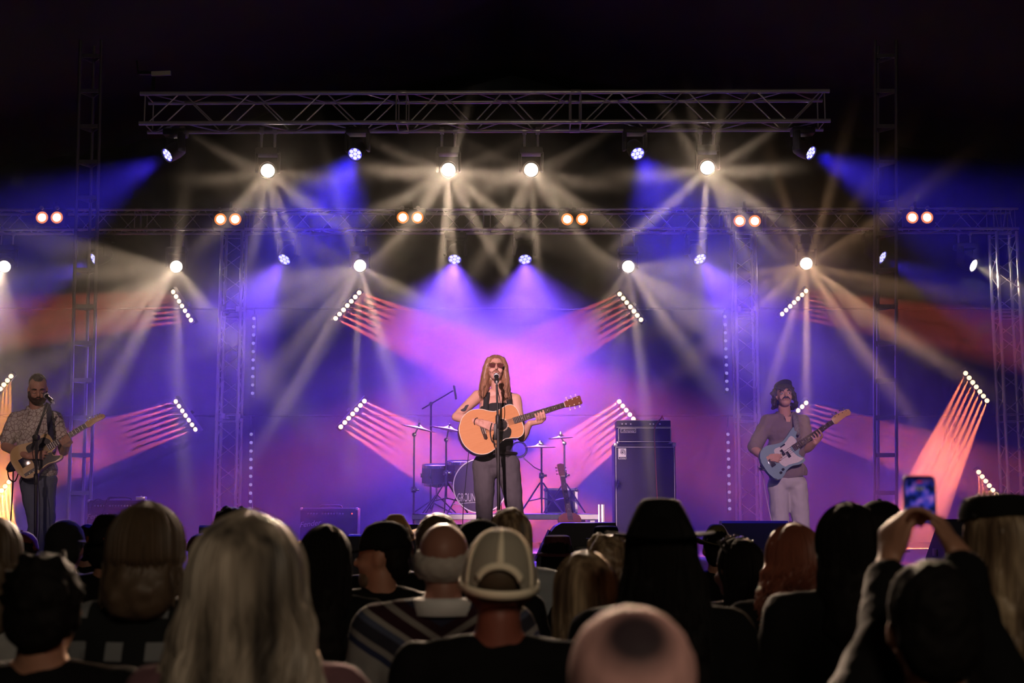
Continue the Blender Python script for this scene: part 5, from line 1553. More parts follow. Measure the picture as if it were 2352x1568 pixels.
# ================================================================== the guitarist
def guitarist():
    Y = Y_TG
    J = lambda px, py, dy=0.0: P(px, py, Y + dy)
    base = V(J(88, 1000).x, Y, FLOOR_Z)
    t = thing('person', 'bearded guitarist in a pale patterned shirt and blue jeans looking down', 'person', base)
    hc = J(87, 894, -0.02)
    f = V(0.42, -1, -0.42); u = V(0.06, -0.28, 1)
    B = Blob()
    at, R = head_blob(B, hc, f, u, 1.06)
    n0, n1 = J(83, 918, 0.02), J(84, 950, 0.04)
    B.cap(n0, n1, 0.060, 0.064)
    shR, shL = J(36, 963, 0.02), J(127, 962, 0.05)
    B.cap(shR, n1, 0.052, 0.064); B.cap(shL, n1, 0.052, 0.064)
    B.ell(J(82, 985, 0.03), (0.175, 0.11, 0.14)); B.ell(J(84, 1030, 0.03), (0.16, 0.105, 0.15)); B.ell(J(87, 1080, 0.03), (0.15, 0.10, 0.12)); B.ell(J(88, 1105, 0.03), (0.16, 0.11, 0.10))
    elR, wrR = J(12, 1025, -0.05), J(64, 1048, -0.23)
    elL, wrL = J(150, 1020, 0.02), J(153, 1017, -0.14)
    elL = J(146, 1036, 0.0)
    B.chain([shR, elR], [0.055, 0.041]); B.chain([elR, elR + (wrR - elR) * 0.35, wrR], [0.042, 0.044, 0.029])
    B.chain([shL, elL], [0.055, 0.041]); B.chain([elL, elL + (wrL - elL) * 0.4, wrL], [0.042, 0.043, 0.029])
    s0 = G2 @ V(-0.03, -0.005, 0.03)
    hand_blob(B, wrR, (s0 - wrR), V(0.15, 0.9, -0.3), 1, (0.3, 0.4, 0.5, 0.5), 0.4)
    gx, gy, gz = (G2.to_3x3() @ V(*a) for a in ((1, 0, 0), (0, 1, 0), (0, 0, 1)))
    palm = G2 @ V(0.255, -0.060, -0.022)
    B.cap(wrL, palm - gy * 0.01, 0.028, 0.020)
    for i in range(4):
        b0 = palm + gx * (0.039 - 0.026 * i)
        p1 = b0 + gz * 0.042 + gy * 0.012; p2 = p1 + gz * 0.018 + gy * (0.038 - 0.003 * i); p3 = p2 - gz * 0.012 + gy * 0.024
        B.chain([b0, p1, p2, p3], [0.0125, 0.0100, 0.0092, 0.0082])
    B.chain([palm, palm - gz * 0.022 + gy * 0.030 + gx * 0.02, palm - gz * 0.010 + gy * 0.082 + gx * 0.025], [0.018, 0.013, 0.010])
    B.ell(palm, (0.034, 0.024, 0.022), G2.to_3x3())
    hR, hL = J(72, 1110, 0.03), J(104, 1110, 0.03)
    kR, kL = J(83, 1205, -0.03), J(108, 1210, 0.0)
    aR, aL = V(J(88, 1290).x, Y - 0.03, FLOOR_Z + 0.10), V(J(106, 1290).x, Y + 0.10, FLOOR_Z + 0.10)
    aR.x = J(86, 1290).x - 0.02; aL.x = J(118, 1290).x + 0.02
    for h, k, a in ((hR, kR, aR), (hL, kL, aL)):
        B.chain([h, h + (k - h) * 0.4, k], [0.085, 0.078, 0.054]); B.chain([k, k + (a - k) * 0.3, a], [0.054, 0.056, 0.038])
        B.chain([a, a + V(0.01, -0.02, -0.055), a + V(0.03, -0.14, -0.07)], [0.038, 0.04, 0.030])
    add_part(B.mesh(0.0066, 2), 'body', M['skin_tan'], t)
    face_parts(t, at, R, 1.06, brow=M['hair_dark'], eyes=False)
    H = Blob()      # short hair, high at the temples
    H.ell(at(0, -0.034, 0.050), (0.079, 0.086, 0.086), R); H.ell(at(0, -0.060, 0.0), (0.076, 0.055, 0.075), R); H.ell(at(0, 0.035, 0.108), (0.046, 0.05, 0.024), R)
    add_part(H.mesh(0.008, 2, noise=(0.015, 0.010)), 'hair', M['hair_dark'], t)
    H = Blob()      # full beard
    H.ell(at(0, 0.052, -0.082), (0.057, 0.050, 0.046), R)
    for sx in (-1, 1):
        H.chain([at(sx * 0.070, 0.000, -0.01), at(sx * 0.064, 0.025, -0.06), at(sx * 0.035, 0.072, -0.085)], [0.012, 0.020, 0.024])
        H.chain([at(sx * 0.005, 0.100, -0.040), at(sx * 0.030, 0.088, -0.058)], [0.008, 0.009])
    add_part(H.mesh(0.008, 2, noise=(0.012, 0.010)), 'beard', mat('brown_beard', (0.07, 0.035, 0.02), 0.6, noise=(60, (0.03, 0.016, 0.01))), t)
    # shirt
    T = Blob()
    T.cap(shR, n1, 0.066, 0.076); T.cap(shL, n1, 0.066, 0.076)
    T.ell(J(82, 985, 0.03), (0.192, 0.128, 0.15)); T.ell(J(84, 1030, 0.03), (0.180, 0.124, 0.16)); T.ell(J(87, 1078, 0.03), (0.182, 0.128, 0.13))
    T.chain([shR, shR + (elR - shR) * 0.70], [0.072, 0.074]); T.chain([shL, shL + (elL - shL) * 0.62], [0.072, 0.072])
    dR, dL = (elR - shR).normalized(), (elL - shL).normalized()
    tm = T.mesh(0.010, 3, noise=(0.06, 0.014), cuts=[(J(87, 1092), V(-0.06, 0, -1)), (n1 + V(0, 0, 0.052), V(0, -0.12, 1))])
    add_part(tm, 'shirt', M['shirt_floral'], t)
    def collar(bm):
        collar_band(bm, n1, 1.06)
    o = wpart('collar', t, M['shirt_floral'], collar, False)
    md = o.modifiers.new('thickness', 'SOLIDIFY'); md.thickness = 0.008
    # jeans, flared
    T = Blob()
    T.ell(J(88, 1104, 0.03), (0.174, 0.122, 0.10))
    for h, k, a in ((hR, kR, aR), (hL, kL, aL)):
        T.chain([h, h + (k - h) * 0.4, k], [0.098, 0.090, 0.070]); T.chain([k, k + (a - k) * 0.5, a + V(0, 0, -0.03)], [0.070, 0.085, 0.10])
    add_part(T.mesh(0.011, 3, noise=(0.08, 0.016), cuts=[(V(0, 0, FLOOR_Z + 0.03), V(0, 0, -1))]), 'jeans', M['jeans_blue'], t)
    for a in (aR, aL):
        S_ = Blob(); S_.chain([a + V(0, 0.02, -0.05), a + V(0.01, -0.06, -0.06), a + V(0.03, -0.17, -0.068)], [0.048, 0.046, 0.034])
        add_part(S_.mesh(0.009, 3, cuts=[(V(0, 0, FLOOR_Z + 0.001), V(0, 0, -1))]), 'shoe', M['leather'], t)
    return t, n1
gt, n1 = guitarist()
def strap(parent_name, label, pts, wd, m):
    """guitar strap over the shoulder, a thing of its own"""
    bm = bmesh.new()
    q = [Vector(p) for p in spline([tuple(p) for p in pts], 8)]
    ring = []
    for i, p in enumerate(q):
        d = (q[min(i + 1, len(q) - 1)] - q[max(i - 1, 0)]).normalized()
        s = d.cross(V(0, -1, 0.0))
        s = s.normalized() if s.length > 0.2 else V(1, 0, 0)
        ring.append([bm.verts.new(p - s * wd / 2), bm.verts.new(p + s * wd / 2)])
    for a, b in zip(ring, ring[1:]):
        bm.faces.new((a[0], a[1], b[1], b[0]))
    o = from_bm('guitar_strap', bm, m)
    md = o.modifiers.new('thickness', 'SOLIDIFY'); md.thickness = 0.004
    tag(o, label, 'guitar strap')
M['strap_dark'] = mat('dark_woven_strap', (0.015, 0.015, 0.05), 0.8, noise=(50, (0.06, 0.06, 0.12)))
M['strap_pattern'] = mat('patterned_strap', (0.03, 0.03, 0.035), 0.8, noise=(90, (0.45, 0.42, 0.42)))
JT = lambda px, py, dy: P(px, py, Y_TG + dy)
strap('', 'dark woven strap over the shoulder of the guitarist', [G2 @ V(0.155, 0.06, -0.02), JT(117, 1000, -0.145), JT(114, 965, -0.135), JT(112, 938, -0.04), JT(105, 934, 0.10), JT(80, 975, 0.19), JT(45, 1040, 0.17), JT(20, 1075, 0.02), G2 @ V(-0.23, 0.0, -0.02)], 0.05, M['strap_dark'])

# ================================================================== the bass player
def bassist():
    Y = Y_BG
    J = lambda px, py, dy=0.0: P(px, py, Y + dy)
    base = V(J(1805, 1000).x, Y, FLOOR_Z)
    t = thing('person', 'curly-haired bass player with moustache, dark cap, mauve shirt and pale jeans', 'person', base)
    hc = J(1801, 909, -0.02)
    f = V(-0.03, -1, 0.16); u = V(-0.03, 0.16, 1)
    B = Blob()
    at, R = head_blob(B, hc, f, u, 0.98)
    n0, n1 = J(1801, 935, 0.0), J(1804, 962, 0.03)
    B.cap(n0, n1, 0.056, 0.060)
    shR, shL = J(1764, 968, 0.02), J(1844, 968, 0.03)
    B.cap(shR, n1, 0.050, 0.060); B.cap(shL, n1, 0.050, 0.060)
    B.ell(J(1804, 990, 0.02), (0.165, 0.105, 0.13)); B.ell(J(1804, 1035, 0.02), (0.15, 0.10, 0.15)); B.ell(J(1807, 1085, 0.02), (0.15, 0.10, 0.13)); B.ell(J(1808, 1105, 0.02), (0.155, 0.105, 0.10))
    elR, wrR = J(1731, 1030, -0.04), J(1755, 1052, -0.21)
    elL, wrL = J(1853, 1030, -0.02), J(1872, 1016, -0.17)
    B.chain([shR, elR], [0.054, 0.040]); B.chain([elR, elR + (wrR - elR) * 0.35, wrR], [0.041, 0.042, 0.027])
    B.chain([shL, elL], [0.054, 0.040]); B.chain([elL, elL + (wrL - elL) * 0.4, wrL], [0.041, 0.042, 0.027])
    s0 = G3 @ V(-0.09, 0.00, 0.035)
    hand_blob(B, wrR, (s0 - wrR), V(0.1, 0.9, -0.35), 1, (0.35, 0.45, 0.5, 0.5), 0.4)
    gx, gy, gz = (G3.to_3x3() @ V(*a) for a in ((1, 0, 0), (0, 1, 0), (0, 0, 1)))
    palm = G3 @ V(0.335, -0.062, -0.020)
    B.cap(wrL, palm, 0.027, 0.027)
    for i in range(4):
        b0 = palm + gx * (0.040 - 0.026 * i)
        p1 = b0 + gz * 0.036 + gy * 0.012 + gx * (0.006 - 0.006 * i); p2 = p1 + gz * 0.016 + gy * (0.038 - 0.003 * i); p3 = p2 - gz * 0.008 + gy * 0.024
        B.chain([b0, p1, p2, p3], [0.0125, 0.0100, 0.0090, 0.0080])
    B.chain([palm, palm - gz * 0.022 + gy * 0.030 + gx * 0.02, palm - gz * 0.010 + gy * 0.082 + gx * 0.025], [0.018, 0.013, 0.010])
    B.ell(palm, (0.040, 0.026, 0.022), G3.to_3x3())
    hR, hL = J(1787, 1112, 0.02), J(1830, 1112, 0.02)
    kR, kL = J(1792, 1205, -0.02), J(1840, 1205, 0.0)
    aR, aL = V(J(1796, 1290).x, Y - 0.03, FLOOR_Z + 0.10), V(J(1846, 1290).x, Y + 0.04, FLOOR_Z + 0.10)
    for h, k, a in ((hR, kR, aR), (hL, kL, aL)):
        B.chain([h, h + (k - h) * 0.4, k], [0.082, 0.076, 0.052]); B.chain([k, k + (a - k) * 0.3, a], [0.052, 0.054, 0.037])
        B.chain([a, a + V(0, -0.02, -0.055), a + V(0, -0.14, -0.07)], [0.038, 0.04, 0.030])
    add_part(B.mesh(0.0066, 2), 'body', M['skin'], t)
    face_parts(t, at, R, 0.98, brow=M['hair_dark'])
    strands('moustache', t, M['hair_dark'], [[at(sx * 0.002, 0.103, -0.036), at(sx * 0.020, 0.098, -0.038), at(sx * 0.036, 0.084, -0.052)] for sx in (-1, 1)], 0.0085, 6)
    # curly hair
    rnd = random.Random(5)
    H = Blob()
    H.ell(at(0, -0.035, 0.040), (0.084, 0.092, 0.090), R)
    for i in range(120):
        sx = rnd.choice((-1, 1))
        z = rnd.uniform(-0.105, 0.07)
        y = rnd.uniform(-0.10, 0.035)
        x = 0.083 + rnd.uniform(0.0, 0.028) * (1 if z < 0.045 else 0.2)
        if y < -0.06:
            x *= rnd.random()
        H.ell(at(sx * x, y, z), (rnd.uniform(0.012, 0.022),) * 3)
    for i in range(16):     # fringe under the cap
        x = rnd.uniform(-0.06, 0.06)
        H.cap(at(x, 0.075 - abs(x) * 0.3, 0.085), at(x + rnd.uniform(-0.012, 0.012), 0.092 - abs(x) * 0.35, rnd.uniform(0.035, 0.06)), 0.011, 0.007)
    add_part(H.mesh(0.0075, 1, noise=(0.012, 0.012)), 'hair', M['hair_dark'], t)
    # cap: dome and short bill tipped up, dotted trim
    capm = mat('dark_cap', (0.02, 0.017, 0.022), 0.8)
    C = Blob()
    C.ell(at(0, -0.015, 0.088), (0.086, 0.100, 0.062), R)
    add_part(C.mesh(0.008, 2, cuts=[(at(0, 0, 0.082), -(R @ V(0, 0.12, 1)))]), 'cap', capm, t)
    wpart('cap_bill', t, capm, lambda bm: b_prism(bm, [p[:2] for p in spline([(-0.068, 0.055), (-0.055, 0.110), (0.0, 0.135), (0.055, 0.110), (0.068, 0.055)], 5)], 0.0, 0.006, R @ Matrix.Rotation(0.45, 3, 'X'), at(0, 0.012, 0.062)))
    for i in range(13):
        a = PI * (i + 0.5) / 13
        wpart('cap_stud', t, M['gold'], lambda bm: b_ellipsoid(bm, at(0.066 * math.cos(a), 0.058 + 0.035 * math.sin(a), 0.112 + 0.010 * math.sin(a)), (0.004,) * 3, None, 8, 6))
    # shirt, rolled to the elbow
    T = Blob()
    T.cap(shR, n1, 0.066, 0.070); T.cap(shL, n1, 0.066, 0.070)
    T.ell(J(1804, 990, 0.02), (0.185, 0.124, 0.145)); T.ell(J(1804, 1035, 0.02), (0.180, 0.120, 0.16)); T.ell(J(1808, 1082, 0.02), (0.186, 0.126, 0.13))
    T.chain([shR, shR + (elR - shR) * 0.92], [0.070, 0.068]); T.chain([shL, shL + (elL - shL) * 0.88], [0.070, 0.066])
    add_part(T.mesh(0.010, 3, noise=(0.06, 0.016), cuts=[(J(1808, 1098), V(0.15, 0, -1)), (n1 + V(0, 0, 0.050), V(0, -0.12, 1))]), 'shirt', M['shirt_mauve'], t)
    def collar(bm):
        collar_band(bm, n1, 1.0)
    o = wpart('collar', t, M['shirt_mauve'], collar, False)
    md = o.modifiers.new('thickness', 'SOLIDIFY'); md.thickness = 0.008
    wpart('open_neck', t, M['skin'], lambda bm: b_prism(bm, [(-0.028, 0.02), (0.030, 0.02), (0.006, -0.095)], 0.0, 0.004, Matrix.Rotation(PI / 2, 3, 'X'), n1 + V(0, -0.108, -0.005)), False)
    for z in (-0.115, -0.18):
        wpart('button', t, M['iris'], lambda bm: b_ellipsoid(bm, n1 + V(0.006, -0.121, z), (0.006, 0.004, 0.006), None, 8, 6))
    T = Blob()
    T.ell(J(1808, 1106, 0.02), (0.170, 0.118, 0.10))
    for h, k, a in ((hR, kR, aR), (hL, kL, aL)):
        T.chain([h, h + (k - h) * 0.4, k], [0.096, 0.092, 0.080]); T.chain([k, k + (a - k) * 0.5, a + V(0, 0, -0.03)], [0.080, 0.080, 0.082])
    add_part(T.mesh(0.011, 3, noise=(0.08, 0.018), cuts=[(V(0, 0, FLOOR_Z + 0.04), V(0, 0, -1))]), 'jeans', M['jeans_pale'], t)
    for a in (aR, aL):
        S_ = Blob(); S_.chain([a + V(0, 0.02, -0.05), a + V(0, -0.06, -0.06), a + V(0, -0.17, -0.068)], [0.048, 0.046, 0.034])
        add_part(S_.mesh(0.009, 3, cuts=[(V(0, 0, FLOOR_Z + 0.001), V(0, 0, -1))]), 'shoe', M['leather'], t)
    return t
bassist()
JB = lambda px, py, dy: P(px, py, Y_BG + dy)
strap('', 'dotted woven strap over the shoulder of the bass player', [G3 @ V(0.215, 0.145, -0.02), JB(1832, 995, -0.14), JB(1829, 975, -0.135), JB(1826, 955, -0.04), JB(1822, 950, 0.08), JB(1808, 985, 0.17), JB(1770, 1040, 0.15), JB(1750, 1075, 0.0), G3 @ V(-0.25, -0.02, -0.02)], 0.052, M['strap_pattern'])
# ------------------------------------------------------------------ the audience, seen from behind
def cloth(name, c, c2=None):
    return mat(name, c, 0.9, noise=(20, c2 or tuple(x * 1.4 for x in c)), spec=0.1)
BLACK_TOP = cloth('black_cotton', (0.004, 0.004, 0.0045))
DARK_TROUSERS = cloth('dark_trousers', (0.006, 0.006, 0.008))
HAIR_BLACK = mat('black_hair', (0.005, 0.004, 0.004), 0.75, spec=0.12)
HAIR_BROWN = mat('brown_hair', (0.055, 0.035, 0.022), 0.55, noise=(30, (0.09, 0.06, 0.035)))
HAIR_GREY = mat('grey_hair', (0.42, 0.38, 0.34), 0.6, noise=(60, (0.25, 0.22, 0.2)))
HAIR_RED = mat('auburn_hair', (0.16, 0.05, 0.03), 0.5)
SKIN_C = skin_mat('audience_skin', (0.30, 0.15, 0.10))
def streaky(name, c1, c2, c3, sc=16):
    m = mat(name, c1, 0.5, spec=0.4)
    nt = m.node_tree
    tc = nt.nodes.new('ShaderNodeTexCoord'); mp = nt.nodes.new('ShaderNodeMapping'); n = nt.nodes.new('ShaderNodeTexNoise'); r = nt.nodes.new('ShaderNodeValToRGB')
    mp.inputs['Scale'].default_value = (1, 1, 0.14)
    n.inputs['Scale'].default_value = sc; n.inputs['Detail'].default_value = 3
    e = r.color_ramp.elements
    e[0].position = 0.34; e[0].color = (*c1, 1); e[1].position = 0.68; e[1].color = (*c3, 1)
    k = e.new(0.5); k.color = (*c2, 1)
    L = nt.links.new
    L(tc.outputs['Object'], mp.inputs[0]); L(mp.outputs[0], n.inputs['Vector']); L(n.outputs['Fac'], r.inputs[0]); L(r.outputs[0], nt.nodes['Principled BSDF'].inputs['Base Color'])
    return m
HAIR_BLOND = streaky('blond_hair', (0.035, 0.028, 0.024), (0.22, 0.18, 0.14), (0.52, 0.44, 0.36))
HAIR_BLOND2 = streaky('dark_blond_hair', (0.05, 0.03, 0.018), (0.15, 0.10, 0.06), (0.36, 0.27, 0.17), 30)
def fan(px, py, Y, label, face=(0, 1, 0), up=(0, 0, 1), top=None, skin=None, build=1.0, arms='down', long_neck=0.0, voxel=None, k=1.0):
    """standing figure whose head top shows at (px, py); returns the thing, its head frame and shoulder joints"""
    tp = P(px, py, Y)
    Z = tp.z
    c = V(tp.x, Y, Z - 0.122 * k)
    base = V(tp.x, Y, 0.0)
    t = thing('person', label, 'person', base, 'audience in front of the stage')
    B = Blob()
    at, R = head_blob(B, c, Vector(face), Vector(up), k)
    n1 = V(tp.x, Y - 0.015, Z - 0.285 * k)
    B.cap(c + V(0, -0.02, -0.07), n1, 0.054, 0.060)
    sw = 0.175 * build
    shz = n1.z - 0.035
    sR, sL = V(tp.x - sw, Y, shz), V(tp.x + sw, Y, shz)
    for s in (sR, sL):
        B.cap(s, n1, 0.052, 0.062)
    hipz = Z * 0.51
    B.ell(V(tp.x, Y, shz - 0.10), (0.165 * build, 0.105, 0.14)); B.ell(V(tp.x, Y, (shz + hipz) / 2), (0.145 * build, 0.10, 0.19)); B.ell(V(tp.x, Y, hipz), (0.16 * build, 0.11, 0.12))
    B.cap(V(tp.x, Y, shz - 0.1), V(tp.x, Y, hipz), 0.10, 0.11)
    J = {'sR': sR, 'sL': sL, 'n1': n1, 'c': c, 'at': at, 'R': R, 'Z': Z, 'hipz': hipz, 'x': tp.x, 'Y': Y, 'build': build}
    arm = {}
    for q, s, sx in (('R', sR, -1), ('L', sL, 1)):
        if isinstance(arms, dict) and q in arms:
            el, wr = arms[q]
        else:
            el = s + V(sx * 0.05, 0.03, -0.28); wr = el + V(-sx * 0.03, 0.14, -0.20)
        B.chain([s, el], [0.052, 0.040]); B.chain([el, el + (wr - el) * 0.4, wr], [0.040, 0.041, 0.028])
        arm[q] = (s, el, wr)
        if not (isinstance(arms, dict) and q in arms):
            hand_blob(B, wr, wr - el, V(-sx, 0.1, 0), sx, (0.3, 0.35, 0.4, 0.45))
    J['arm'] = arm
    for sx in (-1, 1):
        h = V(tp.x + sx * 0.09, Y, hipz - 0.02); kn = V(tp.x + sx * 0.10, Y + 0.02, hipz * 0.54); an = V(tp.x + sx * 0.11, Y - 0.02, 0.10)
        B.chain([h, kn], [0.085, 0.056]); B.chain([kn, an], [0.056, 0.04]); B.chain([an, V(an.x, an.y + 0.14, 0.035)], [0.042, 0.032])
        J['leg%d' % sx] = (h, kn, an)
    J['B'] = B
    J['t'] = t
    J['skin'] = skin or SKIN_C
    return J
def finish(J, shirt, sleeves=0.6, trousers=None, voxel=0.012, hem=True, shirt_name='shirt', grow=0.016):
    t = J['t']
    add_part(J['B'].mesh(voxel, 2), 'body', J['skin'], t)
    T = Blob()
    x, Y, b = J['x'], J['Y'], J['build']
    g = grow
    for s in (J['sR'], J['sL']):
        T.cap(s, J['n1'] + V(0, 0, -0.012), 0.052 + g, 0.062 + g * 0.8)
    shz, hz = J['sR'].z, J['hipz']
    T.ell(V(x, Y, shz - 0.10), (0.165 * b + g, 0.105 + g, 0.15)); T.ell(V(x, Y, (shz + hz) / 2), (0.150 * b + g, 0.105 + g, 0.20)); T.ell(V(x, Y, hz + 0.02), (0.162 * b + g, 0.112 + g, 0.13))
    T.cap(V(x, Y, shz - 0.1), V(x, Y, hz), 0.115, 0.125)
    for q in 'RL':
        s, el, wr = J['arm'][q]
        if sleeves <= 1.0:
            T.cap(s, s + (el - s) * sleeves, 0.055 + g, 0.050 + g)
        else:
            T.chain([s, el], [0.055 + g, 0.043 + g]); T.cap(el, el + (wr - el) * (sleeves - 1.0), 0.043 + g, 0.034 + g)
    o = add_part(T.mesh(0.014, 3, noise=(0.07, 0.014), cuts=[(V(0, 0, hz - 0.06), V(0, 0, -1))]), shirt_name, shirt, t)
    T = Blob()
    T.ell(V(x, Y, hz), (0.165 * b, 0.118, 0.11))
    for sx in (-1, 1):
        h, kn, an = J['leg%d' % sx]
        T.chain([h, kn], [0.094, 0.068]); T.chain([kn, an], [0.068, 0.060])
    add_part(T.mesh(0.02, 2, cuts=[(V(0, 0, 0.06), V(0, 0, -1))]), 'trousers', trousers or DARK_TROUSERS, t)
    for sx in (-1, 1):
        an = J['leg%d' % sx][2]
        wpart('shoe', t, M['leather'], lambda bm: b_box(bm, V(an.x, an.y + 0.06, 0.045), (0.10, 0.28, 0.088), None, 0.03, 3))
    return o
def short_hair(J, m, noise=(0.02, 0.012), thick=1.0, curls=0, low=-0.06, seed=1, name='hair'):
    at, R = J['at'], J['R']
    H = Blob()
    H.ell(at(0, -0.026, 0.040), (0.081 * thick, 0.096 * thick, 0.089 * thick), R)
    H.ell(at(0, -0.062, -0.010), (0.076 * thick, 0.052 * thick, 0.070 + abs(low) * 0.3), R)
    rnd = random.Random(seed)
    for i in range(curls):
        a = rnd.uniform(-2.2, 2.2); z = rnd.uniform(-0.05, 0.125)
        rr = math.sqrt(max(0.0, 1 - ((z - 0.03) / 0.105) ** 2))
        H.ell(at(0.086 * rr * math.sin(a), -0.02 - 0.098 * rr * math.cos(a), z), (rnd.uniform(0.010, 0.020),) * 3)
    return add_part(H.mesh(0.009, 1, noise=noise), name, m, J['t'])
def long_hair(J, m, length=0.30, width=0.12, n=160, wave=0.012, r=0.006, seed=2, fluff=1.0, depth=0.0):
    """hair falling from the crown over the back"""
    at, R = J['at'], J['R']
    H = Blob()
    H.ell(at(0, -0.022, 0.040), (0.084 * fluff, 0.102 * fluff, 0.090 * fluff), R)
    for i in range(6):
        f = i / 5
        H.ell(at(0, -0.068 - 0.02 * f - depth * f, 0.0 - (length - 0.03) * f), (0.080 * fluff + (width - 0.080) * f, 0.052 + 0.01 * f, 0.07), R)
    add_part(H.mesh(0.011, 3, noise=(0.04, 0.02)), 'hair', m, J['t'])
    rnd = random.Random(seed)
    locks = []
    for i in range(n):
        a = rnd.uniform(-1.75, 1.75)
        L = length * rnd.uniform(0.72, 1.08)
        ph = rnd.uniform(0, 6.28)
        ks = rnd.uniform(0.98, 1.06)
        pts = [at(0.010 * math.sin(a), -0.02, 0.128 * fluff)]
        for z, q in ((0.105, 0.62), (0.06, 0.97), (0.0, 1.05)):
            pts.append(at(0.083 * fluff * ks * q * math.sin(a), -0.02 - 0.100 * fluff * ks * q * math.cos(a), z * fluff))
        for j in range(1, 6):
            f = j / 5
            wx = 0.086 * fluff + (width * 1.04 - 0.086) * f
            w_ = wave * math.sin(ph + j * 1.9)
            pts.append(at(wx * ks * math.sin(a) + w_, -0.02 - (0.10 + 0.012 * f + depth * f) * ks * max(0.25, math.cos(a)) + 0.6 * wave * math.cos(ph + j * 1.7), -L * f))
        locks.append(pts)
    strands('hair_locks', J['t'], m, locks, r, 5)
def hat(J, m, crown=(0.088, 0.105), ch=0.12, brim=0.15, pinch=0.02, curl=0.03, band=None, tilt=0.0, taper=0.85, name='hat', sides=0.0, lift=0.055, top_dip=0.012):
    """felt hat: crown with a pinched top, brim curling up at the sides; a thing of its own"""
    at, R = J['at'], J['R']
    o = at(0, -0.01, lift)
    R2 = R @ Matrix.Rotation(tilt, 3, 'X')
    n = 36
    def build(bm):
        rows = []
        prof = [(1.0, 0.0), (0.99, 0.25), (0.6 + 0.4 * taper * 0.95, 0.55), (0.25 + taper * 0.72, 0.78), (0.08 + taper * 0.83, 0.92), (taper * 0.72, 0.99), (taper * 0.5, 1.0), (taper * 0.25, 1.0 - top_dip / ch), (0.0, 1.0 - 1.5 * top_dip / ch)]
        for i, (r_, z_) in enumerate(prof):
            row = []
            for j in range(n if r_ > 0 else 1):
                a = 2 * PI * j / n
                x, y = crown[0] * r_ * math.cos(a), crown[1] * r_ * math.sin(a)
                z = z_ * ch
                if z_ > 0.6:
                    x *= 1 - pinch * 8 * max(0.0, math.sin(a)) * (z_ - 0.6)
                    z += (0.10 * ch) * (math.sin(a) ** 2 - 0.5) * 0 - pinch * (1 - abs(math.cos(a))) * 0.0
                row.append(bm.verts.new(o + R2 @ V(x, y, z)))
            rows.append(row)
        brs = []
        for f in (1.0, 0.6, 0.25):
            row = []
            for j in range(n):
                a = 2 * PI * j / n
                rr = crown[0] + (brim - crown[0]) * f
                ry = crown[1] + (brim * 1.12 - crown[1]) * f
                row.append(bm.verts.new(o + R2 @ V(rr * math.cos(a), ry * math.sin(a), curl * f * f * (abs(math.cos(a)) ** 1.5) - sides * f * f * abs(math.sin(a)))))
            brs.append(row)
        seq = brs + rows
        for p, q in zip(seq, seq[1:]):
            for j in range(n):
                if len(q) == 1:
                    bm.faces.new((p[j], p[(j + 1) % n], q[0]))
                else:
                    bm.faces.new((p[j], p[(j + 1) % n], q[(j + 1) % n], q[j]))
    h = wpart(name, J['t'], m, build)
    md = h.modifiers.new('felt', 'SOLIDIFY'); md.thickness = 0.004; md.offset = 0
    if band is not None:
        def bb(bm):
            rows = []
            for z in (0.006, 0.03):
                rows.append([bm.verts.new(o + R2 @ V((crown[0] + 0.004) * math.cos(2 * PI * j / n), (crown[1] + 0.004) * math.sin(2 * PI * j / n), z)) for j in range(n)])
            for j in range(n):
                bm.faces.new((rows[0][j], rows[0][(j + 1) % n], rows[1][(j + 1) % n], rows[1][j]))
        wpart('hat_band', J['t'], band, bb)
    return h
def ball_cap(J, m, bill_yaw=0.0, tilt=0.0, bill=True):
    at, R = J['at'], J['R']
    R2 = R @ Matrix.Rotation(bill_yaw, 3, 'Z') @ Matrix.Rotation(tilt, 3, 'X')
    o = at(0, -0.012, 0.030)
    def dome(bm):
        prof = [(0.0, 0.108), (0.03, 0.105), (0.062, 0.088), (0.082, 0.058), (0.090, 0.02), (0.091, 0.0)]
        rows = []
        n = 28
        for r_, z_ in prof:
            rows.append([bm.verts.new(o + R2 @ V(r_ * math.cos(2 * PI * j / n), r_ * 1.14 * math.sin(2 * PI * j / n), z_)) for j in range(n if r_ > 0 else 1)])
        for p, q in zip(rows, rows[1:]):
            for j in range(n):
                if len(p) == 1:
                    bm.faces.new((p[0], q[j], q[(j + 1) % n]))
                else:
                    bm.faces.new((p[j], p[(j + 1) % n], q[(j + 1) % n], q[j]))
    h = wpart('cap', J['t'], m, dome)
    md = h.modifiers.new('cloth', 'SOLIDIFY'); md.thickness = 0.004
    if bill:
        wpart('cap_bill', J['t'], m, lambda bm: b_prism(bm, [p[:2] for p in spline([(-0.082, 0.045), (-0.075, 0.12), (-0.04, 0.165), (0.0, 0.178), (0.04, 0.165), (0.075, 0.12), (0.082, 0.045)], 4)], -0.003, 0.003, R2 @ Matrix.Rotation(-0.12, 3, 'X'), o + R2 @ V(0, 0, 0.008)))
    wpart('cap_button', J['t'], m, lambda bm: b_ellipsoid(bm, o + R2 @ V(0, 0, 0.109), (0.008, 0.008, 0.005), None, 8, 6))

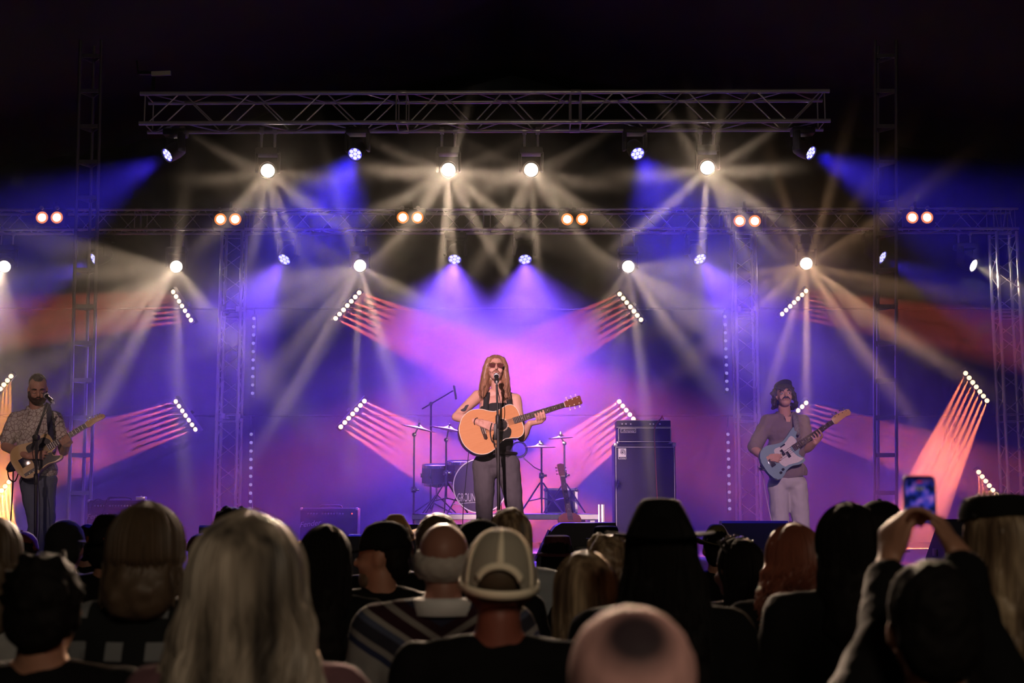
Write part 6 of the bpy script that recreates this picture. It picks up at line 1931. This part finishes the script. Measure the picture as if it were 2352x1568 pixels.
# --- the four nearest figures
def pink_head():
    J = fan(1447, 1392, 1.78, 'blurred nearest head with dusty pink hair and a dark round crown patch', k=0.98)
    finish(J, cloth('grey_mauve_top', (0.03, 0.025, 0.028)), 0.6)
    at, R = J['at'], J['R']
    m = mat('dusty_pink_hair', (0.42, 0.22, 0.20), 0.7, spec=0.2)
    nt = m.node_tree
    tc = nt.nodes.new('ShaderNodeTexCoord'); vd = nt.nodes.new('ShaderNodeVectorMath'); vd.operation = 'DISTANCE'
    spot = at(0.0, -0.090, 0.085) - Vector(J['t'].location)
    vd.inputs[1].default_value = spot
    r = nt.nodes.new('ShaderNodeValToRGB')
    r.color_ramp.elements[0].position = 0.030; r.color_ramp.elements[0].color = (0.035, 0.022, 0.028, 1)
    r.color_ramp.elements[1].position = 0.062; r.color_ramp.elements[1].color = (0.66, 0.36, 0.34, 1)
    nt.links.new(tc.outputs['Object'], vd.inputs[0]); nt.links.new(vd.outputs['Value'], r.inputs[0])
    nt.links.new(r.outputs[0], nt.nodes['Principled BSDF'].inputs['Base Color'])
    H = Blob()
    H.ell(at(0, -0.022, 0.036), (0.084, 0.102, 0.088), R); H.ell(at(0, -0.060, -0.03), (0.086, 0.060, 0.10), R); H.ell(at(0, -0.065, -0.11), (0.090, 0.058, 0.09), R); H.ell(at(0, -0.065, -0.20), (0.094, 0.058, 0.09), R)
    add_part(H.mesh(0.009, 3, noise=(0.02, 0.004)), 'hair', m, J['t'])
pink_head()
def blonde():
    J = fan(578, 1216, 2.65, 'woman with long wavy blond hair in the near rows', k=1.02, face=(0.1, 1, 0))
    finish(J, cloth('dusky_rose_top', (0.10, 0.05, 0.06)), 0.5)
    long_hair(J, HAIR_BLOND, 0.40, 0.150, 330, 0.016, 0.0075, 4, 1.22, 0.02)
blonde()
def trucker():
    J = fan(1146, 1232, 3.3, 'man in a black shirt wearing a beige mesh trucker cap backwards view', build=1.12, skin=skin_mat('sunburnt_skin', (0.20, 0.06, 0.04)))
    J['t']['label'] = 'man in black shirt under a beige mesh cap with an arched rear opening'
    finish(J, BLACK_TOP, 0.7)
    H = Blob(); H.ell(J['at'](0, -0.020, 0.036), (0.0775, 0.0985, 0.086), J['R']); add_part(H.mesh(0.01, 2), 'hair', HAIR_BROWN, J['t'])
    at, R = J['at'], J['R']
    mesh_m = mat('cap_mesh', (0.40, 0.36, 0.29), 0.8, noise=(400, (0.28, 0.25, 0.20)), bump=0.4)
    trim = mat('cap_cotton', (0.85, 0.75, 0.58), 0.8)
    R2 = R @ Matrix.Rotation(0.17, 3, 'X') @ Matrix.Rotation(0.05, 3, 'Y')
    o = at(0, -0.012, -0.002)
    ax, ay, az = 0.0945, 0.115, 0.146
    def surf(a, e, g=0.0):      # a: 0 at the back, e: 0 rim .. pi/2 crown
        return o + R2 @ V((ax + g) * math.cos(e) ** 0.8 * math.sin(a), -(ay + g) * math.cos(e) ** 0.8 * math.cos(a), (az + g) * math.sin(e))
    def arch(a):
        q = abs(a) / 0.62
        return 0.0 if q >= 1 else 0.13 + 0.36 * math.sqrt(1 - q * q)
    NA, NE = 56, 16
    def dome(bm):
        g = {}
        for i in range(NA):
            a = -PI + 2 * PI * i / NA
            lo = arch(a) if arch(a) > 0 else 0.0
            for j in range(NE + 1):
                e = lo + (PI / 2 - lo) * j / NE
                g[i, j] = bm.verts.new(surf(a, min(e, PI / 2 - 0.01)))
        for i in range(NA):
            for j in range(NE):
                bm.faces.new((g[i, j], g[(i + 1) % NA, j], g[(i + 1) % NA, j + 1], g[i, j + 1]))
    d = wpart('cap', J['t'], mesh_m, dome)
    md = d.modifiers.new('cloth', 'SOLIDIFY'); md.thickness = 0.003
    def ribbon(bm, path, wd):
        rows = []
        for i, (a, e) in enumerate(path):
            a0, e0 = path[max(0, i - 1)]; a1, e1 = path[min(len(path) - 1, i + 1)]
            da, de = a1 - a0, e1 - e0
            L = math.hypot(da * ax, de * az) or 1
            na, ne = -de * az / L / ax, da * ax / L / az
            rows.append([bm.verts.new(surf(a + na * wd * s, max(0.0, min(PI / 2 - 0.01, e + ne * wd * s)), 0.004)) for s in (-0.5, 0.5)])
        for p, q in zip(rows, rows[1:]):
            bm.faces.new((p[0], p[1], q[1], q[0]))
    tr = []
    ap = [(-0.60 + 1.2 * i / 30, arch(-0.60 + 1.2 * i / 30) + 0.05) for i in range(31)]
    band = [(-PI + 2 * PI * i / 60, 0.05) for i in range(61)]
    for nm, pth, wd in (('rear_opening_piping', ap, 0.017), ('band', band, 0.024), ('centre_seam', [(0.0, 0.58 + 0.95 * i / 12) for i in range(13)], 0.020), ('seam', [(-0.95 - 0.25 * i / 12, 0.1 + 1.3 * i / 12) for i in range(13)], 0.012), ('seam', [(0.95 + 0.25 * i / 12, 0.1 + 1.3 * i / 12) for i in range(13)], 0.012)):
        q = wpart(nm, J['t'], trim, lambda bm: ribbon(bm, pth, wd))
        md = q.modifiers.new('cloth', 'SOLIDIFY'); md.thickness = 0.003
    wpart('cap_bill', J['t'], trim, lambda bm: b_prism(bm, [p[:2] for p in spline([(-0.085, 0.06), (-0.075, 0.14), (-0.04, 0.185), (0.0, 0.197), (0.04, 0.185), (0.075, 0.14), (0.085, 0.06)], 4)], -0.003, 0.003, R2 @ Matrix.Rotation(-0.1, 3, 'X'), o + R2 @ V(0, 0, 0.012)))
trucker()
def older_man():
    J = fan(1020, 1199, 4.0, 'older balding man with grey fringe, white collar and chevron striped sweater', build=1.12, skin=skin_mat('weathered_skin', (0.24, 0.11, 0.08)))
    m = mat('chevron_sweater', (0.3, 0.28, 0.26), 0.9, spec=0.1)
    nt = m.node_tree
    tc = nt.nodes.new('ShaderNodeTexCoord'); sp = nt.nodes.new('ShaderNodeSeparateXYZ'); ab = nt.nodes.new('ShaderNodeMath'); ab.operation = 'ABSOLUTE'
    mu = nt.nodes.new('ShaderNodeMath'); mu.operation = 'MULTIPLY_ADD'; mu.inputs[1].default_value = -0.62
    r = nt.nodes.new('ShaderNodeValToRGB'); r.color_ramp.interpolation = 'CONSTANT'
    mr = nt.nodes.new('ShaderNodeMapRange')
    zt = J['n1'].z
    mr.inputs['From Min'].default_value = zt - 0.33; mr.inputs['From Max'].default_value = zt + 0.02
    L = nt.links.new
    L(tc.outputs['Object'], sp.inputs[0]); L(sp.outputs['X'], ab.inputs[0]); L(ab.outputs[0], mu.inputs[0]); L(sp.outputs['Z'], mu.inputs[2]); L(mu.outputs[0], mr.inputs['Value']); L(mr.outputs['Result'], r.inputs[0]); L(r.outputs[0], nt.nodes['Principled BSDF'].inputs['Base Color'])
    cols = [(0.0, (0.20, 0.195, 0.19)), (0.30, (0.02, 0.025, 0.06)), (0.36, (0.17, 0.16, 0.155)), (0.42, (0.02, 0.02, 0.03)), (0.54, (0.05, 0.06, 0.10)), (0.60, (0.20, 0.185, 0.17)), (0.65, (0.022, 0.008, 0.012)), (0.76, (0.17, 0.155, 0.145)), (0.82, (0.022, 0.008, 0.012)), (0.9, (0.02, 0.02, 0.04))]
    e = r.color_ramp.elements
    e[0].position, e[0].color = cols[0][0], (*cols[0][1], 1)
    e[1].position, e[1].color = cols[-1][0], (*cols[-1][1], 1)
    for p_, c_ in cols[1:-1]:
        q = e.new(p_); q.color = (*c_, 1)
    finish(J, m, 1.9, shirt_name='sweater', grow=0.03)
    at, R = J['at'], J['R']
    H = Blob()      # fringe round a bald crown
    H.ell(at(0, -0.045, -0.005), (0.083, 0.066, 0.052), R)
    for sx in (-1, 1):
        H.ell(at(sx * 0.068, -0.02, 0.0), (0.020, 0.050, 0.045), R)
    add_part(H.mesh(0.009, 2, noise=(0.015, 0.008)), 'hair_fringe', HAIR_GREY, J['t'])
    o = wpart('collar', J['t'], cloth('white_collar', (0.5, 0.5, 0.5)), lambda bm: collar_band(bm, J['n1'] + V(0, 0.0, -0.005), 1.0, -1))
    o.rotation_euler = (0, 0, 0)
    md = o.modifiers.new('cloth', 'SOLIDIFY'); md.thickness = 0.006
older_man()
# --- hats
FELT_BLACK, FELT_TAN, FELT_OLIVE = mat('black_felt', (0.005, 0.005, 0.005), 0.9, spec=0.1), mat('tan_felt', (0.36, 0.24, 0.13), 0.85, spec=0.1), mat('olive_felt', (0.10, 0.085, 0.035), 0.85, spec=0.1)
J = fan(1515, 1170, 3.5, 'person in a tall black wide-brimmed hat with long dark hair', k=1.0)
finish(J, BLACK_TOP, 1.5); long_hair(J, HAIR_BLACK, 0.42, 0.15, 120, 0.01, 0.007, 11)
J['R'] = J['R'].copy()
hat(J, FELT_BLACK, (0.084, 0.100), 0.098, 0.142, 0.02, 0.012, None, 0.0, 0.62, lift=0.052, sides=0.0)
J = fan(1345, 1270, 3.9, 'woman with straight dark blond hair and grey-blue shirt below the black hat')
finish(J, cloth('grey_blue_shirt', (0.16, 0.19, 0.22)), 1.6); long_hair(J, HAIR_BLOND2, 0.36, 0.098, 220, 0.003, 0.005, 12)
J = fan(1172, 1168, 5.6, 'woman with smooth ash blond hair and slate shirt beyond the mesh cap')
finish(J, cloth('slate_shirt', (0.20, 0.22, 0.24)), 1.6); long_hair(J, HAIR_BLOND2, 0.22, 0.088, 200, 0.002, 0.005, 13, 0.97)
J = fan(1102, 1201, 4.9, 'person in a plain black cap just behind the mesh cap')
finish(J, BLACK_TOP); short_hair(J, HAIR_BLACK, thick=0.97); ball_cap(J, FELT_BLACK)
J = fan(1006, 1193, 6.25, 'person with rounded brown hair in front of the balding man')
finish(J, BLACK_TOP, 1.5); short_hair(J, HAIR_BROWN, thick=1.28)
J = fan(343, 1172, 3.7, 'person with brown bobbed hair and dark checked shirt')
def plaid():
    m = mat('dark_checked_flannel', (0.012, 0.013, 0.014), 0.9, spec=0.1)
    nt = m.node_tree
    L = nt.links.new
    tc = nt.nodes.new('ShaderNodeTexCoord'); sp = nt.nodes.new('ShaderNodeSeparateXYZ'); L(tc.outputs['Object'], sp.inputs[0])
    outs = []
    for ax in 'XZ':
        a = nt.nodes.new('ShaderNodeMath'); a.operation = 'PINGPONG'; a.inputs[1].default_value = 0.055; L(sp.outputs[ax], a.inputs[0])
        b = nt.nodes.new('ShaderNodeMath'); b.operation = 'GREATER_THAN'; b.inputs[1].default_value = 0.031; L(a.outputs[0], b.inputs[0])
        outs.append(b)
    mm = nt.nodes.new('ShaderNodeMath'); mm.operation = 'MULTIPLY'; L(outs[0].outputs[0], mm.inputs[0]); L(outs[1].outputs[0], mm.inputs[1])
    mx = nt.nodes.new('ShaderNodeMix'); mx.data_type = 'RGBA'; mx.inputs['A'].default_value = (0.010, 0.011, 0.012, 1); mx.inputs['B'].default_value = (0.15, 0.16, 0.17, 1)
    L(mm.outputs[0], mx.inputs['Factor']); L(mx.outputs['Result'], nt.nodes['Principled BSDF'].inputs['Base Color'])
    return m
finish(J, plaid(), 1.8); long_hair(J, HAIR_BROWN, 0.13, 0.092, 200, 0.004, 0.006, 14, 1.13)
J = fan(538, 1167, 6.9, 'person with short curly black hair below the first truss column')
finish(J, BLACK_TOP); short_hair(J, HAIR_BLACK, curls=90, seed=3)
J = fan(465, 1230, 8.3, 'person in a dark red cap between brown bob and curly head', face=(0, 1, 0))
finish(J, BLACK_TOP); short_hair(J, HAIR_BROWN, thick=0.97); ball_cap(J, mat('dark_red_cotton', (0.07, 0.012, 0.015), 0.85))
J = fan(607, 1222, 5.2, 'person in a pale tan hat mostly behind the wavy blond hair')
finish(J, cloth('buff_shirt', (0.10, 0.09, 0.07)), 0.7); short_hair(J, HAIR_BROWN); hat(J, FELT_TAN, (0.088, 0.104), 0.125, 0.145, 0.03, 0.05, HAIR_BROWN, 0.0, 0.55, lift=0.04)
J = fan(750, 1209, 4.8, 'woman with straight dark hair between the blond waves and the bill cap', build=0.92)
finish(J, BLACK_TOP, 1.5); long_hair(J, HAIR_BLACK, 0.34, 0.094, 160, 0.004, 0.006, 15)
J = fan(880, 1205, 5.2, 'bearded man in a black bill cap turned to face left', face=(-1, 0.25, -0.05))
finish(J, BLACK_TOP, 1.6); short_hair(J, HAIR_BLACK, thick=0.97); ball_cap(J, FELT_BLACK)
H = Blob(); H.ell(J['at'](0, 0.055, -0.085), (0.052, 0.045, 0.05), J['R']); add_part(H.mesh(0.01, 2), 'beard', HAIR_BROWN, J['t'])
J = fan(907, 1199, 6.6, 'person in a brown creased cowboy hat behind the black bill cap', face=(-0.5, 1, 0))
finish(J, BLACK_TOP); short_hair(J, HAIR_BROWN); hat(J, mat('brown_straw', (0.22, 0.12, 0.05), 0.8), (0.086, 0.100), 0.125, 0.15, 0.04, 0.06, HAIR_BLACK, 0.0, 0.45, lift=0.035)
J = fan(155, 1200, 6.3, 'person in a round black beanie in front of the guitarist')
finish(J, BLACK_TOP, 1.6); short_hair(J, mat('black_knit', (0.008, 0.008, 0.009), 0.95), (0.01, 0.004), 1.10, name='beanie')
J = fan(206, 1205, 8.2, 'small dark head between the beanie and the banded hat')
finish(J, BLACK_TOP); short_hair(J, HAIR_BLACK)
J = fan(253, 1193, 6.0, 'person in a black peaked hat with an orange band', face=(0.2, 1, 0))
finish(J, BLACK_TOP, 1.6); short_hair(J, HAIR_BLACK); hat(J, FELT_BLACK, (0.088, 0.102), 0.125, 0.125, 0.03, 0.01, mat('orange_ribbon', (0.35, 0.09, 0.02), 0.7), 0.0, 0.6, lift=0.02)
J = fan(-8, 1192, 4.2, 'person with dark brown hair and pale sleeve cut by the left edge')
finish(J, cloth('pale_grey_top', (0.22, 0.22, 0.22)), 1.7); long_hair(J, HAIR_BROWN, 0.20, 0.10, 120, 0.006, 0.006, 16)
J = fan(48, 1226, 7.3, 'person in a small dark cap under the orange smoke', face=(-0.8, 1, 0))
finish(J, BLACK_TOP); short_hair(J, HAIR_BLACK, thick=0.97); ball_cap(J, mat('brick_cap', (0.10, 0.02, 0.01), 0.85))
J = fan(112, 1275, 3.1, 'person with black hair and black jacket low in the left corner', build=1.1)
finish(J, BLACK_TOP, 1.9); short_hair(J, HAIR_BLACK, curls=40, seed=9)
J = fan(1280, 1234, 8.0, 'person in a dark red patterned bucket hat before the rounded floor monitor')
finish(J, BLACK_TOP); short_hair(J, HAIR_BLACK, thick=0.98); long_hair(J, HAIR_BLACK, 0.26, 0.10, 60, 0.004, 0.006, 17)
hat(J, mat('red_print_cotton', (0.09, 0.012, 0.02), 0.85, noise=(40, (0.02, 0.006, 0.01))), (0.084, 0.096), 0.10, 0.125, 0.0, -0.012, None, 0.0, 0.92, lift=0.035, sides=0.02)
J = fan(1392, 1214, 8.7, 'person in a dark round hat in front of the rounded floor monitor')
finish(J, BLACK_TOP); short_hair(J, HAIR_BLACK); hat(J, FELT_BLACK, (0.085, 0.098), 0.09, 0.13, 0.0, 0.01, None, 0.0, 0.9, lift=0.05)
J = fan(1396, 1232, 5.4, 'person with fair curly hair tucked behind the black hat brim')
finish(J, BLACK_TOP); short_hair(J, HAIR_BLOND2, curls=70, seed=6, thick=1.04)
J = fan(1645, 1215, 7.8, 'person in an olive creased hat before the bass player monitor')
finish(J, BLACK_TOP); short_hair(J, HAIR_BLACK); hat(J, FELT_OLIVE, (0.082, 0.098), 0.115, 0.15, 0.03, 0.05, None, 0.0, 0.5, lift=0.035)
J = fan(1692, 1240, 5.3, 'dark-haired woman with glinting sunglasses pushed up on her head', face=(-0.5, 1, 0))
finish(J, BLACK_TOP, 1.5); long_hair(J, HAIR_BLACK, 0.30, 0.105, 140, 0.006, 0.006, 18)
def shades_on_head(J, m):
    at = J['at']
    wpart('sunglasses', J['t'], M['black'], lambda bm: b_path(bm, [at(-0.085, -0.05, 0.075), at(-0.075, 0.02, 0.115), at(0.0, 0.035, 0.130), at(0.075, 0.02, 0.115), at(0.085, -0.05, 0.075)], 0.006, 6))
    for i in range(9):
        x = -0.075 + 0.15 * i / 8
        wpart('stud', J['t'], m, lambda bm: b_ellipsoid(bm, at(x, -0.005 + 0.02 * (1 - (x / 0.075) ** 2), 0.140 - 4.0 * x * x), (0.005, 0.005, 0.005), None, 8, 6))
shades_on_head(J, M['chrome'])
J = fan(1820, 1210, 4.6, 'woman with frizzy auburn hair glowing at the edge, before the bass player')
finish(J, BLACK_TOP, 1.5); long_hair(J, HAIR_RED, 0.20, 0.12, 260, 0.022, 0.004, 19, 1.06)
J = fan(1943, 1160, 3.9, 'person with smooth dark hair just left of the raised phone', build=1.05)
finish(J, BLACK_TOP, 1.8); long_hair(J, HAIR_BLACK, 0.26, 0.10, 120, 0.004, 0.006, 20)
J = fan(2022, 1158, 5.0, 'person in a dark cap between the smooth dark hair and the raised phone', face=(0.5, 1, 0))
finish(J, BLACK_TOP, 1.5); short_hair(J, HAIR_BLACK, thick=0.98); ball_cap(J, FELT_BLACK)
J = fan(2282, 1146, 3.5, 'woman in a flat dark cap with glasses on top and long fair streaks', face=(-0.25, 1, 0))
finish(J, BLACK_TOP, 1.7); long_hair(J, HAIR_BLOND2, 0.42, 0.115, 160, 0.006, 0.006, 21)
hat(J, FELT_BLACK, (0.090, 0.106), 0.058, 0.093, 0.0, 0.0, None, -0.08, 0.86, name='flat_cap', lift=0.072, top_dip=0.002)
shades_on_head(J, M['gold'])
# --- the person filming with a phone
YP = 3.05
pc = P(2112, 1148, YP)
def filmer():
    x0 = P(2128, 1300, 2.6)
    wl, wr_ = P(2040, 1294, 2.98), P(2202, 1272, 2.98)
    el, er = P(2030, 1470, 2.78), P(2240, 1450, 2.78)
    J = fan(2130, 1296, 2.58, 'person holding up a lit phone in both hands to film', arms={'R': (el, wl), 'L': (er, wr_)}, build=1.0)
    B = J['B']
    # hands: palms either side of the phone, fingers behind it, thumbs in front
    hand_blob(B, wl, V(0.12, 0.10, 1), V(1, 0.45, 0), -1, (0.5, 0.75, 0.85, 0.8), 0.3, 0.92, 0.05, V(0.35, -0.45, 0.85))
    hand_blob(B, wr_, V(-0.35, 0.10, 0.8), V(-1, 0.45, -0.2), 1, (0.5, 0.75, 0.85, 0.8), 0.3, 0.92, 0.05, V(-0.55, -0.45, 0.6))
    J['skin'] = SKIN_C
    finish(J, BLACK_TOP, 1.75, voxel=0.0085)
    short_hair(J, HAIR_BLACK, thick=1.05)
filmer()
def phone():
    t = thing('smartphone', 'smartphone held up with the stage glowing on its screen', 'phone', pc)
    w_, h_ = 0.073, 0.150
    def rr(w, h, r, n=6):
        pts = []
        for sx, sz, a0 in ((1, 1, 0), (-1, 1, PI / 2), (-1, -1, PI), (1, -1, 3 * PI / 2)):
            for i in range(n + 1):
                a = a0 + PI / 2 * i / n
                pts.append((sx * (w / 2 - r) + r * math.cos(a), sz * (h / 2 - r) + r * math.sin(a)))
        return pts
    RP = Matrix(((1, 0, 0), (0, 0, -1), (0, 1, 0)))
    part('case', t, M['black'], lambda bm: b_prism(bm, rr(w_, h_ * 0.74, 0.011), -0.005, 0.004, RP))
    m = bpy.data.materials.new('phone_picture')
    m.use_nodes = True
    nt = m.node_tree; nt.nodes.clear()
    N, L = nt.nodes.new, nt.links.new
    out, em = N('ShaderNodeOutputMaterial'), N('ShaderNodeEmission')
    tc, nz, rp = N('ShaderNodeTexCoord'), N('ShaderNodeTexNoise'), N('ShaderNodeValToRGB')
    nz.inputs['Scale'].default_value = 55; nz.inputs['Detail'].default_value = 1
    sp, gr, mx = N('ShaderNodeSeparateXYZ'), N('ShaderNodeMapRange'), N('ShaderNodeMix')
    e = rp.color_ramp.elements
    e[0].position = 0.38; e[0].color = (0.004, 0.006, 0.03, 1); e[1].position = 0.72; e[1].color = (0.25, 0.10, 0.40, 1)
    k = e.new(0.52); k.color = (0.02, 0.03, 0.32, 1)
    gr.inputs['From Min'].default_value = 0.052; gr.inputs['From Max'].default_value = 0.026
    L(tc.outputs['Object'], nz.inputs['Vector']); L(nz.outputs['Fac'], rp.inputs[0]); L(tc.outputs['Object'], sp.inputs[0]); L(sp.outputs['Z'], gr.inputs['Value'])
    L(rp.outputs[0], em.inputs[0]); L(gr.outputs['Result'], em.inputs[1]); L(em.outputs[0], out.inputs[0])
    m.cycles.emission_sampling = 'NONE'
    part('screen', t, m, lambda bm: b_prism(bm, rr(w_ * 0.90, h_ * 0.70, 0.008), 0.0041, 0.0046, RP), False)
    rec = emission('record_dot', (0.8, 0.02, 0.02), 0.35); rec.cycles.emission_sampling = 'NONE'
    part('record_mark', t, rec, lambda bm: b_box(bm, (0, -0.0048, 0.041), (0.012, 0.0004, 0.004)), False)
    bl = emission('bright_stage', (0.9, 0.75, 0.9), 0.12); bl.cycles.emission_sampling = 'NONE'
    part('stage_lights_on_screen', t, bl, lambda bm: [b_box(bm, (-0.008 + 0.008 * i, -0.0048, 0.026), (0.005, 0.0004, 0.009)) for i in range(3)], False)
phone()
bpy.data.scenes.remove(BENCH)
